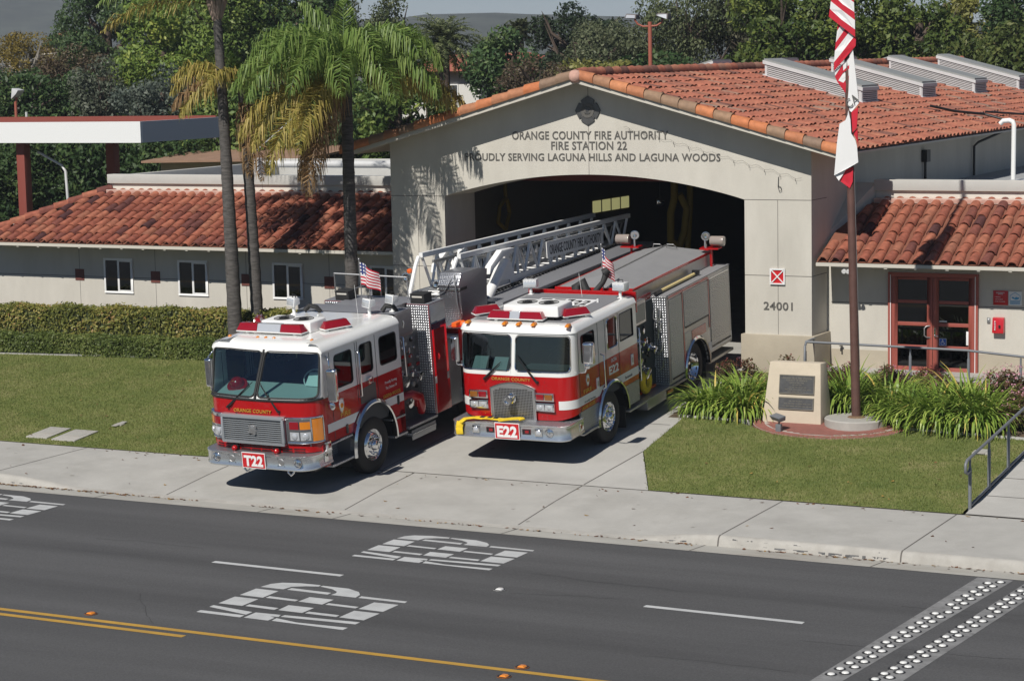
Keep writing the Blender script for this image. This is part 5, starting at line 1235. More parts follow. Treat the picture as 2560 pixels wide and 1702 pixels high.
mb = MB(); dots(mb, cb.at, [(-.97, 1.62), (-.72, 1.6), (-.72, 1.55), (-.68, 1.49), (-.6, 1.49), (-.52, 1.49), (.62, 1.52), (.55, 1.55), (.66, 1.6), (.62, 1.46), (.7, 1.46), (.7, 1.54), (-.75, .93), (-.65, .93), (-.74, .88), (.58, .93), (.68, .93), (.69, .88), (.5, 1.56)], .010); mb.build('bolt_heads', 'amber_pale', E) if False else mb.build('bolt_heads', 'chrome', E)
wipers(E, cb.at, [(-.62, 1.62, -.28, 1.93), (.52, 1.60, .12, 2.05)])
bumper(E, 1.25, -1.88, -1.12, .55, .84, .22, 'E22', [(-.68, 'sq'), (.66, 'sq'), (.88, 'rd'), (-.37, 'red'), (.40, 'red')])
mb = MB(); mb.box(1.235, 1.262, -1.32, -1.16, .62, .76, 0); mb.box(1.258, 1.266, -1.30, -1.2, .65, .73, 1); mb.build('bumper_lamp', ['chrome', 'red_lens'], E, bevel=.004)
mb = MB(); mb.box(-1.0, 1.0, -1.5, -1.4, .5, .86); mb.box(-.55, .55, -1.4, 7.0, .42, .7); mb.box(-.9, .9, .1, .35, .42, .62); mb.box(-.9, .9, 4.5, 4.75, .42, .62); mb.build('chassis', 'black', E)
# roof equipment
ac_unit(E, -.42, .74, -.92, -.26, 2.74, 2.95)
mb = MB(); mb.box(-.30, .62, -.85, -.3, 2.66, 2.745); mb.build('cooler_base', 'black', E)
lightbar(E, (-.10, -1.0, 2.668), 1.20, 0.0, [(-.6, -.12, 'red_lens'), (-.12, .10, 'clear_lens'), (.10, .6, 'red_lens')])
lightbar(E, (-.98, -.58, 2.668), .56, R(48), [(-.28, .28, 'red_lens')]); lightbar(E, (.92, -.52, 2.668), .56, R(48), [(-.28, .28, 'red_lens')])
for x in (-1.02, -.22, .08, .40, 1.12):
    mb = MB(); mb.hexa([(x-.045, -1.38, 2.655), (x+.045, -1.38, 2.655), (x+.05, -1.22, 2.655), (x-.05, -1.22, 2.655), (x-.03, -1.33, 2.70), (x+.03, -1.33, 2.70), (x+.035, -1.24, 2.71), (x-.035, -1.24, 2.71)]); mb.build('marker_lamp', 'amber_lens', E, bevel=.012)
scene_light(E, (-1.0, 1.46, 2.66), R(10), .15, True); scene_light(E, (1.02, 1.40, 2.66), R(-10), .15, True)
mb = MB()
for x, y in ((-.1, -.12), (.38, .55), (.75, .9)): mb.tube((x, y, 2.66), (x, y, 2.74), .025, .02, 8)
mb.path([(.2, 1.35, 2.66), (.14, 1.38, 3.15)], .004, 4); mb.build('antenna', 'white_plastic', E)
mb = MB(); mb.box(.62, .80, -.28, -.05, 2.66, 2.80); mb.build('siren_box', 'alu', E, bevel=.006)
mirror(E, [(1.2, -1.18, 1.72), (1.42, -1.28, 1.78), (1.50, -1.30, 1.98)], (1.53, -1.31, 2.16), .22, .42, .14, .1)
mirror(E, [(-1.2, -1.18, 1.78), (-1.36, -1.24, 1.8), (-1.38, -1.26, 2.0)], (-1.36, -1.28, 2.12), .17, .50, .12, -.1)
mb = MB(); mb.ball((1.47, -1.28, 1.90), .07, .03, .06); mb.build('spot_mirror', 'chrome', E, smooth=60)
# pump panel
mb = MB(); mb.box(-.95, .95, 1.70, 3.16, .5, 2.3, 0); mb.box(.95, 1.05, 1.72, 2.55, 1.95, 2.42, 1); mb.box(.98, 1.06, 1.74, 2.5, 2.0, 2.35, 2)
pp = mb.build('pump_panel', ['dark_int', 'steel', 'window'], E)
mb = MB(); rr_ = random.Random(3)
for k in range(26):
    y = rr_.uniform(1.85, 3.0); z = rr_.uniform(.95, 1.85); r_ = rr_.choice([.03, .045, .06]); mb.lathe((.95, y, z), (1, 0, 0), [(r_, 0), (r_, .03), (r_*.8, .035), (.001, .03)], 12, rr_.choice([0, 0, 1]), cap=False)
mb.build('gauges', ['chrome', 'black'], pp, smooth=40)
for (y, z, r_) in ((2.0, 1.25, .10), (2.35, .95, .13), (2.75, 1.35, .08), (2.2, 1.6, .06)):
    mb = MB(); mb.lathe((.95, y, z), (1, 0, -.25), [(r_, 0), (r_, .06), (r_*.75, .08), (r_*.75, .14), (r_*.95, .15), (r_*.95, .20), (.001, .21)], 16, cap=False); mb.build('hose_outlet', 'chrome', pp, smooth=40)
mb = MB(); mb.lathe((1.02, 2.35, .72), (1, 0, 0), [(.24, 0), (.26, .04), (.24, .08), (.12, .09), (.1, .02)], 20, cap=False); mb.build('hose_roll', 'yellow_hose', pp, smooth=50)
mb = MB(); mb.box(.93, 1.0, 1.9, 3.0, .47, .52); mb.box(1.0, 1.02, 2.52, 2.56, 1.5, 1.58); mb.build('panel_trim', 'orange', pp)
# body with roller doors
for s in (1, -1):
    x1 = s*1.24; xa, xb = sorted((s*.85, x1))
    mb = MB(); mb.box(xa, xb, 3.17, 4.03, .45, 2.33); mb.box(xa, xb, 4.03, 5.55, 1.12, 2.33); mb.box(xa, xb, 5.55, 6.80, .62, 2.33)
    mb.prism([(4.03, 1.13)]+[(4.03, .5)]+[(4.72-.66*math.cos(a), .45+.66*math.sin(a)) for a in np.linspace(.08, math.pi-.08, 20)]+[(5.55, .5), (5.55, 1.13)], lambda u, v, w: (s*(1.20+w*.04), u, v), 0, 1)
    bd = mb.build('body_side', 'body_alu', E, bevel=.006)
    for (y0, y1, z0_, z1_) in ((3.30, 3.99, .52, 2.23), (4.10, 5.47, 1.45, 2.23), (5.58, 6.72, .72, 2.25)):
        q = MB(); n = int((z1_-z0_)/.042)
        xs_ = s*1.243
        for k in range(n):
            a = z0_+(z1_-z0_)*k/n; b = z0_+(z1_-z0_)*(k+1)/n; m_ = (a+b)/2
            for (za, zc, oa, oc) in ((a, a+.006, 0, .010), (a+.006, b-.006, .010, .010), (b-.006, b, .010, 0)):
                q.poly([(xs_+s*oa, y0, za), (xs_+s*oa, y1, za), (xs_+s*oc, y1, zc), (xs_+s*oc, y0, zc)])
        rd = q.build('roller_door', 'roller', bd)
        q = MB(); xx = s*1.252
        q.beam((xx, y0+.03, z0_+.03), (xx, y1-.03, z0_+.03), .03, .03, (0, 0, 1)); q.build('door_bar', 'black', rd)
    q = MB()
    for y in (4.045, 5.515): q.box(min(x1, x1+s*.012), max(x1, x1+s*.012), y-.025, y+.025, 1.2 if y > 5 else .5, 2.28)
    q.box(min(x1, x1+s*.012), max(x1, x1+s*.012), 3.2, 5.5, 2.265, 2.30); q.build('red_trim', 'red_paint', bd)
    q = MB(); q.box(min(x1, x1+s*.008), max(x1, x1+s*.008), 4.5, 5.3, 1.14, 1.34, 0); q.box(min(x1, x1+s*.008), max(x1, x1+s*.008), 5.42, 6.78, .68, .86, 1); q.box(min(x1, x1+s*.008), max(x1, x1+s*.008), 4.1, 4.4, .98, 1.36, 2); q.box(min(x1, x1+s*.006), max(x1, x1+s*.006), 4.04, 4.15, .75, 1.2, 3); q.build('side_panel', ['red_paint', 'stripe_white', 'roller', 'red_paint'], bd)
    q = MB(); q.box(xa, xb, 3.165, 3.185, .5, 2.33); q.box(x1-.002 if s > 0 else x1-.012, x1+.012 if s > 0 else x1+.002, 3.17, 3.28, .5, 2.33); q.build('tread_corner', 'tread', bd)
    q = MB()
    for (z, w_) in ((1.95, .08), (1.7, .07), (1.28, .09), (.92, .09)): q.path([(s*1.05-w_, 3.15, z+.1), (s*1.05-w_, 3.10, z-.05), (s*1.05, 3.09, z-.14), (s*1.05+w_, 3.10, z-.05), (s*1.05+w_, 3.15, z+.1)], .014, 6)
    q.path([(s*1.05, 3.13, 2.1), (s*1.05, 3.12, 1.45)], .02, 6); q.build('forcing_tools', 'steel', bd, smooth=50)
    q = MB(); q.box(min(s*.88, s*1.24), max(s*.88, s*1.24), 3.2, 6.85, 2.33, 2.345); q.build('body_top', 'canvas_grey', bd)
    q = MB(); q.box(min(s*.9, s*1.245), max(s*.9, s*1.245), 5.4, 6.86, .40, .46); q.build('rear_step', 'alu', bd, bevel=.006)
mb = MB(); mb.box(-.86, .86, 3.2, 6.8, .6, 2.3); mb.build('body_core', 'red_paint', E)
mb = MB(); mb.box(-1.2, 1.2, 1.75, 1.80, 2.3, 2.72); mb.box(-.9, .9, 1.8, 3.2, 2.3, 2.42); mb.build('cross_lay', 'red_paint', E) if False else mb.build('hose_tray', 'red_paint', E)
# hose bed with pitched cover and red rails
mb = MB()
for s in (1, -1): mb.beam((s*.86, 2.35, 2.62), (s*.86, 6.8, 2.62), .035, .05)
mb.box(-.88, .88, 2.33, 2.37, 2.33, 2.66); mb.box(-.88, .88, 6.76, 6.8, 2.33, 2.66); mb.build('hose_bed', 'red_paint', E, bevel=.006)
mb = MB()
for s in (1, -1): mb.box(min(s*.845, s*.875), max(s*.845, s*.875), 2.4, 6.78, 2.30, 2.60)
mb.build('bed_side', 'alu', E)
mb = MB(); N_ = (-.84, .84); P = lambda x, y, z: (x, y, z)
mb.poly([P(-.84, 2.42, 2.64), P(.84, 2.42, 2.64), P(0, 3.4, 2.80)]); mb.poly([P(.84, 2.42, 2.64), P(.84, 6.75, 2.64), P(0, 6.2, 2.84), P(0, 3.4, 2.80)]); mb.poly([P(-.84, 2.42, 2.64), P(0, 3.4, 2.80), P(0, 6.2, 2.84), P(-.84, 6.75, 2.64)]); mb.poly([P(.84, 6.75, 2.64), P(-.84, 6.75, 2.64), P(0, 6.2, 2.84)])
mb.build('hose_cover', 'canvas_grey', E)
mb = MB(); mb.path([(0, 3.38, 2.81), (0, 6.22, 2.85)], .014, 6)
for x in (-.16, .16): mb.path([(x-.1, 6.1, 2.8), (x-.05, 6.05, 2.9), (x+.1, 6.05, 2.9), (x+.14, 6.15, 2.8)], .012, 6)
mb.build('cover_seam', 'alu', E, smooth=50)
mb = MB(); mb.path([(1.02, 3.4, 2.40), (1.02, 5.35, 2.40)], .035, 10); mb.build('pike_pole', 'tool_handle', E, smooth=50)
mb = MB(); mb.path([(1.02, 3.15, 2.40), (1.02, 3.45, 2.40)], .042, 8); mb.path([(1.02, 5.3, 2.40), (1.02, 5.45, 2.42)], .042, 8); mb.box(.94, 1.10, 5.38, 5.44, 2.38, 2.47); mb.build('pole_bracket', 'black', E, smooth=40)
for s in (1, -1):
    mb = MB(); mb.path([(s*.95, 6.5, 2.3), (s*.95, 6.5, 2.74)], .03, 8); mb.box(s*.95-.22, s*.95+.22, 6.38, 6.62, 2.74, 2.77); ms_ = mb.build('lamp_mast', 'red_paint', E)
    mb = MB(); mb.path([(s*.95+.02, 6.48, 2.92), (s*.95+.34, 6.48, 2.92)] if s > 0 else [(s*.95-.02, 6.48, 2.92), (s*.95-.34, 6.48, 2.92)], .11, 18); mb.build('beacon', 'beacon_lens', ms_, bevel=.02)
    mb = MB(); mb.path([(s*.95-s*.1, 6.45, 2.77), (s*.95-s*.1, 6.45, 2.93)], .03, 8); mb.lathe((s*.95-s*.1, 6.50, 3.02), (.3, -1, 0), [(.03, -.1), (.09, 0), (.10, .04), (.085, .045), (.001, .02)], 18, cap=False); mb.build('spotlight', 'chrome', ms_, smooth=50)
mb = MB(); mb.path([(-.02, 1.95, 2.42), (.0, 2.0, 2.62), (-.12, 2.1, 2.82), (-.24, 2.0, 2.72), (-.16, 1.84, 2.56)], [.09, .10, .10, .10, .08], 10); mb.path([(.1, 1.98, 2.55), (.28, 2.2, 2.80), (.34, 2.28, 2.98)], [.06, .055, .07], 10); mb.path([(.30, 2.25, 2.98), (.38, 2.3, 3.06)], [.10, .07], 10); mb.build('deck_gun', 'rubber', E, smooth=50)
# yellow strap hose lying over the bumper
o = thing('bumper_hose', 'flat yellow hose folded over the chrome bumper of the fire engine', 'hose', E.location); o.rotation_mode = 'QUATERNION'; o.rotation_quaternion = E.rotation_quaternion
def strap(mb, P, w, t=.018):
    for i in range(len(P)-1):
        a, b = Vector(P[i]), Vector(P[i+1]); d = (b-a).normalized(); up = Vector((0, 0, 1)) if abs(d.z) < .8 else Vector((0, -1, 0)); mb.beam(a-d*.008, b+d*.008, w, t, up)
mb = MB(); strap(mb, [(-1.02, -1.93, .60), (-1.03, -1.93, .72), (-1.0, -1.92, .83), (-.93, -1.84, .885), (-.78, -1.74, .89), (-.62, -1.70, .87)], .15)
strap(mb, [(-.80, -1.68, .875), (-.5, -1.70, .885), (-.2, -1.72, .875), (-.12, -1.76, .88)], .13, .03); strap(mb, [(-.22, -1.80, .88), (.0, -1.72, .90), (.18, -1.68, .91), (.24, -1.72, .895)], .12, .035)
mb.build('hose', 'yellow_hose', o, bevel=.012)
mb = MB()
for x in (-.62, -.46, -.33): mb.box(x-.045, x+.045, -1.755, -1.645, .902, .906)
mb.build('hose_lettering', 'rubber', o)

# ================= ladder truck =================
T = truck_root('ladder_truck', 'red and white ladder truck with a long white aerial ladder and a barred grille', (-1.179, -9.884, -.898), -2.16)
ct = Cab(1.24, -1.86, .42, .07, lambda z: .44*max(0, (z-1.86))/.85)
Ut = ct.su(1.24); ust = ct.stations(-Ut, Ut, .07)
uyt = lambda u: ct.F+ct.r+(abs(u)-ct.ue)
TC, TZ, TRY, TRZ = .08, .60, .72, .80
def zb_t(u):
    if abs(u) < ct.ue: return .88
    y = uyt(u); a = arch(y, TC, TZ, TRY, TRZ)
    return max(a, .98 if y < TC else .56)
uet = ust+[s*ct.su(TC+TRY*math.cos(k*math.pi/24)) for k in range(25) for s in (1, -1)]+[s*ct.su(TC+.001) for s in (1, -1)]
mb = MB(); shell(mb, lambda u, z: ct.at(u, z), uet, zb_t, 1.84); mb.build('cab_body', 'red_paint', T, smooth=40)
mb = MB()
opt = [(.028, 1.31, 1.90, 2.69, .10), (-1.31, -.028, 1.90, 2.69, .10)]
sot = [(ct.su(-1.05), ct.su(-.46), 1.93, 2.56, .07), (ct.su(-.19), ct.su(.24), 2.0, 2.57, .07), (ct.su(.50), ct.su(1.10), 2.02, 2.57, .07)]
sot = sot+[(-b, -a, p, q, r_) for a, b, p, q, r_ in sot]
shell(mb, lambda u, z: ct.at(u, z), ust, 1.84, 2.70, opt+sot, 0, MB(), 0, nz=3)
cut = mb.build('cab_upper', 'white_paint', T, smooth=40)
g1 = MB(); shell(MB(), lambda u, z: ct.at(u, z, -.008), ust, 1.84, 2.70, opt, 0, g1, 0, nz=3); g1.build('windshield', 'windshield', cut, smooth=60)
g2 = MB(); shell(MB(), lambda u, z: ct.at(u, z, -.012), ust, 1.84, 2.70, sot, 0, g2, 0); g2.build('side_window', 'side_glass', cut)
mb = MB()
for o in opt: rim_line(mb, ct.at, o, .002, .020, 0)
for o in sot: rim_line(mb, ct.at, o, .001, .012, 0)
mb.path([ct.at(0, 1.86, .012), ct.at(0, 2.72, .012)], .026, 6)
mb.build('window_seal', 'rubber', cut, smooth=60)
mb = MB(); P = [ct.at(u, 1.86, .006) for u in ct.stations(-1.42, 1.42, .06)]; mb.path(P, .022, 6); mb.build('windshield_sill', 'rubber', cut, smooth=60)
mb = MB(); mb.box(-1.22, 1.22, 1.22, 1.24, .6, 2.75, 0); mb.box(-1.20, 1.20, 1.20, 1.218, .98, 2.72, 1); mb.box(-1.19, 1.19, -1.0, 1.2, 2.66, 2.67, 1); mb.build('cab_rear_wall', ['white_paint', 'dark_int'], T)
mb = MB(); roof_cap(mb, ct, None, [(2.68, -.015), (2.70, -.018), (2.73, -.010), (2.77, .012), (2.81, .05), (2.84, .11), (2.855, .20), (2.865, .34)], 1.24)
rt_ = mb.build('roof', 'white_paint', T, smooth=60)
# interior
mb = MB(); mb.box(-1.18, 1.18, -1.5, 1.2, .98, 1.02, 0); mb.hexa([(-1.08, -1.78, 1.0), (1.08, -1.78, 1.0), (1.18, -1.0, 1.0), (-1.18, -1.0, 1.0), (-1.06, -1.74, 1.86), (1.06, -1.74, 1.86), (1.16, -1.05, 1.98), (-1.16, -1.05, 1.98)], 1)
for x in (-.75, .75): mb.box(x-.26, x+.26, -.25, -.1, 1.2, 2.2, 0)
mb.box(-.35, .35, -1.0, .9, 1.0, 1.95, 2)
it = mb.build('cab_interior', ['dark_int', 'dash', 'dark_int'], T)
mb = MB()
for s in (1, -1): mb.box(min(s*1.19, s*1.2), max(s*1.19, s*1.2), -1.1, 1.2, .98, 1.9)
mb.build('door_lining', 'dark_int', T)
mb = MB(); mb.path([(.72+.23*math.cos(t), -.98+.10*math.sin(t), 2.08+.16*math.sin(t)) for t in [k*math.pi/10 for k in range(21)]], .014, 6, False); mb.build('steering_wheel', 'sign_white', it, smooth=60)
mb = MB(); mb.hexa([(.62, -1.16, 1.98), (.95, -1.16, 1.98), (.95, -1.1, 1.98), (.62, -1.1, 1.98), (.64, -1.0, 2.2), (.96, -1.0, 2.2), (.96, -.96, 2.2), (.64, -.96, 2.2)]); mb.build('map_board', 'paper', it)
o = thing('helmet', 'red fire helmet lying on the dashboard of the ladder truck', 'helmet', T.location); o.rotation_mode = 'QUATERNION'; o.rotation_quaternion = T.rotation_quaternion
mb = MB(); mb.lathe((-.80, -1.36, 1.96), (.15, -.45, .8), [(.20, 0), (.20, .012), (.145, .03), (.135, .08), (.10, .14), (.04, .165), (.001, .17)], 20, cap=False); mb.build('shell', 'red_paint', o, smooth=50); mb = MB(); mb.lathe((-.80, -1.47, 2.02), (.1, -1, .3), [(.06, .02), (.05, .03), (.001, .035)], 8, cap=False); mb.build('badge', 'gold', o)
# fenders, wheels, steps
for s in (1, -1):
    fender(T, s*1.215, TC, TZ, TRY-.015, TRZ-.015, math.pi*1.04, -.06, s, .12, .06)
    wheel(T, s*1.23, .08, .56, .555, .305, s)
    for y in (4.25, 5.6): wheel(T, s*1.22, y, .55, .55, .3, s, deep=True, w=.32)
    fender(T, s*1.20, 4.9, .60, 1.42, .70, math.pi*1.0, 0, s)
    mb = MB(); xx = sorted((s*.85, s*1.27))
    mb.box(xx[0], xx[1], -1.38, -.60, .50, .55); mb.box(xx[0], xx[1], -1.5, -.66, .93, .965); mb.box(xx[0], xx[1], .78, 1.25, .50, .55); mb.box(xx[0], xx[1], .72, 1.22, .86, .90); mb.build('step_board', 'tread', T, bevel=.012)
    mb = MB(); mb.box(s*.86, s*.88, -1.5, -.6, .5, 1.0); mb.box(s*.86, s*.88, .7, 1.24, .5, 1.0); mb.box(min(s*.86, s*1.2), max(s*.86, s*1.2), -.64, -.62, .5, 1.0); mb.build('step_well', 'tread_fine', T)
    mb = MB(); mb.prism([(-1.58, .56), (-1.40, .56), (-1.40, .99), (-1.62, .99)], lambda u, v, w: (s*(1.18+.05*w), u, v), 0, 1); mb.prism([(1.1, .56), (1.24, .56), (1.24, .99), (1.05, .99)], lambda u, v, w: (s*(1.20+.04*w), u, v), 0, 1); mb.build('cab_skirt', 'red_paint', T)
    mb = MB(); fn = lambda u, z: ct.at(u, z, .004); a = ct.su(1.235); sz = lambda u: max(1.165, arch(uyt(u), TC, TZ, TRY+.07, TRZ+.07)) if abs(u) > ct.ue else 1.165
    ul = ct.stations(ct.su(-1.42), a, .045); ul = ul if s > 0 else [-x for x in ul][::-1]
    shell(mb, fn, ul, sz, lambda u: max(1.33, sz(u))); mb.build('stripe', 'stripe_white', T, smooth=40)
    mb = MB()
    for y, z0_, z1_ in ((-1.20, 1.0, 2.66), (-.33, 1.45, 2.66), (.36, 1.45, 2.66), (-.26, 1.45, 2.66)): mb.box(s*1.237, s*1.2435, y-.006, y+.006, z0_, z1_)
    mb.build('door_gap', 'rubber', T)
    mb = MB()
    for y, z in ((-.80, 1.10), (1.02, 1.22)): mb.box(min(s*1.24, s*1.26), max(s*1.24, s*1.26), y-.035, y+.035, z-.09, z+.09)
    mb.build('door_handle', 'black', T, bevel=.01)
    mb = MB(); mb.path([(s*1.24, -.30, 2.48), (s*1.31, -.30, 2.46), (s*1.31, -.30, 1.62), (s*1.24, -.30, 1.60)], .016, 8); mb.path([(s*1.05, 1.33, 2.42), (s*1.27, 1.33, 2.40), (s*1.27, 1.36, 1.62), (s*1.05, 1.36, 1.60)], .018, 8); mb.build('grab_rail', 'chrome', T, smooth=60)
    badge(T, s*1.24, -.92, 1.58, .095, .145, s)
    mb = MB(); mb.prism([(-.26, 1.44), (.28, 1.44), (.28, 1.76), (-.26, 1.72)], lambda u, v, w: (s*(1.241+.006*w), u, v), 0, 1); mb.build('kick_plate', 'louver_dark', T)
    mb = MB(); mb.box(min(s*1.24, s*1.30), max(s*1.24, s*1.30), -.02, .14, 1.78, 1.9, 0); mb.box(min(s*1.24, s*1.305), max(s*1.24, s*1.305), .0, .12, 1.80, 1.88, 1); mb.build('side_warning_lamp', ['chrome', 'red_lens'], T, bevel=.008)
    mb = MB(); mb.box(min(s*1.20, s*1.275), max(s*1.20, s*1.275), -1.56, -1.40, .86, 1.03, 0); mb.box(min(s*1.20, s*1.283), max(s*1.20, s*1.283), -1.52, -1.41, .90, 1.0, 1); mb.build('corner_lamp', ['chrome', 'red_lens'], T, bevel=.008)
    if s > 0:
        mb = MB(); lettering(mb, 'FIRE', (1.2415, -.80, 1.36), (0, 1, 0), (0, 0, 1), .34, .08, .01, .004); lettering(mb, 'LAGUNA WOODS', (1.2415, .82, 1.36), (0, 1, 0), (0, 0, 1), .62, .07, .01, .004); mb.build('lettering', 'gold', T)
        mb = MB(); lettering(mb, 'Proudly Serving', (1.2415, .82, 1.63), (0, 1, 0), (0, 0, 1), .42, .05, 0, .004); lettering(mb, 'The Citizens Of', (1.2415, .82, 1.52), (0, 1, 0), (0, 0, 1), .40, .05, 0, .004); mb.build('lettering', 'sign_white', T)
# grille and lamps
yt = -1.93
mb = MB(); x0, x1, z0_, z1_ = -.78, .64, 1.02, 1.57
for a in ((x0, x1, z0_, z0_+.06), (x0, x1, z1_-.06, z1_), (x0, x0+.05, z0_+.06, z1_-.06), (x1-.05, x1, z0_+.06, z1_-.06)): mb.box(a[0], a[1], yt-.075, yt+.06, a[2], a[3])
gt = mb.build('grille', 'grille_bar', T, bevel=.012)
mb = MB(); mb.box(x0+.05, x1-.05, yt, yt+.02, z0_+.06, z1_-.06); mb.build('grille_back', 'black', gt)
mb = MB()
for k in range(11): z = z0_+.085+k*.039; mb.box(x0+.05, x1-.05, yt-.05, yt-.005, z-.009, z+.007)
mb.build('grille_bars', 'grille_bar', gt, bevel=.004)
mb = MB(); mb.lathe((-.07, yt-.05, 1.30), (0, -1, 0), [(.095, 0), (.085, .02), (.05, .03), (.001, .03)], 12, cap=False)
for k in range(4): a = .6+k*math.pi/2; mb.beam((-.07+.06*math.cos(a), yt-.07, 1.30+.06*math.sin(a)), (-.07+.11*math.cos(a), yt-.07, 1.30+.11*math.sin(a)), .05, .02, (0, 1, 0))
mb.build('grille_emblem', 'alu', gt, smooth=40)
for s in (-1, 1):
    xa, xb = (-1.14, -.80) if s < 0 else (.66, 1.08)
    fh = lambda u, z, o_=0: ct.at(u, z, o_)
    mb = MB()
    ua, ub = (xa-.16, xb) if s < 0 else (xa, xb+.28)
    fnh = lambda u, z: ct.at(u, z, .035)
    shell(mb, fnh, ct.stations(ua, ub, .05), 1.06, 1.56)
    for (zz0, zz1) in ((1.06, 1.06), (1.56, 1.56)):
        ss = ct.stations(ua, ub, .05)
        for a, b in zip(ss[:-1], ss[1:]): mb.poly([ct.at(a, zz0, 0), ct.at(b, zz0, 0), ct.at(b, zz0, .035), ct.at(a, zz0, .035)])
    for u_ in (ua, ub): mb.poly([ct.at(u_, 1.06, 0), ct.at(u_, 1.06, .035), ct.at(u_, 1.56, .035), ct.at(u_, 1.56, 0)])
    hb = mb.build('lamp_housing', 'chrome', T, smooth=40)
    mb = MB(); sh_ = [(ua+.01, 1.075), (ub-.01, 1.075), (ub-.01, 1.545), (ua+.01, 1.545), (ua+.01, 1.075)]
    PP = []
    for (a, za), (b, zb_) in zip(sh_[:-1], sh_[1:]):
        for k in range(8): PP.append(ct.at(a+(b-a)*k/8, za+(zb_-za)*k/8, .04))
    PP.append(PP[0]); mb.path(PP, .016, 6, False); mb.build('housing_rim', 'chrome', hb, smooth=60)
    xi = ub-.02 if s < 0 else ua+.06; xo = xi-.40 if s < 0 else xi+.40
    lam = sorted([(xi, (xi+xo)/2), ((xi+xo)/2, xo)], key=lambda t: abs((t[0]+t[1])/2))
    for k, (a, b) in enumerate(lam):
        a, b = min(a, b)+.012, max(a, b)-.012
        q = MB(); shell(q, lambda u, z: ct.at(u, z, .055), ct.stations(a, b, .04), 1.335, 1.475); 
        for u_ in (a, b): q.poly([ct.at(u_, 1.335, .03), ct.at(u_, 1.335, .055), ct.at(u_, 1.475, .055), ct.at(u_, 1.475, .03)])
        q.poly([ct.at(a, 1.475, .03), ct.at(b, 1.475, .03), ct.at(b, 1.475, .055), ct.at(a, 1.475, .055)]); q.build('signal_lamp', 'red_lens' if k == 0 else 'amber_lens', hb)
        q = MB(); c_ = ct.at((a+b)/2, 1.20, .04); n_ = Vector(ct.at((a+b)/2, 1.20, .1))-Vector(c_); shell(q, lambda u, z: ct.at(u, z, .05), ct.stations(a, b, .04), 1.125, 1.285); [q.poly([ct.at(u_, 1.125, .03), ct.at(u_, 1.125, .05), ct.at(u_, 1.285, .05), ct.at(u_, 1.285, .03)]) for u_ in (a, b)]; q.lathe(Vector(c_)+n_.normalized()*.012, n_, [(.062, 0), (.058, .01), (.03, .022), (.001, .026)], 16, cap=False); q.build('headlight', 'clear_lens', hb)
    if s > 0:
        q = MB(); shell(q, lambda u, z: ct.at(u, z, .055), ct.stations(xo+.02, ub-.03, .04), 1.10, 1.52); q.build('corner_signal', 'amber_lens', hb)
    else:
        q = MB(); shell(q, lambda u, z: ct.at(u, z, .055), ct.stations(ua+.02, xo-.01, .04), 1.10, 1.52); q.build('corner_signal', 'amber_lens', hb)
mb = MB(); lettering(mb, 'ORANGE COUNTY', (-.07, -1.932, 1.61), (1, 0, 0), (0, 0, 1), .86, .066, .004, .012); mb.build('lettering', 'gold', T)
mb = MB()
for (a, b) in ((-1.02, -.86), (-.82, -.63), (-.42, -.2), (-.17, .04), (.07, .28), (.52, .72), (.76, .98)):
    for z in (.905, .95, .99)[:2 + (abs(a) < .5)]: P = [ct.at(a, z, .006), ct.at(b, z, .006)]; mb.beam(P[0], P[1], .012, .018, (0, 0, 1))
mb.build('cooling_slots', 'black', T)
mb = MB(); mb.box(-.62, -.46, -1.96, -1.9, .86, .99); mb.box(.34, .48, -1.96, -1.9, .86, .99); mb.build('tow_pocket', 'black', T)
mb = MB()
for x in (-.52, .44): mb.ball((x, -1.99, .91), .06)
mb.build('tow_eye', 'red_paint', T, smooth=60)
wipers(T, ct.at, [(-.66, 1.68, -.16, 2.12), (.52, 1.66, .10, 2.12)])
bumper(T, 1.24, -2.10, -1.35, .60, .87, .34, 'T22', [(-.88, 'rd'), (.98, 'rd'), (-.52, 'vt'), (.60, 'vt')])
mb = MB()
for x in (-.28, .72): mb.path([(x-.06, -1.95, .6), (x-.06, -1.98, .52), (x, -1.98, .47), (x+.06, -1.98, .52), (x+.06, -1.95, .6)], .022, 8)
mb.build('tow_hook', 'chrome', T, smooth=60)
mb = MB(); mb.box(1.225, 1.255, -1.62, -1.5, .66, .82); mb.build('bumper_end_lamp', 'chrome', T, bevel=.02)
mb = MB(); mb.box(-1.1, 1.1, -1.75, -1.5, .5, .9); mb.box(-.55, .55, -1.5, 12.5, .45, .8); mb.box(-1, 1, -.1, .25, .42, .66); mb.build('chassis', 'black', T)
# roof equipment
ac_unit(T, -.66, .47, -.62, -.08, 2.865, 3.07)
lightbar(T, (-.30, -.78, 2.86), 1.52, 0.0, [(-.76, -.28, 'red_lens'), (-.28, .26, 'clear_lens'), (.26, .76, 'red_lens')], .24, .14)
lightbar(T, (.76, -.20, 2.86), .58, R(62), [(-.29, .29, 'red_lens')]); lightbar(T, (-1.0, -.24, 2.86), .58, R(-62), [(-.29, .29, 'red_lens')])
for x in (-1.05, -.40, -.21, -.02, .84): mb = MB(); mb.ball((x, -1.12, 2.855), .035, .045, .03); mb.build('marker_lamp', 'amber_lens', T, smooth=60)
scene_light(T, (-1.02, .98, 2.85), R(-25), .17); scene_light(T, (.66, 1.14, 2.85), R(-28), .17); scene_light(T, (1.0, 1.45, 2.88), R(-28), .17)
mb = MB()
for x, y in ((.20, .2), (.55, .1)): mb.tube((x, y, 2.86), (x, y, 2.94), .02, .015, 8)
mb.path([(.25, -.02, 2.86), (.25, -.02, 3.06)], .006, 5); mb.ball((.25, -.02, 3.07), .025); mb.path([(.55, .9, 2.86), (.52, .9, 3.5)], .004, 4); mb.build('antenna', 'white_plastic', T, smooth=40)
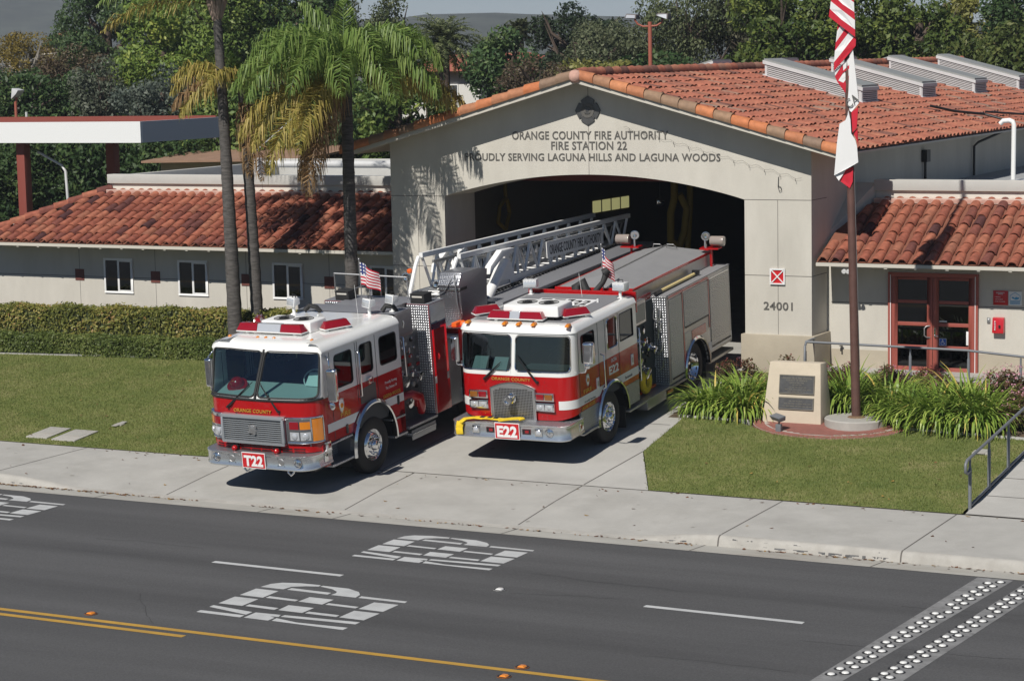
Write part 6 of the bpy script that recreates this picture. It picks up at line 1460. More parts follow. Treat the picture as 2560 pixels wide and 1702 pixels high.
mb = MB(); mb.path([(-.85, 1.1, 2.9), (-.75, 1.15, 3.0), (-.55, 1.1, 2.98), (-.5, 1.15, 2.88)], .05, 7); mb.path([(.82, 1.35, 2.9), (.88, 1.4, 3.0), (1.02, 1.45, 2.98), (1.05, 1.5, 2.88)], .05, 7); mb.build('lamp_cable', 'rubber', T, smooth=50)
mirror(T, [(1.20, -1.22, 2.58), (1.30, -1.38, 2.62), (1.38, -1.42, 2.56), (1.38, -1.42, 2.42), (1.42, -1.42, 1.80), (1.30, -1.30, 1.72), (1.24, -1.2, 1.72)], (1.44, -1.45, 2.10), .20, .62, .13, .12)
mirror(T, [(-1.20, -1.22, 2.58), (-1.30, -1.38, 2.60), (-1.38, -1.42, 2.5), (-1.38, -1.42, 1.85), (-1.24, -1.2, 1.75)], (-1.36, -1.45, 2.20), .16, .55, .12, -.12)
mb = MB(); mb.ball((1.36, -1.42, 1.70), .09, .04, .09); mb.build('spot_mirror', 'chrome', T, smooth=60)
# pump section
mb = MB(); mb.box(-1.15, 1.15, 1.27, 1.89, 2.36, 2.86, 0); mb.box(-.95, .95, 1.27, 2.37, .6, 2.36, 1); mb.box(-.72, .72, 1.89, 2.37, 2.36, 2.85, 1); mb.box(-1.15, 1.15, 1.27, 1.89, 2.86, 2.875, 2); mb.box(-.74, .74, 1.89, 2.39, 2.85, 2.868, 2)
pp = mb.build('pump_panel', ['steel', 'dark_panel', 'deck_grey'], T, bevel=.006)
mb = MB(); mb.box(1.152, 1.158, 1.36, 1.85, 2.42, 2.84, 0); mb.path([(1.17, 1.52, 2.55), (1.19, 1.52, 2.62), (1.17, 1.52, 2.70)], .014, 6, mi=1); mb.build('panel_door', ['alu', 'chrome'], pp)
mb = MB(); rr_ = random.Random(5)
for k in range(34):
    y = rr_.uniform(1.4, 2.3); z = rr_.uniform(1.2, 2.25); r_ = rr_.choice([.025, .04, .055]); mb.lathe((.95, y, z), (1, 0, 0), [(r_, 0), (r_, .03), (r_*.8, .035), (.001, .03)], 12, rr_.choice([0, 0, 1, 2]), cap=False)
for k in range(10): y = rr_.uniform(1.4, 2.3); z = rr_.uniform(1.2, 2.2); mb.box(.95, .975, y-.05, y+.05, z-.03, z+.03, rr_.choice([2, 3]))
mb.build('gauges', ['chrome', 'black', 'roller', 'red_paint'], pp, smooth=40)
for (y, z, r_, m_) in ((1.52, 1.48, .10, 'chrome'), (2.05, 1.50, .09, 'chrome'), (1.62, 1.05, .11, 'chrome'), (1.95, 1.02, .15, 'red_paint')):
    mb = MB(); mb.lathe((.95, y, z), (1, 0, -.2), [(r_, 0), (r_, .06), (r_*.75, .08), (r_*.75, .15), (r_*.95, .16), (r_*.95, .22), (.001, .23)], 16, cap=False); mb.build('hose_outlet', m_, pp, smooth=40)
mb = MB(); mb.path([(1.0, 1.6, 1.12), (1.12, 1.7, 1.15), (1.16, 1.9, 1.08), (1.14, 2.0, .85), (1.1, 2.05, .72)], [.10, .11, .11, .10, .08], 10); mb.build('suction_hose', 'red_paint', pp, smooth=50)
mb = MB(); mb.box(.7, 1.26, 1.33, 2.40, .54, .60); mb.box(.8, 1.26, 1.42, 2.32, .38, .44); mb.box(1.235, 1.25, 1.42, 2.32, .30, .5); mb.build('step_board', 'tread', T, bevel=.012)
# body
mb = MB()
for s in (1, -1):
    xa, xb = sorted((s*.88, s*1.24))
    mb.box(xa, xb, 2.39, 3.0, .60, 2.42, 0); mb.box(xa, xb, 2.39, 3.0, 2.42, 2.83, 1)
    mb.box(min(s*.7, s*1.243), max(s*.7, s*1.243), 2.372, 2.392, .60, 2.835, 2); mb.box(min(s*1.236, s*1.246), max(s*1.236, s*1.246), 2.38, 2.43, .6, 2.83, 2)
    mb.box(xa, xb, 3.0, 3.45, .62, 2.0, 3)
    mb.box(xa, xb, 3.45, 6.35, 1.32, 2.12, 0); mb.box(xa, xb, 6.35, 12.6, .62, 2.12, 0)
    xs_ = sorted((s*1.24, s*1.248)); mb.box(xs_[0], xs_[1], 2.42, 2.98, 1.21, 1.36, 4); mb.box(xs_[0], xs_[1], 3.45, 12.6, 1.33, 1.46, 4)
bdt = mb.build('body', ['red_paint', 'alu', 'tread', 'tread_fine', 'stripe_white'], T, bevel=.006)
mb = MB(); mb.box(-.87, .87, 2.39, 3.0, 2.6, 2.83); mb.box(-.87, .87, 3.0, 12.6, .7, 1.98); mb.build('body_core', 'deck_grey', T)
mb = MB(); mb.box(-1.24, 1.24, 2.39, 3.0, 2.83, 2.845, 0); mb.box(-1.24, 1.24, 3.0, 4.4, 2.0, 2.02, 1)
for s in (1, -1):
    xa, xb = sorted((s*.62, s*1.26)); mb.box(xa, xb, 5.3, 12.6, 2.22, 2.30, 0); mb.box(min(s*.62, s*.66), max(s*.62, s*.66), 4.9, 12.6, 2.0, 2.22, 1); mb.box(xa, xb, 4.6, 5.3, 2.0, 2.22, 1)
mb.build('deck', ['deck_grey', 'tread'], T, bevel=.006)
mb = MB(); mb.box(1.243, 1.25, 2.5, 2.9, .75, 2.3); mb.path([(1.25, 2.62, 1.68), (1.27, 2.62, 1.74), (1.25, 2.62, 1.8)], .02, 6); mb.build('locker_door', 'red_paint', bdt)
for x in (-.80, 1.0):
    mb = MB(); mb.box(x-.18, x+.14, 2.40, 2.70, 2.845, 3.02, 0); mb.box(x-.19, x+.15, 2.39, 2.71, 3.02, 3.04, 0); mb.box(x-.14, x+.1, 2.394, 2.40, 2.96, 3.0, 1); o_ = mb.build('equipment_box', ['rubber', 'roller'], T, bevel=.006)
mb = MB(); mb.box(.98, 1.10, 3.62, 3.95, 2.03, 2.20); mb.ball((1.12, 3.85, 2.12), .10, .08, .09); mb.build('safety_bag', 'orange', T, bevel=.02)
# pedestal with the operator's console
mb = MB(); mb.prism([(3.98, 2.02), (4.95, 2.02), (5.05, 2.9), (5.08, 3.06), (4.72, 3.14), (4.02, 3.16), (3.88, 2.92), (3.92, 2.84)], lambda u, v, w: (.56+.5*w, u, v), 0, 1); mb.build('console', 'tread_fine', T, bevel=.012)
mb = MB(); mb.prism([(3.90, 2.80), (3.94, 2.86), (4.2, 2.86), (4.2, 2.80)], lambda u, v, w: (.55+.52*w, u, v), 0, 1); mb.build('console_slot', 'black', T)
mb = MB(); mb.path([(1.0, 3.86, 3.15), (1.0, 3.86, 2.6), (1.06, 3.86, 2.3), (1.08, 3.9, 2.05)], .016, 6); mb.path([(.4, 3.95, 2.62), (.7, 3.9, 2.78), (.92, 3.86, 3.05)], .012, 6); mb.build('console_cable', 'alu', T, smooth=50)
mb = MB(); mb.lathe((0, 5.4, 2.0), (0, 0, 1), [(.62, 0), (.62, .1), (.55, .12), (.5, .32), (.3, .34)], 28, cap=False); mb.box(-.5, .5, 4.3, 5.6, 2.1, 2.3); mb.build('turntable', 'ladder_white', T, smooth=40)
# aerial ladder
zl = lambda y: 2.56-.0425*(y-4.2)     # lower chord
zu = lambda y: 3.33-.0575*(y-4.8)     # upper chord
LW_ = .47
mb = MB()
for s in (1, -1):
    mb.beam((s*LW_, 4.95, zu(4.95)), (s*LW_, 12.9, zu(12.9)), .09, .10); mb.beam((s*LW_, 4.5, zl(4.5)), (s*LW_, 12.9, zl(12.9)), .07, .15)
    y = 5.0; k = 0
    mb.path([(s*LW_, 4.86, zu(4.86)-.02), (s*LW_, 4.72, zu(4.8)-.18), (s*LW_, 4.35, 2.50), (s*LW_, 4.1, 2.38)], .045, 8)
    while y < 12.6:
        a = (s*LW_, y, zu(y)-.05); b = (s*LW_, y+.30, zl(y+.3)+.07); c = (s*LW_, y+.60, zu(y+.6)-.05)
        mb.beam(a, b, .03, .055, (1, 0, 0)); mb.beam(b, c, .03, .055, (1, 0, 0))
        if k % 3 == 1: mb.beam((s*LW_, y, zu(y)-.05), (s*LW_, y, zl(y)+.05), .03, .05, (1, 0, 0))
        y += .60; k += 1
    for q in (4.08, 4.16): mb.lathe((s*LW_-.04, q, 2.32), (1, 0, 0), [(.10, 0), (.10, .08)], 16)
    mb.lathe((s*LW_-.06, 4.12, 2.22), (1, 0, 0), [(.11, 0), (.11, .12)], 16)
    mb.beam((s*LW_, 4.12, 2.24), (s*LW_, 4.5, 2.44), .08, .16, (1, 0, 0))
al = mb.build('aerial_ladder', 'ladder_white', T, smooth=40)
mb = MB(); y = 4.7
while y < 12.8: mb.path([(-LW_, y, zl(y)), (LW_, y, zl(y))], .02, 8); y += .36
mb.build('rungs', 'ladder_white', al, smooth=60)
mb = MB()
for s in (1, -1):
    mb.beam((s*.33, 5.2, zu(5.2)-.16), (s*.33, 12.9, zu(12.9)-.14), .05, .06); mb.beam((s*.33, 5.2, zl(5.2)+.16), (s*.33, 12.9, zl(12.9)+.15), .05, .08)
    y = 5.3
    while y < 12.5:
        a = (s*.33, y, zu(y)-.17); b = (s*.33, y+.25, zl(y)+.18); c = (s*.33, y+.5, zu(y+.5)-.17); mb.beam(a, b, .02, .035, (1, 0, 0)); mb.beam(b, c, .02, .035, (1, 0, 0)); y += .5
mb.build('fly_section', 'alu', al)
mb = MB()
for s in (1, -1):
    for (ya, yb) in ((4.5, 5.4),):
        mb.path([(s*.2, 4.3, 2.42), (s*.2, 5.4, 2.46)], .035, 8)
mb.path([(-.4, 4.35, 2.36), (.4, 4.35, 2.36)], .06, 10); mb.path([(-.3, 4.6, 2.62), (-.1, 4.4, 2.5), (.25, 4.5, 2.55), (.42, 4.4, 2.7)], .016, 6); mb.lathe((-.42, 4.4, 2.46), (1, 0, 0), [(.13, 0), (.13, .12)], 16); mb.build('hydraulics', 'black', al, smooth=40)
for x, y, z in ((-.62, 4.55, 2.92), (.30, 4.25, 2.86)):
    mb = MB(); mb.lathe((x, y, z), (.2, -1, .1), [(.04, -.12), (.085, -.02), (.095, .03), (.08, .035), (.001, .01)], 16, cap=False); mb.build('spotlight', 'chrome', al, smooth=50)
mb = MB(); mb.lathe((-.55, 4.62, 3.05), (0, -1, 0), [(.05, 0), (.05, .06), (.001, .07)], 12, cap=False); mb.build('ladder_lamp', 'orange', al, smooth=50)
mb = MB(); mb.prism([(8.62, 0), (11.37, -.158), (11.37, -.51), (8.62, -.37)], lambda u, v, w: (.53+.02*w, u, 2.98+v), 0, 1); sg = mb.build('sign_board', 'ladder_white', al)
mb = MB(); lettering(mb, 'ORANGE COUNTY FIRE AUTHORITY', (.551, 9.995, 2.62), (0, 1, -.0575), (0, 0, 1), 2.5, .22, .01, .004, fn=lambda x, y, z: (.5505+z, 9.995+x, 2.585+(y*.95)-.0545*x+.02)); mb.build('lettering', 'rubber', sg)
for s in (1, -1):
    mb = MB(); x = s*.62; mb.path([(x, 5.70, 2.26), (x, 6.56, 2.92)], .115, 16); cyl = mb.build('lift_cylinder', 'ladder_white', T, smooth=45)
    mb = MB(); mb.prism([(5.72, 2.80), (5.78, 2.96), (6.30, 3.22), (6.82, 3.18), (6.80, 3.08), (6.34, 3.06)], lambda u, v, w: (x-s*.02+s*.14*w, u, v), 0, 1); mb.build('cylinder_guard', 'ladder_white', cyl, bevel=.015)
    mb = MB(); mb.prism([(6.62, 3.10), (6.86, 3.14), (7.22, 2.30), (7.0, 2.26), (6.9, 2.46), (6.0, 2.56)], lambda u, v, w: (s*(.515+.025*w), u, v), 0, 1); mb.lathe((s*.5, 6.75, 3.02), (s, 0, 0), [(.11, 0), (.11, .10)], 14); mb.build('lift_bracket', 'ladder_white', cyl)
mb = MB()
for y in np.arange(5.2, 12.6, .14): mb.box(.56, .60, y, y+.07, 2.30, 2.33)
mb.path([(.58, 5.2, 2.36), (.58, 12.6, 2.36)], .02, 6); mb.build('hose_chain', 'rubber', T)
mb = MB(); mb.path([(-1.1, 2.6, 2.84), (-1.1, 2.6, 3.36), (.55, 2.75, 3.30), (.55, 2.75, 2.84)], .018, 8); mb.path([(-.3, 2.66, 2.84), (-.3, 2.66, 3.33)], .018, 8); mb.path([(-1.12, 3.3, 2.0), (-1.12, 3.3, 2.9), (-1.12, 4.3, 2.9), (-1.12, 4.3, 2.0)], .016, 8); mb.build('guard_rail', 'alu', T, smooth=50)

# small flags carried by the trucks
def small_flag(root, name, label, pole, h, wdt, hang, seed):
    o = thing(name, label, 'flag', root.location); o.rotation_mode = 'QUATERNION'; o.rotation_quaternion = root.rotation_quaternion
    mb = MB(); mb.path([pole, (pole[0], pole[1], pole[2]+h)], .012, 6); mb.ball((pole[0], pole[1], pole[2]+h+.02), .022); mb.build('flag_pole', 'alu', o, smooth=50)
    f = MB(); n = 16; mrow = 13; r_ = random.Random(seed); H = .46
    def P(i, j):
        t = i/n; v = j/mrow; x = pole[0]+wdt[0]*t; y = pole[1]+wdt[1]*t+.07*math.sin(t*7+v*1.5)*t; z = pole[2]+h-.04-H*v*(1-.15*t)-hang*t**1.2; return (x+.03*math.sin(t*9), y, z)
    for i in range(n):
        for j in range(mrow):
            blue = i < n*.42 and j < 7; star = blue and (i+j) % 2 == 0 and i % 2 == 0
            f.poly([P(i, j), P(i+1, j), P(i+1, j+1), P(i, j+1)], 1 if star else 2 if blue else (0 if j % 2 == 0 else 1))
    f.build('cloth', ['flag_red', 'flag_white', 'flag_blue'], o, smooth=70)
small_flag(T, 'truck_flag', 'small american flag on a thin pole behind the cab of the ladder truck', (-.47, 2.6, 2.85), .80, (.40, .03), .22, 1)
small_flag(E, 'truck_flag', 'small american flag drooping on a pole at the hose bed of the fire engine', (.24, 2.30, 2.5), 1.05, (.22, .02), .36, 2)
# ------------------------------------------------------------------ vegetation builders
def leaf_quads(pos, nrm, size, rs, droop=0.0, aspect=1.6, jitter=0.9):
    """one bent-free quad per leaf at pos facing roughly nrm"""
    N = len(pos)
    n = nrm+rs.normal(0, jitter, (N, 3)); n /= np.linalg.norm(n, axis=1)[:, None]+1e-9
    t = rs.normal(0, 1, (N, 3)); t[:, 2] -= droop; t -= n*(t*n).sum(1)[:, None]; t /= np.linalg.norm(t, axis=1)[:, None]+1e-9
    b = np.cross(n, t); s = (size*rs.uniform(.6, 1.35, N))[:, None]
    V = np.zeros((N, 4, 3)); V[:, 0] = pos-t*s*aspect*.5; V[:, 1] = pos+b*s*.38; V[:, 2] = pos+t*s*aspect*.5; V[:, 3] = pos-b*s*.38
    return V.reshape(-1, 3)
def blob_leaves(rs, c, r, n):
    d = rs.normal(0, 1, (n, 3)); d /= np.linalg.norm(d, axis=1)[:, None]; rad = rs.uniform(.45, 1.05, n)**.6
    return c+d*rad[:, None]*r, d
def tree(name, label, x, y, z, rx, rz, kind, seed, dens=1.0, group=None, leaf=.17, droop=0.0, trunk=True, z0=0.0, clump=.34, bare=0.0, bark='bark_brown', low=False, cat=None):
    rs = np.random.RandomState(seed); r_ = random.Random(seed)
    o = thing(name, label, cat or ('bush' if ('bush' in name) else 'tree'), (x, y, z0), group)
    cz = z-z0; P = []; D_ = []; T = []
    ncl = int(34*max(1, (rz/rx)))
    zlo = -.95 if not low else -1.0
    for k in range(ncl):
        d = rs.normal(0, 1, 3); d /= np.linalg.norm(d); q = rs.uniform(.25, .86)**.5
        c = np.array([d[0]*rx*q, d[1]*rx*q*.9, cz+d[2]*rz*q]); rr = clump*min(rx, rz*1.2)*rs.uniform(.6, 1.25)
        n = int(dens*8.0*rr*rr/(leaf*leaf)*rs.uniform(.8, 1.2)); p, dd = blob_leaves(rs, c, np.array([rr, rr, rr*.78]), n)
        P.append(p); D_.append(dd*.8+np.array([0, -.15, .35])); T.append(np.full(n, rs.normal(0, .13)))
    if low:     # skirt of foliage to the ground
        for k in range(int(ncl*.8)):
            a = rs.uniform(0, 6.28); c = np.array([math.cos(a)*rx*rs.uniform(.2, .85), math.sin(a)*rx*rs.uniform(.2, .8), rs.uniform(.3, max(.4, cz-rz*.4))]); rr = clump*rx*rs.uniform(.7, 1.2); n = int(dens*6*rr*rr/(leaf*leaf)); p, dd = blob_leaves(rs, c, rr, n); P.append(p); D_.append(dd); T.append(np.full(n, rs.normal(-.05, .1)))
    P = np.concatenate(P); D_ = np.concatenate(D_); T = np.concatenate(T)
    if bare: k = rs.rand(len(P)) > bare; P, D_, T = P[k], D_[k], T[k]
    tone = np.clip(.42+T+rs.normal(0, .17, len(P)), 0, 1)
    np_mesh('crown', leaf_quads(P, D_, leaf, rs, droop), 4, LM[kind], tone, o)
    mb = MB(); H = cz
    tr = max(.08, .06*H)
    if trunk:
        top = cz+rz*.2; pts = [(0, 0, -.1), (.1*r_.uniform(-1, 1), .1*r_.uniform(-1, 1), top*.4), (.2*r_.uniform(-1, 1), .2*r_.uniform(-1, 1), top)]
        mb.path(pts, [tr, tr*.75, tr*.35], 8)
        for k in range(9 if not bare else 34):
            a = r_.uniform(0, 6.28); h0 = r_.uniform(.45, .95)*top; L = r_.uniform(.45, 1.0)
            e = (math.cos(a)*rx*L, math.sin(a)*rx*L*.9, cz+rz*r_.uniform(-.6, .98)*math.sqrt(max(0.05, 1-L*L*.8)))
            m = tuple((p+q)/2+r_.uniform(-.12, .12)*rx for p, q in zip((0, 0, h0), e)); mb.path([(0, 0, h0), m, e], [tr*.35, tr*.2, .012], 5)
        mb.build('trunk', bark, o, smooth=60)
    return o
def hedge(name, label, x0, x1, y0a, y0b, depth, za, zb, kind, seed, leaf=.045, dens=1.0):
    """clipped hedge from x0 to x1, front line y0a..y0b, top height za..zb"""
    rs = np.random.RandomState(seed); L = x1-x0
    def pt(u, v, w): return np.c_[x0+L*u, y0a+(y0b-y0a)*u+depth*v, 0*u+w]
    Pn = []; Nn = []
    zt = lambda u: za+(zb-za)*u
    N = int(L*.75/(leaf*leaf)*3.2*dens)
    u = rs.rand(N); w = rs.rand(N); y = y0a+(y0b-y0a)*u; g = .095*(y+.48); g = np.where(y > -.48, 0, g)
    wob = .03*np.sin(u*L*3.1)+.025*np.sin(u*L*7.3+1)
    Pn.append(np.c_[x0+L*u, y+rs.normal(0, .028, N)+wob, g+w*(zt(u)-g)]); Nn.append(np.tile([0, -1, .25], (N, 1)))
    N = int(L*depth/(leaf*leaf)*3.0*dens); u = rs.rand(N); v = rs.rand(N); y = y0a+(y0b-y0a)*u
    Pn.append(np.c_[x0+L*u, y+depth*v, zt(u)+rs.normal(0, .025, N)+.03*np.sin(u*L*4+v*3)+np.where(rs.rand(N) < .02, rs.uniform(0, .08, N), 0)]); Nn.append(np.tile([0, -.2, 1], (N, 1)))
    for s in (0, 1):
        N = int(depth*.8/(leaf*leaf)*1.3); v = rs.rand(N); w = rs.rand(N); y = (y0a if s == 0 else y0b)+depth*v; Pn.append(np.c_[np.full(N, x0+L*s)+rs.normal(0, .025, N), y, -.25+w*((za if s == 0 else zb)+.25)]); Nn.append(np.tile([1 if s else -1, 0, .2], (N, 1)))
    P = np.concatenate(Pn); D_ = np.concatenate(Nn).astype(float); tone = np.clip(.45+.16*np.sin(P[:, 0]*2.3+np.sin(P[:, 2]*5))+rs.normal(0, .2, len(P)), 0, 1)
    o = thing(name, label, 'hedge', (0, 0, 0)); np_mesh('foliage', leaf_quads(P, D_, leaf, rs, 0, 1.5, .6), 4, LM[kind], tone, o)
    mb = MB(); mb.hexa([(x0+.05, y0a+.06, -.4), (x1-.05, y0b+.06, -.4), (x1-.05, y0b+depth-.05, -.4), (x0+.05, y0a+depth-.05, -.4), (x0+.05, y0a+.06, za-.05), (x1-.05, y0b+.06, zb-.05), (x1-.05, y0b+depth-.05, zb-.05), (x0+.05, y0a+depth-.05, za-.05)]); mb.build('branches', 'hedge_core', o)
    return o
hedge('clipped_hedge', 'low green clipped hedge in front, next to the lawn', -22, -5.5, -2.65, -1.9, .55, .28, .33, 'HDG', 11)
hedge('clipped_hedge', 'taller yellowish and bronze leaved hedge behind the low hedge', -22, -5.2, -1.75, -1.25, .75, .84, 1.0, 'HDG2', 12, .055)

# agapanthus: arching strap leaves
def agapanthus(x, y, r, h, n, seed, label):
    rs = np.random.RandomState(seed); V = []; tn = []
    z0 = gz(y)
    for k in range(n):
        a = rs.uniform(0, 6.283); rad = r*math.sqrt(rs.rand())*.75; bx, by = rad*math.cos(a), rad*math.sin(a)
        az = a+rs.normal(0, .6); L = h*rs.uniform(.75, 1.35); lean = rs.uniform(.15, .8)+.5*rad/r; w = rs.uniform(.016, .028); t = float(np.clip(rs.normal(.5, .2)-.12*(rs.rand() < .3), 0, 1)); t = 1.0 if rs.rand() < .012 else t
        el = math.pi/2-lean*.55; p = np.array([bx, by, 0.0]); d0 = np.array([math.cos(az), math.sin(az), 0]); sd = np.array([-math.sin(az), math.cos(az), 0]); m = 5; ww = [w*.8, w, w, w*.85, w*.55, .002]; prev = None
        for i in range(m+1):
            l, rr = p-sd*ww[i], p+sd*ww[i]
            if prev is not None: V += [prev[0], prev[1], rr, l]; tn.append(min(1, max(0, t+.05*(i-2))))
            prev = (l, rr); el -= lean*.42*(.5+.32*i); p = p+(d0*math.cos(el)+np.array([0, 0, math.sin(el)]))*L/m
    o = np_mesh('agapanthus', np.array(V), 4, LM['AGA'], tn); o.location = (x, y, z0); tag(o, label, 'plant', 'strap leaved agapanthus clumps'); return o
AG = [(4.62, -3.95, .50, .62, 260, 'agapanthus clump at the left end of the bed beside the driveway edge'),
      (5.35, -4.05, .48, .66, 260, 'agapanthus clump touching the left side of the stone monument'),
      (5.0, -3.2, .5, .70, 240, 'agapanthus clump behind the left clumps, near the fire engine rear wheel'),
      (5.95, -3.3, .5, .78, 220, 'agapanthus clump right behind the stone monument'),
      (7.25, -3.1, .52, .80, 260, 'agapanthus clump between the monument and the flagpole'),
      (8.15, -3.15, .50, .74, 260, 'agapanthus clump behind the round flagpole base'),
      (8.75, -3.85, .48, .62, 260, 'agapanthus clump just right of the round flagpole base'),
      (9.45, -4.05, .55, .78, 330, 'large bright agapanthus clump below the entrance door'),
      (10.2, -4.05, .55, .80, 330, 'large agapanthus clump at the right, beside the pink flowering shrub'),
      (9.75, -3.3, .5, .86, 260, 'tall agapanthus clump behind the two large bright clumps')]
for i, (x, y, r, h, n, l) in enumerate(AG): agapanthus(x, y, r*1.08, h*1.15, int(n*1.9), 40+i, l)
def shrub(name, label, x, y, rx, ry, h, kind, seed, leaf=.045, flowers=0, group=None, dens=1.0):
    rs = np.random.RandomState(seed); P = []; D_ = []; T = []; z0 = gz(y)
    o = thing(name, label, 'shrub', (x, y, z0), group)
    for k in range(26):
        d = rs.normal(0, 1, 3); d /= np.linalg.norm(d); q = rs.uniform(.3, .95); c = np.array([d[0]*rx*q, d[1]*ry*q, h*.5+d[2]*h*.42*q]); rr = .25*min(rx, h)*rs.uniform(.7, 1.4); n = int(dens*7*rr*rr/(leaf*leaf)); p, dd = blob_leaves(rs, c, rr, n); P.append(p); D_.append(dd+np.array([0, -.2, .5])); T.append(np.full(n, rs.normal(0, .12)))
    P = np.concatenate(P); D_ = np.concatenate(D_); T = np.concatenate(T); k = P[:, 2] > 0; P, D_, T = P[k], D_[k], T[k]
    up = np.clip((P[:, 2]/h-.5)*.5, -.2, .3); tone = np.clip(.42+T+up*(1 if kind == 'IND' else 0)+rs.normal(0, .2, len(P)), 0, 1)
    np_mesh('foliage', leaf_quads(P, D_, leaf, rs, 0, 1.6, .8), 4, LM[kind], tone, o)
    if flowers:
        d = rs.normal(0, 1, (flowers, 3)); d[:, 2] = np.abs(d[:, 2]); d /= np.linalg.norm(d, axis=1)[:, None]
        p = d*np.array([rx*.95, ry*.95, h*.52])+np.array([0, 0, h*.5]); pp = np.repeat(p, 5, 0)+rs.normal(0, .02, (flowers*5, 3)); np_mesh('blossom', leaf_quads(pp, np.repeat(d, 5, 0), .026, rs, 0, 1.1, .5), 4, M['petal'], None, o)
    mb = MB(); r_ = random.Random(seed)
    for q in range(7): a = r_.uniform(0, 6.28); mb.path([(0, 0, 0), (rx*.3*math.cos(a), ry*.3*math.sin(a), h*.4), (rx*.6*math.cos(a), ry*.6*math.sin(a), h*.8)], [.018, .012, .005], 5)
    mb.build('stem', 'bark_brown', o); return o
GI = 'reddish hawthorn shrubs in front of the entrance walk'
shrub('hawthorn_shrub', 'reddish shrub at the foot of the garage pillar', 4.35, -1.9, .5, .5, .62, 'IND', 61, flowers=14, group=GI)
shrub('hawthorn_shrub', 'reddish low shrub behind the monument, left of the handrail end', 5.4, -1.7, .6, .5, .60, 'IND', 62, flowers=8, group=GI)
shrub('hawthorn_shrub', 'dark reddish shrub behind the flagpole below the handrail', 6.7, -1.7, .7, .5, .60, 'IND', 63, flowers=6, group=GI)
shrub('hawthorn_shrub', 'reddish shrub in front of the left door leaf', 7.7, -1.8, .6, .5, .62, 'IND', 64, flowers=16, group=GI)
shrub('hawthorn_shrub', 'reddish shrub in front of the right door leaf', 8.7, -2.0, .6, .55, .60, 'IND', 65, flowers=16, group=GI)
shrub('hawthorn_shrub', 'pink flowering shrub at the right behind the big agapanthus', 10.5, -2.7, .75, .6, .92, 'IND', 66, flowers=150, group=GI)
shrub('hawthorn_shrub', 'pink flowering shrub at the right edge beside the sloping handrail', 11.15, -3.6, .6, .75, .80, 'IND', 67, flowers=90, group=GI)
shrub('hawthorn_shrub', 'reddish shrub by the path, behind the lowest part of the sloping handrail', 10.95, -4.15, .45, .5, .55, 'IND', 68, flowers=10, group=GI)

# ------------------------------------------------------------------ monument, flagpole, paving, spotlight
mb = MB(); ring = []
CX, CY = 7.35, -4.35
def pav(x, y): return gz(y)+.028
for k in range(40):
    a0 = math.pi*(1.02+.96*k/40); a1 = math.pi*(1.02+.96*(k+.93)/40)
    for (r0, r1) in ((1.0, .86),):
        f = lambda a, r: (CX+1.62*r*math.cos(a), CY+1.22*r*math.sin(a))
        q = [f(a0, r0), f(a1, r0), f(a1, r1), f(a0, r1)]; mb.poly([(x, y, pav(x, y)+.006) for x, y in q], 0)
n = 0
for i in range(-16, 17):
    for j in range(0, 24):
        x = CX+i*.10+(.05 if j % 2 else 0); y = CY-j*.055-.0
        for (xa, xb) in ((x+.004, x+.096),):
            if all((((xx-CX)/1.38)**2+((yy-CY)/1.03)**2) < 1 for xx in (xa, xb) for yy in (y, y-.05)): mb.poly([(xa, y-.051, pav(x, y-.051)+.006), (xb, y-.051, pav(x, y-.051)+.006), (xb, y-.004, pav(x, y)+.006), (xa, y-.004, pav(x, y)+.006)], 0)
P = [(CX+1.63*math.cos(a), CY+1.23*math.sin(a)) for a in [math.pi*(1+k/30) for k in range(31)]]
for a, b in zip(P[:-1], P[1:]): mb.poly([(CX, CY, pav(CX, CY)), (a[0], a[1], pav(*a)), (b[0], b[1], pav(*b))], 1); mb.poly([(a[0], a[1], pav(*a)), (b[0], b[1], pav(*b)), (b[0], b[1], pav(*b)-.1), (a[0], a[1], pav(*a)-.1)], 0)
tag(mb.build('brick_paving', ['brick', 'brick_mortar']), kind='structure')
o = thing('monument', 'tapered tan stone monument with two bronze plaques beside the flagpole', 'monument', (6.55, -4.55, -.40))
mb = MB(); mb.hexa([(-.62, -.06, -.1), (.64, -.06, -.1), (.67, .58, -.1), (-.58, .58, -.1), (-.50, .14, 1.235), (.57, .14, 1.235), (.60, .40, 1.235), (-.47, .40, 1.235)]); mb.build('stone', 'monument_stone', o, bevel=.02)
def face(x, z): return (x, -.045+.15*z-.012, z)
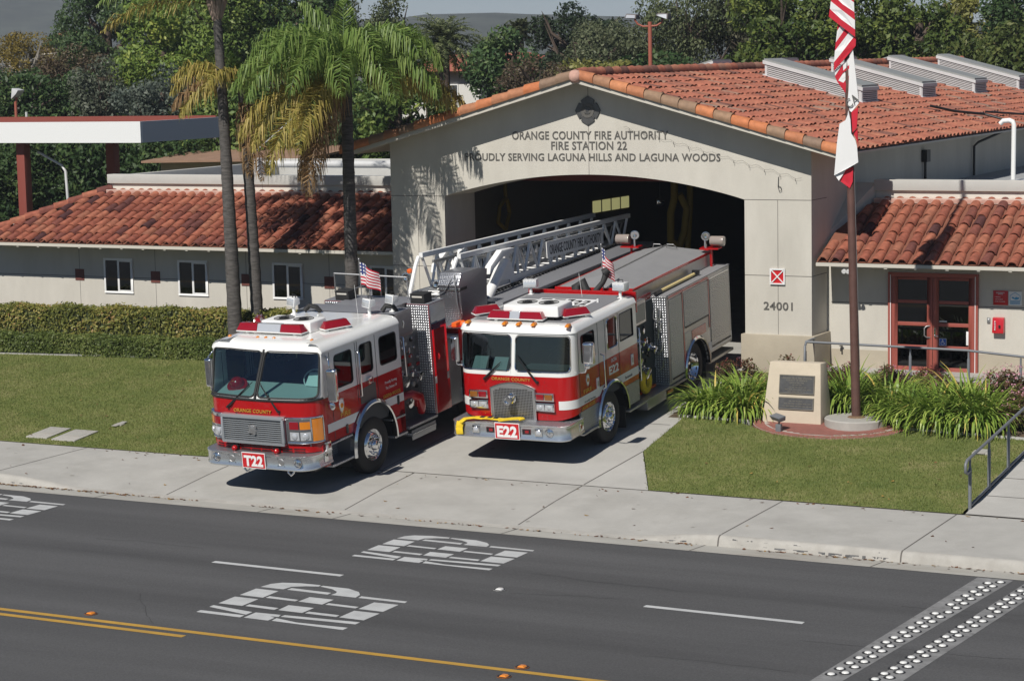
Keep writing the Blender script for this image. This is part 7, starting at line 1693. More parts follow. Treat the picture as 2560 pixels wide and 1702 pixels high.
for (x0, x1, z0_, z1_, kind) in ((-.27, .47, .62, .99, 0), (-.27, .47, .31, .545, 1)):
    q = MB(); a = [face(x0, z0_), face(x1, z0_), face(x1, z1_), face(x0, z1_)]; bk = [(p[0], p[1]+.02, p[2]) for p in a]; fr_ = [(p[0], p[1]-.012, p[2]) for p in a]
    q.hexa([fr_[0], fr_[1], bk[1], bk[0], fr_[3], fr_[2], bk[2], bk[3]], 0); t = .014
    for (xa, xb, za, zb_) in ((x0, x1, z0_, z0_+t), (x0, x1, z1_-t, z1_), (x0, x0+t, z0_+t, z1_-t), (x1-t, x1, z0_+t, z1_-t)):
        A = [face(xa, za), face(xb, za), face(xb, zb_), face(xa, zb_)]; q.hexa([(A[0][0], A[0][1]-.018, A[0][2]), (A[1][0], A[1][1]-.018, A[1][2]), A[1], A[0], (A[3][0], A[3][1]-.018, A[3][2]), (A[2][0], A[2][1]-.018, A[2][2]), A[2], A[3]], 1)
    pl = q.build('plaque', ['bronze', 'letter_bronze'], o)
    l = MB(); nd = Vector((0, .15, 1)).normalized()
    rows = (('LAGUNA HILLS FIRE STATION', .64, .035), ('COUNTY OF ORANGE', .44, .035), ('DEDICATED 1966', .30, .026), ('SUPERVISORS', .18, .022), ('BOARD OF SUPERVISORS', .30, .022), ('BOARD OF SUPERVISORS', .5, .02), ('BOARD OF SUPERVISORS', .38, .02)) if kind == 0 else (('FIRE STATION', .3, .024), ('LAGUNA HILLS', .5, .020), ('COUNTY OF ORANGE', .56, .020))
    for i, (tx, wd, hh) in enumerate(rows):
        z = z1_-.055-i*.044 if kind == 0 else z1_-.06-i*.05
        if i < (3 if kind == 0 else 0): p = face(.10, z-.02); lettering(l, tx, (p[0], p[1]-.0125, p[2]), (1, 0, 0), nd, wd, hh, .02, .004)
        else:
            r_ = random.Random(i+kind*9); x = .10-wd/2
            while x < .10+wd/2: w_ = r_.uniform(.03, .09); p = face(x, z-.012); l.box(p[0], p[0]+w_, p[1]-.0155, p[1]-.0125, p[2], p[2]+.011); x += w_+.018
    l.build('lettering', 'letter_bronze', pl)
o = thing('flagpole', 'tall rusty brown steel flagpole standing on a round concrete base', 'flagpole', (7.83, -4.32, -.40))
mb = MB(); mb.lathe((0, 0, -.1), (0, 0, 1), [(.63, 0), (.63, .265), (.61, .285), (.15, .287), (.001, .287)], 48, cap=False); mb.build('base', 'curb_concrete', o, smooth=35)
mb = MB(); mb.lathe((-.0, .0, .185), (0, 0, 1), [(.18, 0), (.16, .02), (.09, .035)], 24, cap=False); mb.build('collar', 'rust_collar', o, smooth=40)
mb = MB(); mb.path([(0, 0, .1), (-.10, 0, 4.5), (-.26, 0, 11.5)], [.092, .080, .055], 18); mb.build('pole', 'rust_pole', o, smooth=60)
mb = MB(); mb.path([(.085, -.04, 1.2), (-.20, -.04, 11.4)], .004, 5); mb.build('halyard', 'alu', o)
# flags hanging in folds from the pole: each panel is a fold of cloth
FX = lambda px: 7.83+(px-87*3.267)*.00815/3.267
FZ = lambda py: 7.98+.12-py/3.267*.0080
def fold(mb, pts, y0, dy=0.0, mi=0):
    """a fold panel; its depth varies a little across its width"""
    xs = [p[0] for p in pts]; a, b = min(xs), max(xs)
    Q = [(FX(x), -4.32+y0+dy*math.sin((x-a)/(b-a+1e-6)*math.pi), FZ(y)) for x, y in pts]
    F = Q; B = [(p[0], p[1]+.012, p[2]) for p in Q]; n = len(Q)
    mb.add(F+B, [tuple(range(n)), tuple(range(2*n-1, n-1, -1))]+[(i, (i+1) % n, n+(i+1) % n, n+i) for i in range(n)], mi)
def sub(pts, n=3): return pts
o = thing('american_flag', 'red and white striped american flag hanging limp in folds on the flagpole', 'flag', (0, 0, 0)); mb = MB(); f = -.13
for (pts, mi) in ((((120, 0), (200, 0), (245, 40), (290, 80), (293, 155), (205, 92), (118, 12)), 1), (((200, 0), (283, 0), (290, 80), (245, 40)), 0), (((118, 12), (205, 92), (293, 155), (297, 218), (200, 138), (103, 65)), 0), (((103, 65), (200, 138), (297, 218), (298, 290), (196, 212), (95, 125)), 1), (((95, 125), (196, 212), (298, 290), (299, 350), (190, 262), (85, 185)), 0),
                  (((120, 0), (200, 0), (285, 0), (283, -90), (140, -90)), 0), (((140, -90), (283, -90), (283, -200), (160, -200)), 1), (((160, -200), (283, -200), (283, -420), (180, -420)), 2)): fold(mb, pts, f-.03, -.05, mi)
for (pts, mi) in ((((150, 245), (178, 258), (148, 300)), 0), (((178, 258), (215, 285), (135, 390), (148, 300)), 1), (((215, 285), (245, 312), (128, 455), (135, 390)), 0), (((245, 312), (282, 350), (200, 455), (120, 545), (128, 455)), 1), (((282, 350), (300, 350), (296, 420), (210, 520), (118, 612), (120, 545), (200, 455)), 0)): fold(mb, pts, f+.02, -.03, mi)
for (pts, mi) in ((((122, 650), (120, 612), (185, 560), (148, 612), (128, 645)), 1), (((122, 655), (150, 610), (187, 560), (187, 628), (150, 690)), 0), (((187, 560), (247, 500), (246, 560), (190, 612)), 1), (((190, 612), (246, 560), (246, 592), (187, 628)), 0), (((150, 690), (190, 625), (246, 592), (246, 640), (188, 708)), 1), (((120, 655), (150, 690), (188, 708), (246, 640), (246, 722), (225, 772), (205, 790), (192, 772), (140, 700)), 0)): fold(mb, pts, f+.06, .02, mi)
mb.build('cloth', ['flag_red', 'flag_white', 'flag_blue'], o)
o = thing('state_flag', 'white state flag with a red stripe hanging limp below the striped flag', 'flag', (0, 0, 0)); mb = MB(); f = -.10
for (pts, mi, y) in ((((245, 480), (272, 440), (285, 560), (296, 660), (316, 870), (260, 940), (245, 930), (224, 860), (234, 770)), 1, .03), (((260, 940), (314, 903), (306, 1062), (270, 1102), (263, 1000)), 0, .0), (((270, 1102), (306, 1062), (311, 1198), (300, 1155)), 0, .03), (((245, 925), (262, 1000), (268, 1108), (300, 1160), (312, 1210), (322, 1336), (225, 1392), (125, 1441), (150, 1182), (173, 1030), (222, 1003), (240, 960)), 1, -.05), (((125, 1441), (217, 1396), (160, 1484)), 1, .0), (((217, 1394), (271, 1376), (268, 1490), (246, 1544), (160, 1484)), 0, .02)): fold(mb, pts, f+y, -.03, mi)
mb.build('cloth', ['flag_red', 'flag_white'], o)
l = MB()
lettering(l, 'CA', (FX(283), -4.32+f-.012, FZ(880)), (.75, 0, .62), (-.5, 0, .8), .26, .17, .0, .004); l.build('lettering', 'letter', o)
o = thing('ground_spotlight', 'small grey spotlight on a short post in the brick paving', 'spotlight', (6.55, -5.25, -.43))
mb = MB(); mb.box(-.055, .055, -.05, .05, 0, .15); mb.path([(0, 0, .15), (.01, 0, .22)], .018, 8); mb.build('post', 'rail_grey', o, bevel=.006)
mb = MB(); mb.hexa([(-.13, -.05, .24), (.06, -.09, .20), (.12, .06, .22), (-.06, .10, .26), (-.17, -.10, .33), (.05, -.15, .28), (.13, .05, .31), (-.08, .10, .36)]); mb.build('lamp_head', 'rail_grey', o, bevel=.012)
# handrails
def rail(name, label, segs, posts, r=.027, pr=.025):
    o = thing(name, label, 'handrail', (0, 0, 0))
    mb = MB()
    for P in segs: mb.path(P, r, 10)
    mb.build('rail', 'rail_grey', o, smooth=60)
    for (x, y, z0_, z1_) in posts:
        mb = MB(); mb.path([(x, y, z0_-.05), (x, y, z1_-.18), (x, y, z1_-.15), (x, y, z1_-.02)], [pr*1.25, pr*1.25, pr*.85, pr*.85], 10); mb.build('post', 'rail_grey', o, smooth=40)
rail('handrail', 'long grey handrail in front of the entrance door', [[(5.45, -.75, .2), (5.45, -.72, .66), (5.44, -.6, .745), (5.4, .15, .745)], [(5.42, -.62, .745), (7.7, -.55, .71), (8.95, -.5, .69), (10.2, -.55, .61), (12.5, -.6, .40)]], [(5.45, -.7, 0, .72), (7.75, -.55, 0, .70), (9.0, -.5, 0, .68), (10.12, -.55, 0, .60), (6.6, -.58, 0, .72), (11.3, -.58, 0, .5)])
Z = lambda y: gz(y)+.90+.0*y
rail('handrail', 'sloping grey handrail along the path at the lower right', [[(11.55, -9.32, gz(-9.32)+.68), (11.55, -9.50, gz(-9.5)+.67), (11.55, -9.60, gz(-9.6)+.72), (11.55, -9.60, gz(-9.6)+.85), (11.55, -9.50, gz(-9.5)+.90), (11.55, -9.3, .06), (11.55, -8.1, .17), (11.55, -6.8, .29), (11.55, -5.5, .41), (11.55, -2.5, .69)], [(11.55, -9.3, gz(-9.3)+.06), (11.55, -2.5, gz(-2.5)+.06)]], [(11.55, -9.33, gz(-9.33), .05), (11.55, -8.13, gz(-8.13), .17), (11.55, -6.85, gz(-6.85), .285), (11.55, -5.5, gz(-5.5), .41), (11.55, -4.2, gz(-4.2), .53), (11.55, -2.6, gz(-2.6), .68)])
# concrete covers in the lawns
def cover(x0, x1, y0, y1, label, grp=None, sk=0.0):
    o = thing('utility_cover', label, 'cover', ((x0+x1)/2, (y0+y1)/2, gz((y0+y1)/2)), grp); cx_, cy_ = (x0+x1)/2, (y0+y1)/2
    mb = MB(); f = lambda x, y, z: (x-cx_+sk*(y-cy_), y-cy_, gz(y)-gz(cy_)+z)
    mb.hexa([f(x0, y0, -.03), f(x1, y0, -.03), f(x1, y1, -.03), f(x0, y1, -.03), f(x0, y0, .045), f(x1, y0, .045), f(x1, y1, .045), f(x0, y1, .045)]); mb.build('lid', 'curb_concrete', o, bevel=.012)
    mb = MB(); q = .17*(x1-x0); mb.hexa([f(x0+q, y0+.28, .044), f(x1-q, y0+.28, .044), f(x1-q, y1-.28, .044), f(x0+q, y1-.28, .044), f(x0+q, y0+.28, .049), f(x1-q, y0+.28, .049), f(x1-q, y1-.28, .049), f(x0+q, y1-.28, .049)]); mb.build('lid_plate', 'gutter', o)
cover(-8.94, -8.38, -9.33, -8.50, 'left of two grey concrete utility covers in the left lawn', 'concrete covers in the lawns', .0)
cover(-8.22, -7.60, -9.38, -8.56, 'right of two grey concrete utility covers in the left lawn', 'concrete covers in the lawns')
cover(10.62, 10.92, -5.95, -5.72, 'small pale concrete cover in the right lawn by the handrail', 'concrete covers in the lawns')
cover(-7.62, -7.42, -8.02, -7.86, 'tiny grey cover in the left lawn above the two large covers', 'concrete covers in the lawns')

# ------------------------------------------------------------------ palms
def frond_geo(rs, base, az, el, L, droop, nl, ll, w, hang, V, T, tone, mbr, flat=0.0, r0=.022):
    p = np.array(base, float); n = 14; pts = [p.copy()]; dirs = []
    for i in range(n):
        t = i/n; e = el-droop*(t**1.25); d = np.array([math.cos(az)*math.cos(e), math.sin(az)*math.cos(e), math.sin(e)]); p = p+d*L/n; pts.append(p.copy()); dirs.append(d)
    mbr.path([tuple(q) for q in pts], [r0*(1-.85*i/n) for i in range(n+1)], 5)
    for k in range(nl):
        t = .12+.88*(k+rs.rand())/nl; i = min(n-1, int(t*n)); fr = t*n-i; q = pts[i]+(pts[i+1]-pts[i])*fr; d = dirs[i]
        sd = np.cross(d, [0, 0, 1.0]); sn = np.linalg.norm(sd); sd = sd/sn if sn > .05 else np.array([math.sin(az), -math.cos(az), 0]); up = np.cross(sd, d)
        for s in (1, -1):
            l = ll*(math.sin(math.pi*min(1, .12+t*.95))**.6)*rs.uniform(.75, 1.15); dd = sd*s*rs.uniform(.6, 1.0)+d*.55+up*rs.normal(flat, .35); dd /= np.linalg.norm(dd)
            a = q; b = a+dd*l*.45; d2 = dd*(1-hang)+np.array([rs.normal(0, .1), rs.normal(0, .1), -1.0])*hang; d2 /= np.linalg.norm(d2); c = b+d2*l*.6
            ww = np.cross(dd, [rs.normal(0, .5), rs.normal(0, .5), 1.0]); ww = ww/(np.linalg.norm(ww)+1e-6)*w
            V += [a-ww*.5, a+ww*.5, b+ww, b-ww, b-ww, b+ww, c+ww*.2, c-ww*.2]; tt = float(np.clip(tone+rs.normal(0, .18), 0, 1)); T += [tt, min(1, tt+.06)]
def palm(name, label, x, y, z0, ztop, rb, rt, fronds, seed, nl=70, ll=.55, w=.014, hang=.6, kinds=('PLM', 'PLY', 'PLD'), lean=(0, 0), bark='bark', boots=False, group=None, skirt=False):
    rs = np.random.RandomState(seed); o = thing(name, label, 'palm tree', (x, y, z0), group); H = ztop-z0
    mb = MB(); n = 40; mb.path([(lean[0]*(k/n)**1.5, lean[1]*(k/n)**1.5, -.1+(H+.1)*k/n) for k in range(n+1)], [rb+(rt-rb)*(k/n)**.8+.012*((k % 2)) for k in range(n+1)], 16); mb.build('trunk', bark, o, smooth=60)
    top = np.array([lean[0], lean[1], H]); G = {}
    for (az, el, L, dr, kd) in fronds:
        V, T, r_ = G.setdefault(kd, ([], [], MB())); frond_geo(rs, top+np.array([rs.normal(0, .05), rs.normal(0, .05), rs.uniform(-.1, .15)]), R(az)+YAW, R(el), L, R(dr), nl, ll, w, hang if kd < 2 else min(.95, hang+.2), V, T, .5, r_)
    for kd, (V, T, r_) in G.items():
        fo = np_mesh('fronds', np.array(V), 4, LM[kinds[kd]], T, o); r_.build('frond_stems', LM[kinds[kd]], fo, smooth=60)
    if boots:
        mb = MB(); 
        for k in range(9):
            a = k*.7; mb.path([(lean[0]+.06*math.cos(a), lean[1]+.06*math.sin(a), H-.35), (lean[0]+.17*math.cos(a), lean[1]+.17*math.sin(a), H+.05), (lean[0]+.30*math.cos(a), lean[1]+.30*math.sin(a), H+.55)], [.05, .075, .03], 8)
        mb.build('leaf_boots', 'boot', o, smooth=60)
    return o
# tall slim palm: crown above the frame, old fronds hang into view
palm('queen_palm', 'tallest slim grey palm trunk, left of the three, its crown above the view', -8.58, -1.9, -.15, 8.35, .19, .095,
     [(185, 30, 3.4, 75, 0), (172, 12, 3.2, 65, 1), (160, 45, 3.3, 80, 0), (200, 48, 3.2, 85, 0), (140, 55, 3, 70, 0), (100, 62, 3, 70, 0), (60, 60, 3, 75, 0), (20, 55, 3.2, 80, 0), (350, 48, 3.2, 85, 0), (320, 60, 3, 80, 0), (280, 62, 3, 80, 0), (240, 58, 3, 80, 0), (5, 62, 3.2, 70, 0)], 101, boots=True, lean=(-.25, .05))
palm('queen_palm', 'slim palm with a thin brownish crown, middle of the three palms', -8.40, -1.2, -.1, 6.42, .16, .11,
     [(182, 40, 2.3, 120, 1), (195, 12, 2.0, 90, 2), (170, 55, 2.3, 130, 1), (210, 0, 1.9, 80, 1), (60, 65, 1.9, 130, 0), (20, 50, 2.0, 130, 1), (130, 65, 2.0, 130, 0), (300, -50, 2.6, 38, 2), (240, 45, 2, 130, 1), (285, -62, 2.4, 26, 2), (340, 60, 1.9, 140, 1)], 102, nl=95, ll=.55, w=.015, hang=.75, lean=(-.22, .0))
palm('queen_palm', 'palm with the full drooping yellow green crown in front of the gable', -5.45, -1.6, -.12, 6.62, .165, .125,
     [(2, 14, 3.3, 72, 1), (354, 6, 3.0, 66, 1), (12, 28, 2.6, 100, 0)]
     +[(15+30*k+(k*7 % 11), 66-(k*13 % 9), 3.1+.12*(k % 3), 146+(k*5 % 12), 0) for k in range(12)]
     +[(165+27*k, 40-(k*11 % 10), 3.5, 124+(k*7 % 9), 0) for k in range(7)]
     +[(184, 4, 3.4, 90, 1), (206, -4, 3.5, 84, 1), (228, -12, 3.7, 76, 1), (250, 2, 3.5, 92, 1), (238, -42, 3.5, 44, 2), (215, -50, 2.9, 36, 2), (90, 80, 2.0, 40, 0), (200, 78, 2.2, 60, 0)], 103, nl=150, ll=.78, w=.016, hang=.82)
def phoenix(name, label, x, y, z, zt, L, seed, n=70, ll=.22, w=.018, kinds=('PHX', 'PLY', 'PLD'), rt=.28, arc=75):
    rs = np.random.RandomState(seed); F = []
    for k in range(n):
        t = k/n; F.append((k*137.5, 78-t*120+rs.normal(0, 6), L*rs.uniform(.9, 1.08), arc*(1-.45*max(0, t-.55)), 1 if (t > .93 and rs.rand() < .5) else 0))
    return palm(name, label, x, y, z, zt, rt*1.1, rt, F, seed, nl=46, ll=ll, w=w, hang=.12, kinds=kinds, bark='bark_brown')
phoenix('date_palm', 'big round headed date palm standing before the white house', -29.9, 47, 0, 7.75, 1.95, 111, n=90, ll=.26, w=.022)
phoenix('date_palm', 'smaller date palm half hidden right of the big date palm', -28.9, 50, 0, 7.0, 2.1, 112, n=40, ll=.26, w=.022)
phoenix('date_palm', 'tiny young palm in front of the white house wall', -29.1, 44, 0, 5.75, .7, 113, n=26, ll=.14, rt=.1)
phoenix('fan_palm', 'small distant fan palm between the date palms and the round dark tree', -40.1, 75, 0, 8.5, .95, 114, n=44, ll=.26, w=.05, arc=30, kinds=('OLV2', 'PLY', 'PLD'), rt=.16)

# ------------------------------------------------------------------ trees beyond the station
TREES = [
('conifer', -51.8, 50.0, 8.6, 2.5, 3.4, 'CON', 'dark green feathery conifer with drooping boughs left of the tall palm trunk'),
('broadleaf_tree', -42.2, 42.0, 7.0, 2.45, 2.9, 'BRT', 'bright yellow green broadleaf tree behind the white carport canopy'),
('broadleaf_tree', -41.7, 46.0, 8.4, 2.7, 3.1, 'MID', 'tall green broadleaf tree directly behind the two slim palm trunks'),
('broadleaf_tree', -39.2, 48.0, 8.9, 2.9, 3.3, 'DRK', 'dense dark green broadleaf tree behind the drooping palm crown'),
('broadleaf_tree', -39.1, 52.0, 9.3, 1.25, 2.04, 'OLV', 'thin crowned grey green tree with pale bare twigs against the sky'),
('olive_tree', -73.9, 70.0, 7.3, 2.48, 1.62, 'YEL', 'mustard yellow tree with bare white branches at the far left'),
('broadleaf_tree', -78.5, 80.0, 8.2, 1.26, 1.35, 'DRK', 'small dark blue green tree right of the mustard yellow tree'),
('bush', -44.6, 38.0, 6.6, 1.7, 1.15, 'BRN', 'brownish twiggy bush above the white canopy, left of the grey bush'),
('bush', -40.1, 34.0, 5.8, 1.2, 1.35, 'GRY', 'feathery grey green bush above the white canopy'),
('bush', -35.4, 32.0, 5.6, 1.8, 1.1, 'BLU', 'blue grey leafy bush behind the right end of the canopy'),
('laurel_bush', -43.7, 33.0, 5.4, 1.8, 1.34, 'DRK', 'glossy dark green bush at the far left above the canopy'),
('laurel_bush', -42.3, 35.0, 5.3, 1.6, 1.25, 'DRK2', 'glossy dark green bush behind the short lamp pole'),
('laurel_bush', -38.8, 27.0, 3.0, 2.3, 1.7, 'DRK', 'dark shaded bush under the canopy at the far left'),
('laurel_bush', -36.1, 28.0, 2.8, 2.3, 1.7, 'DRK', 'dark shaded bush under the canopy between its two red columns'),
('laurel_bush', -32.9, 29.0, 3.0, 2.3, 1.7, 'DRK', 'dark shaded bush under the canopy right of its second red column'),
('laurel_bush', -30.8, 30.0, 4.2, 1.6, 2.0, 'MID', 'dark green bush between the two slim palm trunks'),
('laurel_bush', -28.1, 30.0, 4.4, 1.7, 1.9, 'MID', 'mid green leafy bush right of the second palm trunk'),
('laurel_bush', -26.0, 31.0, 4.7, 1.7, 1.9, 'DRK2', 'dark green bush behind the drooping palm crown, above the flat roof'),
('laurel_bush', -22.6, 30.0, 5.0, 1.9, 1.25, 'MID', 'mid green leafy bush above the tiled gable left of the white house'),
('broadleaf_tree', -33.2, 48.0, 8.3, 1.06, 1.54, 'OLV2', 'open crowned green tree left of the big date palm'),
('broadleaf_tree', -32.1, 46.0, 6.1, 1.14, 1.14, 'DRK2', 'dark bushy tree left of the date palm trunk'),
('magnolia_tree', -24.2, 42.0, 6.4, 1.4, 1.55, 'DRK2', 'glossy dark green magnolia right of the date palms'),
('bush', -19.5, 36.0, 6.0, 1.23, 0.98, 'BRN', 'bare reddish brown bush just above the gable apex'),
('round_tree', -29.2, 60.0, 7.6, 2.45, 2.15, 'DOM', 'round dome shaped dark green tree against the sky'),
('olive_tree', -22.8, 50.0, 7.1, 1.75, 1.4, 'OLV', 'silvery grey green olive tree in front of the round dark tree'),
('olive_tree', -21.9, 52.0, 6.9, 1.3, 1.25, 'OLV', 'grey green olive tree right behind the twin lamp pole'),
('bush', -18.8, 40.0, 6.2, 1.7, 0.6, 'YGR', 'yellowish green low bush above the roof ridge'),
('pepper_tree', -19.6, 52.0, 8.0, 2.1, 2.2, 'OLV2', 'drooping grey green pepper tree right of the twin lamp pole'),
('pepper_tree', -17.3, 54.0, 8.0, 2.0, 2.4, 'OLB', 'brownish grey open tree with hanging twigs left of the flags'),
('ficus_tree', -12.6, 46.0, 7.8, 2.0, 2.0, 'FIC', 'dense dark green tree behind the first roof vent, left of the flags'),
('ficus_tree', -9.9, 47.0, 7.9, 2.0, 2.15, 'FIC', 'dense dark green tree just right of the flags'),
('ficus_tree', -7.2, 48.0, 7.7, 1.85, 1.95, 'FIC', 'dense dark green tree behind the third roof vent'),
('broadleaf_tree', -7.6, 58.0, 8.0, 1.45, 1.55, 'YGR', 'pale yellow green airy tree near the right edge'),
('vine_bush', -3.7, 44.0, 6.3, 1.5, 1.1, 'VIN', 'leafy green bush behind the right hand roof vents'),
('vine_bush', -1.9, 45.0, 6.5, 1.5, 1.3, 'VIN', 'leafy green bush at the far right edge above the vents'),
('broadleaf_tree', -3.9, 52.0, 8.6, 1.4, 1.2, 'DRK', 'blackish green tree in the top right corner'),
('laurel_bush', -16.8, 42.0, 5.6, 1.9, 1.3, 'DRK', 'dark bush filling the gap under the pepper trees behind the ridge'),
('laurel_bush', -47.5, 46.0, 5.6, 2.2, 1.6, 'DRK2', 'dark leafy bush between the conifer and the bright tree'),
('laurel_bush', -35.5, 44.0, 6.4, 2.2, 2.0, 'DRK', 'dark leafy tree behind the middle palm crown'),
('broadleaf_tree', -46.2, 49.0, 9.3, 2.4, 2.4, 'MID', 'tall green tree behind the tallest palm trunk'),
]
for i, (nm, x, y, z, rx, rz, kd, lb) in enumerate(TREES):
    rx *= 1.12; rz *= 1.1
    kw = dict(leaf=.15, dens=1.0, clump=.42, low=('bush' in nm or nm in ('magnolia_tree', 'round_tree', 'ficus_tree')))
    if kd in ('OLV', 'OLV2', 'OLB', 'GRY', 'BLU'): kw.update(leaf=.11, dens=.62, droop=.6)
    if kd == 'OLB': kw.update(bare=.35, droop=1.5)
    if kd == 'BRN': kw.update(leaf=.08, bare=.45)
    if nm == 'conifer': kw.update(leaf=.12, droop=1.2, clump=.34)
    if nm == 'pepper_tree': kw.update(droop=2.2)
    if kd == 'DOM': kw.update(clump=.30, leaf=.14, dens=1.3)
    if kd in ('BRT', 'MID', 'FIC'): kw.update(leaf=.16, clump=.38)
    if kd == 'YEL': kw.update(bark='bark_pale', bare=.2, leaf=.12)
    if kd == 'OLV' and x < -35: kw.update(bark='bark_pale', bare=.5)
    tree(nm, lb, x, y, z, rx, rz, kd, 200+i, group='trees and bushes behind the station', **kw)
# far trees below the hill
fr_ = random.Random(4)
far = []
for k in range(26):
    px = fr_.uniform(-10, 215); Yd = fr_.uniform(220, 420); far.append((px, Yd))
FL = ['far dark tree below the hill at the left edge', 'far dark tree right of the little white house']
for i, (px, Yd) in enumerate(far):
    # stand them along the sight lines left of the conifer, on rising ground
    t = Yd/1200; x = -1012*t+22+(px/170)*40*t+fr_.uniform(-6, 6)*t; z = 6.967+fr_.uniform(10, 24)*t-1.5
    tree('far_tree', 'small hazy dark tree among the far trees below the hill', x, Yd, z-2, 11*t+1.6, 9*t+1.4, 'FAR', 300+i, dens=.9, leaf=.5, low=True, group='hazy far trees below the hill', cat='tree')

# ------------------------------------------------------------------ carport, lamps, other buildings
o = thing('carport', 'white fascia carport canopy on dark red columns behind the left wing', 'carport', (0, 0, 0))
y0, y1, xr = 14.0, 18.6, -23.05; xl = -44
zb, zt_ = 4.45, 5.15
mb = MB(); mb.box(xl, xr, y0, y0+.12, zb, zt_, 0); mb.build('front_fascia', 'canopy_white', o)
mb = MB(); mb.box(xr-.12, xr, y0+.12, y1, zb, zt_, 0); mb.box(xl, xr, y1, y1+.12, zb, zt_, 0); mb.build('side_fascia', 'canopy_grey', o)
mb = MB(); mb.box(xl, xr-.12, y0+.12, y1, 4.55, 4.75, 0); mb.box(xl, xr-.12, y1-.1, y1, 4.75, zt_+.06, 1); mb.box(xr-.2, xr-.12, y0+.12, y1, 4.75, zt_+.0, 1); mb.build('canopy_roof', ['roof_membrane', 'column_red'], o)
for (x, y) in ((-28.5, 14.6), (-27.3, 18.0), (-38.0, 14.6)):
    mb = MB(); mb.box(x-.17, x+.17, y-.17, y+.17, 0, 4.55); mb.build('column', 'column_red', o, bevel=.01)
mb = MB()
for x in (-24.2, -23.6): mb.lathe((x, 17, 4.40), (0, 0, 1), [(.06, 0), (.08, .1)], 10)
mb.build('ceiling_lamp', 'white_plastic', o)
o = thing('roof_handrail', 'pale bent handrail pipe beside the carport column', 'rail', (0, 0, 0)); mb = MB(); mb.path([(-28.1, 14.9, 4.1), (-27.1, 14.9, 3.65), (-26.95, 14.9, 3.45), (-26.9, 14.9, 2.4)], .05, 8); mb.build('rail', 'galv', o, smooth=50)
o = thing('flood_lamp_pole', 'short reddish lamp pole with a tilted square head above the canopy', 'street lamp', (-34.9, 22, 0)); mb = MB(); mb.path([(0, 0, 0), (0, 0, 5.7)], .06, 10); mb.path([(0, 0, 5.65), (.06, 0, 5.85)], .05, 8); mb.build('pole', 'lamp_pole', o, smooth=50); mb = MB(); mb.hexa([(-.06, -.2, 5.8), (.2, -.2, 6.0), (.2, .2, 6.0), (-.06, .2, 5.8), (-.0, -.2, 6.22), (.30, -.2, 6.14), (.30, .2, 6.14), (.0, .2, 6.22)]); mb.build('lamp_head', 'galv', o, bevel=.02); mb = MB(); mb.path([(.42, .1, 4.3), (.42, .1, 5.3)], .05, 8); mb.build('vent_stack', 'galv', o)
o = thing('twin_lamp_pole', 'tall reddish lamp pole with two floodlight heads above the ridge', 'street lamp', (-14.36, 36, 0)); mb = MB(); mb.path([(0, 0, 0), (0, 0, 8.3)], .085, 10); mb.build('pole', 'lamp_pole', o, smooth=50); mb = MB(); mb.path([(-.62, -.1, 8.42), (-.52, -.05, 8.22), (-.3, 0, 8.12), (0, 0, 8.12), (.3, 0, 8.14), (.46, .1, 8.26), (.5, .12, 8.4)], .04, 8); mb.build('arm', 'lamp_pole', o, smooth=50)
for (x, a) in ((-.75, 1), (.62, -1)):
    mb = MB(); mb.hexa([(x-.28, -.2, 8.50-.03*a), (x+.22, -.2, 8.40+.03*a), (x+.22, .25, 8.38+.03*a), (x-.28, .25, 8.48-.03*a), (x-.22, -.12, 8.64), (x+.2, -.12, 8.60), (x+.2, .2, 8.60), (x-.22, .2, 8.64)]); mb.build('lamp_head', 'louver_dark', o, bevel=.02); mb = MB(); mb.hexa([(x-.22, -.205, 8.50-.03*a), (x+.18, -.205, 8.42+.03*a), (x+.18, -.195, 8.42+.03*a), (x-.22, -.195, 8.50-.03*a), (x-.2, -.14, 8.6), (x+.16, -.14, 8.57), (x+.16, -.13, 8.57), (x-.2, -.13, 8.6)]); mb.build('lamp_glass', 'clear_lens', o)
o = thing('storage_building', 'low tan building with a thin brown overhanging roof behind the flat roof', 'building', (0, 0, 0)); mb = MB(); mb.box(-31.1, -24.5, 26, 30, 0, 3.25); mb.build('wall', 'tan_wall', o); mb = MB(); mb.hexa([(-31.6, 25.4, 3.18), (-24.0, 25.4, 3.30), (-24.0, 30.6, 3.62), (-31.6, 30.6, 3.5), (-31.6, 25.4, 3.26), (-24.0, 25.4, 3.38), (-24.0, 30.6, 3.72), (-31.6, 30.6, 3.6)]); mb.build('roof', 'tan_roof', o)
o = thing('guy_strut', 'thin pale diagonal strut rising behind the second palm trunk', 'strut', (0, 0, 0)); mb = MB(); mb.path([(-18.9, 14, 3.9), (-17.1, 14, 5.2)], .018, 6); mb.build('strut', 'galv', o)
o = thing('white_house', 'distant white house with red tile roof behind the date palms', 'house', (0, 0, 0))
mb = MB(); mb.box(-40, -33.5, 60, 70, 0, 6.35); mb.build('wall', 'house_white', o)
mb = MB(); mb.hexa([(-40.5, 59.3, 6.35), (-33, 59.3, 6.35), (-33, 70.7, 6.35), (-40.5, 70.7, 6.35), (-38.5, 64, 7.3), (-35, 64, 7.3), (-35, 66, 7.3), (-38.5, 66, 7.3)]); mb.build('roof', 'house_roof', o)
for (x, z) in ((-38.8, 5.2), (-36.6, 5.2), (-35.3, 3.6), (-34.6, 5.2)):
    mb = MB(); mb.box(x-.35, x+.35, 59.93, 60.0, z-.45, z+.45); w_ = mb.build('window', 'white_plastic', o); mb = MB(); mb.box(x-.3, x+.3, 59.92, 59.935, z-.4, z+.4); mb.build('pane', 'dark_int', w_)
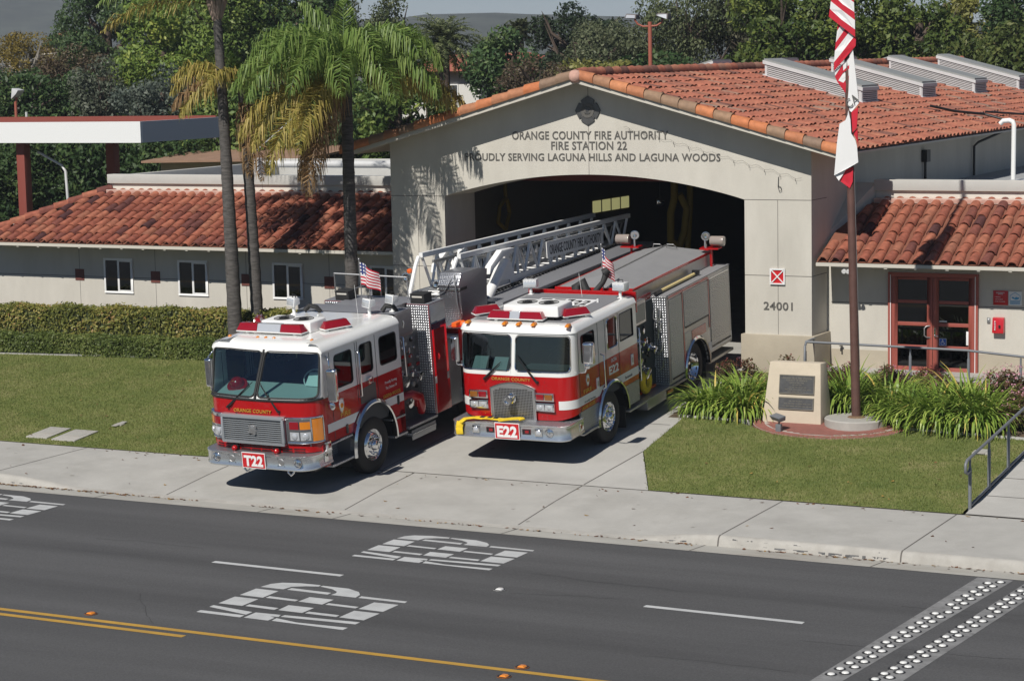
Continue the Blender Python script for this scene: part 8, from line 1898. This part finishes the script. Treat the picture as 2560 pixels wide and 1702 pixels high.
o = thing('hillside_house', 'tiny white house on the slope below the hill at the far left', 'house', (-350, 420, 12)); mb = MB(); mb.box(-3, 3, 0, 8, -12, 3.0); mb.build('wall', 'house_white', o); mb = MB(); mb.hexa([(-3.5, -.5, 3), (3.5, -.5, 3), (3.5, 8.5, 3), (-3.5, 8.5, 3), (-2, 3, 4.6), (2, 3, 4.6), (2, 5, 4.6), (-2, 5, 4.6)]); mb.build('roof', 'house_roof', o); mb = MB(); mb.box(-1, 1, -.05, 0, .5, 2); mb.build('window', 'dark_int', o)

# hills
def hill(name, pts, y0, depth, seed):
    rs = random.Random(seed); mb = MB(); xs = np.linspace(pts[0][0], pts[-1][0], 90); n = 10; rows = []
    def prof(x):
        for (xa, za), (xb, zb_) in zip(pts[:-1], pts[1:]):
            if xa <= x <= xb: t = (x-xa)/(xb-xa); t = t*t*(3-2*t); return za+(zb_-za)*t
        return 0
    for x in xs:
        h = prof(x)+rs.uniform(-.5, .5); rows.append([(x+rs.uniform(-2, 2), y0+depth*j/n, -4+(h+4)*math.sin(min(1, j/(n*.6))*math.pi/2)*(1 if j <= 6 else 1-.12*(j-6))+(rs.uniform(-1.2, 1.2) if 0 < j < 6 else 0)) for j in range(n+1)])
    for a, b in zip(rows[:-1], rows[1:]):
        for j in range(n): mb.poly([a[j], b[j], b[j+1], a[j+1]])
    return tag(mb.build(name, 'hill', smooth=60), kind='structure')
hill('hills', [(-1900, 20), (-1350, 42), (-1135, 50), (-1080, 60), (-1030, 57), (-930, 40), (-760, 34), (-690, 38), (-640, 35), (-500, 26), (-200, 20), (400, 10)], 1000, 500, 3)

# ------------------------------------------------------------------ split meshes whose pieces lie far apart into parts of their own
def split_pieces(o):
    me = o.data; nv = len(me.vertices)
    co = np.empty(nv*3); me.vertices.foreach_get('co', co); co = co.reshape(-1, 3); ed = np.empty(len(me.edges)*2, np.int64); me.edges.foreach_get('vertices', ed); ed = ed.reshape(-1, 2)
    def comp(n, a, b):
        p = np.arange(n)
        while True:
            lo = np.minimum(p[a], p[b]); hi = np.maximum(p[a], p[b]); m = lo != hi
            if not m.any(): return p
            np.minimum.at(p, hi[m], lo[m])
            while True:
                q = p[p]
                if (q == p).all(): break
                p = q
    _, isl = np.unique(comp(nv, ed[:, 0], ed[:, 1]), return_inverse=True); k = isl.max()+1
    if k < 2 or k > 1500: return
    lo = np.full((k, 3), np.inf); hi = np.full((k, 3), -np.inf); np.minimum.at(lo, isl, co); np.maximum.at(hi, isl, co); size = (hi-lo).max(1)
    gap = np.maximum(0, np.maximum(lo[:, None]-hi[None], lo[None]-hi[:, None])); near = np.sqrt((gap**2).sum(2)) <= np.maximum(.02, .5*np.maximum(size[:, None], size[None]))
    a, b = np.nonzero(np.triu(near, 1)); _, pc = np.unique(comp(k, a, b), return_inverse=True); n = pc.max()+1
    if n < 2: return
    vp = pc[isl]
    for g in range(1, n):
        c = o.copy(); c.data = me.copy(); COL.objects.link(c); c.parent = o.parent
        bm = bmesh.new(); bm.from_mesh(c.data); bm.verts.ensure_lookup_table(); bmesh.ops.delete(bm, geom=[v for v in bm.verts if vp[v.index] != g], context='VERTS'); bm.to_mesh(c.data); bm.free()
    bm = bmesh.new(); bm.from_mesh(me); bmesh.ops.delete(bm, geom=[v for v in bm.verts if vp[v.index] != 0], context='VERTS'); bm.to_mesh(me); bm.free()
KEEP = ('lettering', 'bolt_heads', 'gauges', 'grille_mesh', 'cooling_slots', 'crown', 'foliage', 'fronds', 'blossom', 'house_number', 'emblem', 'light_string', 'render_joint', 'tile_roof', 'rake_tile', 'rungs', 'panel_trim', 'hose_lettering', 'defroster_ribs', 'side_window_')
bpy.context.view_layer.update()
for o in [q for q in list(bpy.data.objects) if q.type == 'MESH' and q.parent]:
    if o.name.split('.')[0] in KEEP or len(o.data.vertices) > 20000 or o.children: continue
    split_pieces(o)

# ------------------------------------------------------------------ air
hz = MB(); hz.box(-3900, 3900, -290, 4900, -40, 120); ho = hz.build('haze', 'hill')
hm = bpy.data.materials.new('haze'); hm.use_nodes = True; hn = hm.node_tree; hn.nodes.remove(hn.nodes['Principled BSDF'])
pv = hn.nodes.new('ShaderNodeVolumePrincipled'); pv.inputs['Color'].default_value = (0.80, 0.88, 1.0, 1); pv.inputs['Density'].default_value = 0.00026; pv.inputs['Anisotropy'].default_value = 0.0
hn.links.new(pv.outputs[0], hn.nodes['Material Output'].inputs['Volume']); ho.data.materials.clear(); ho.data.materials.append(hm); tag(ho, kind='stuff')
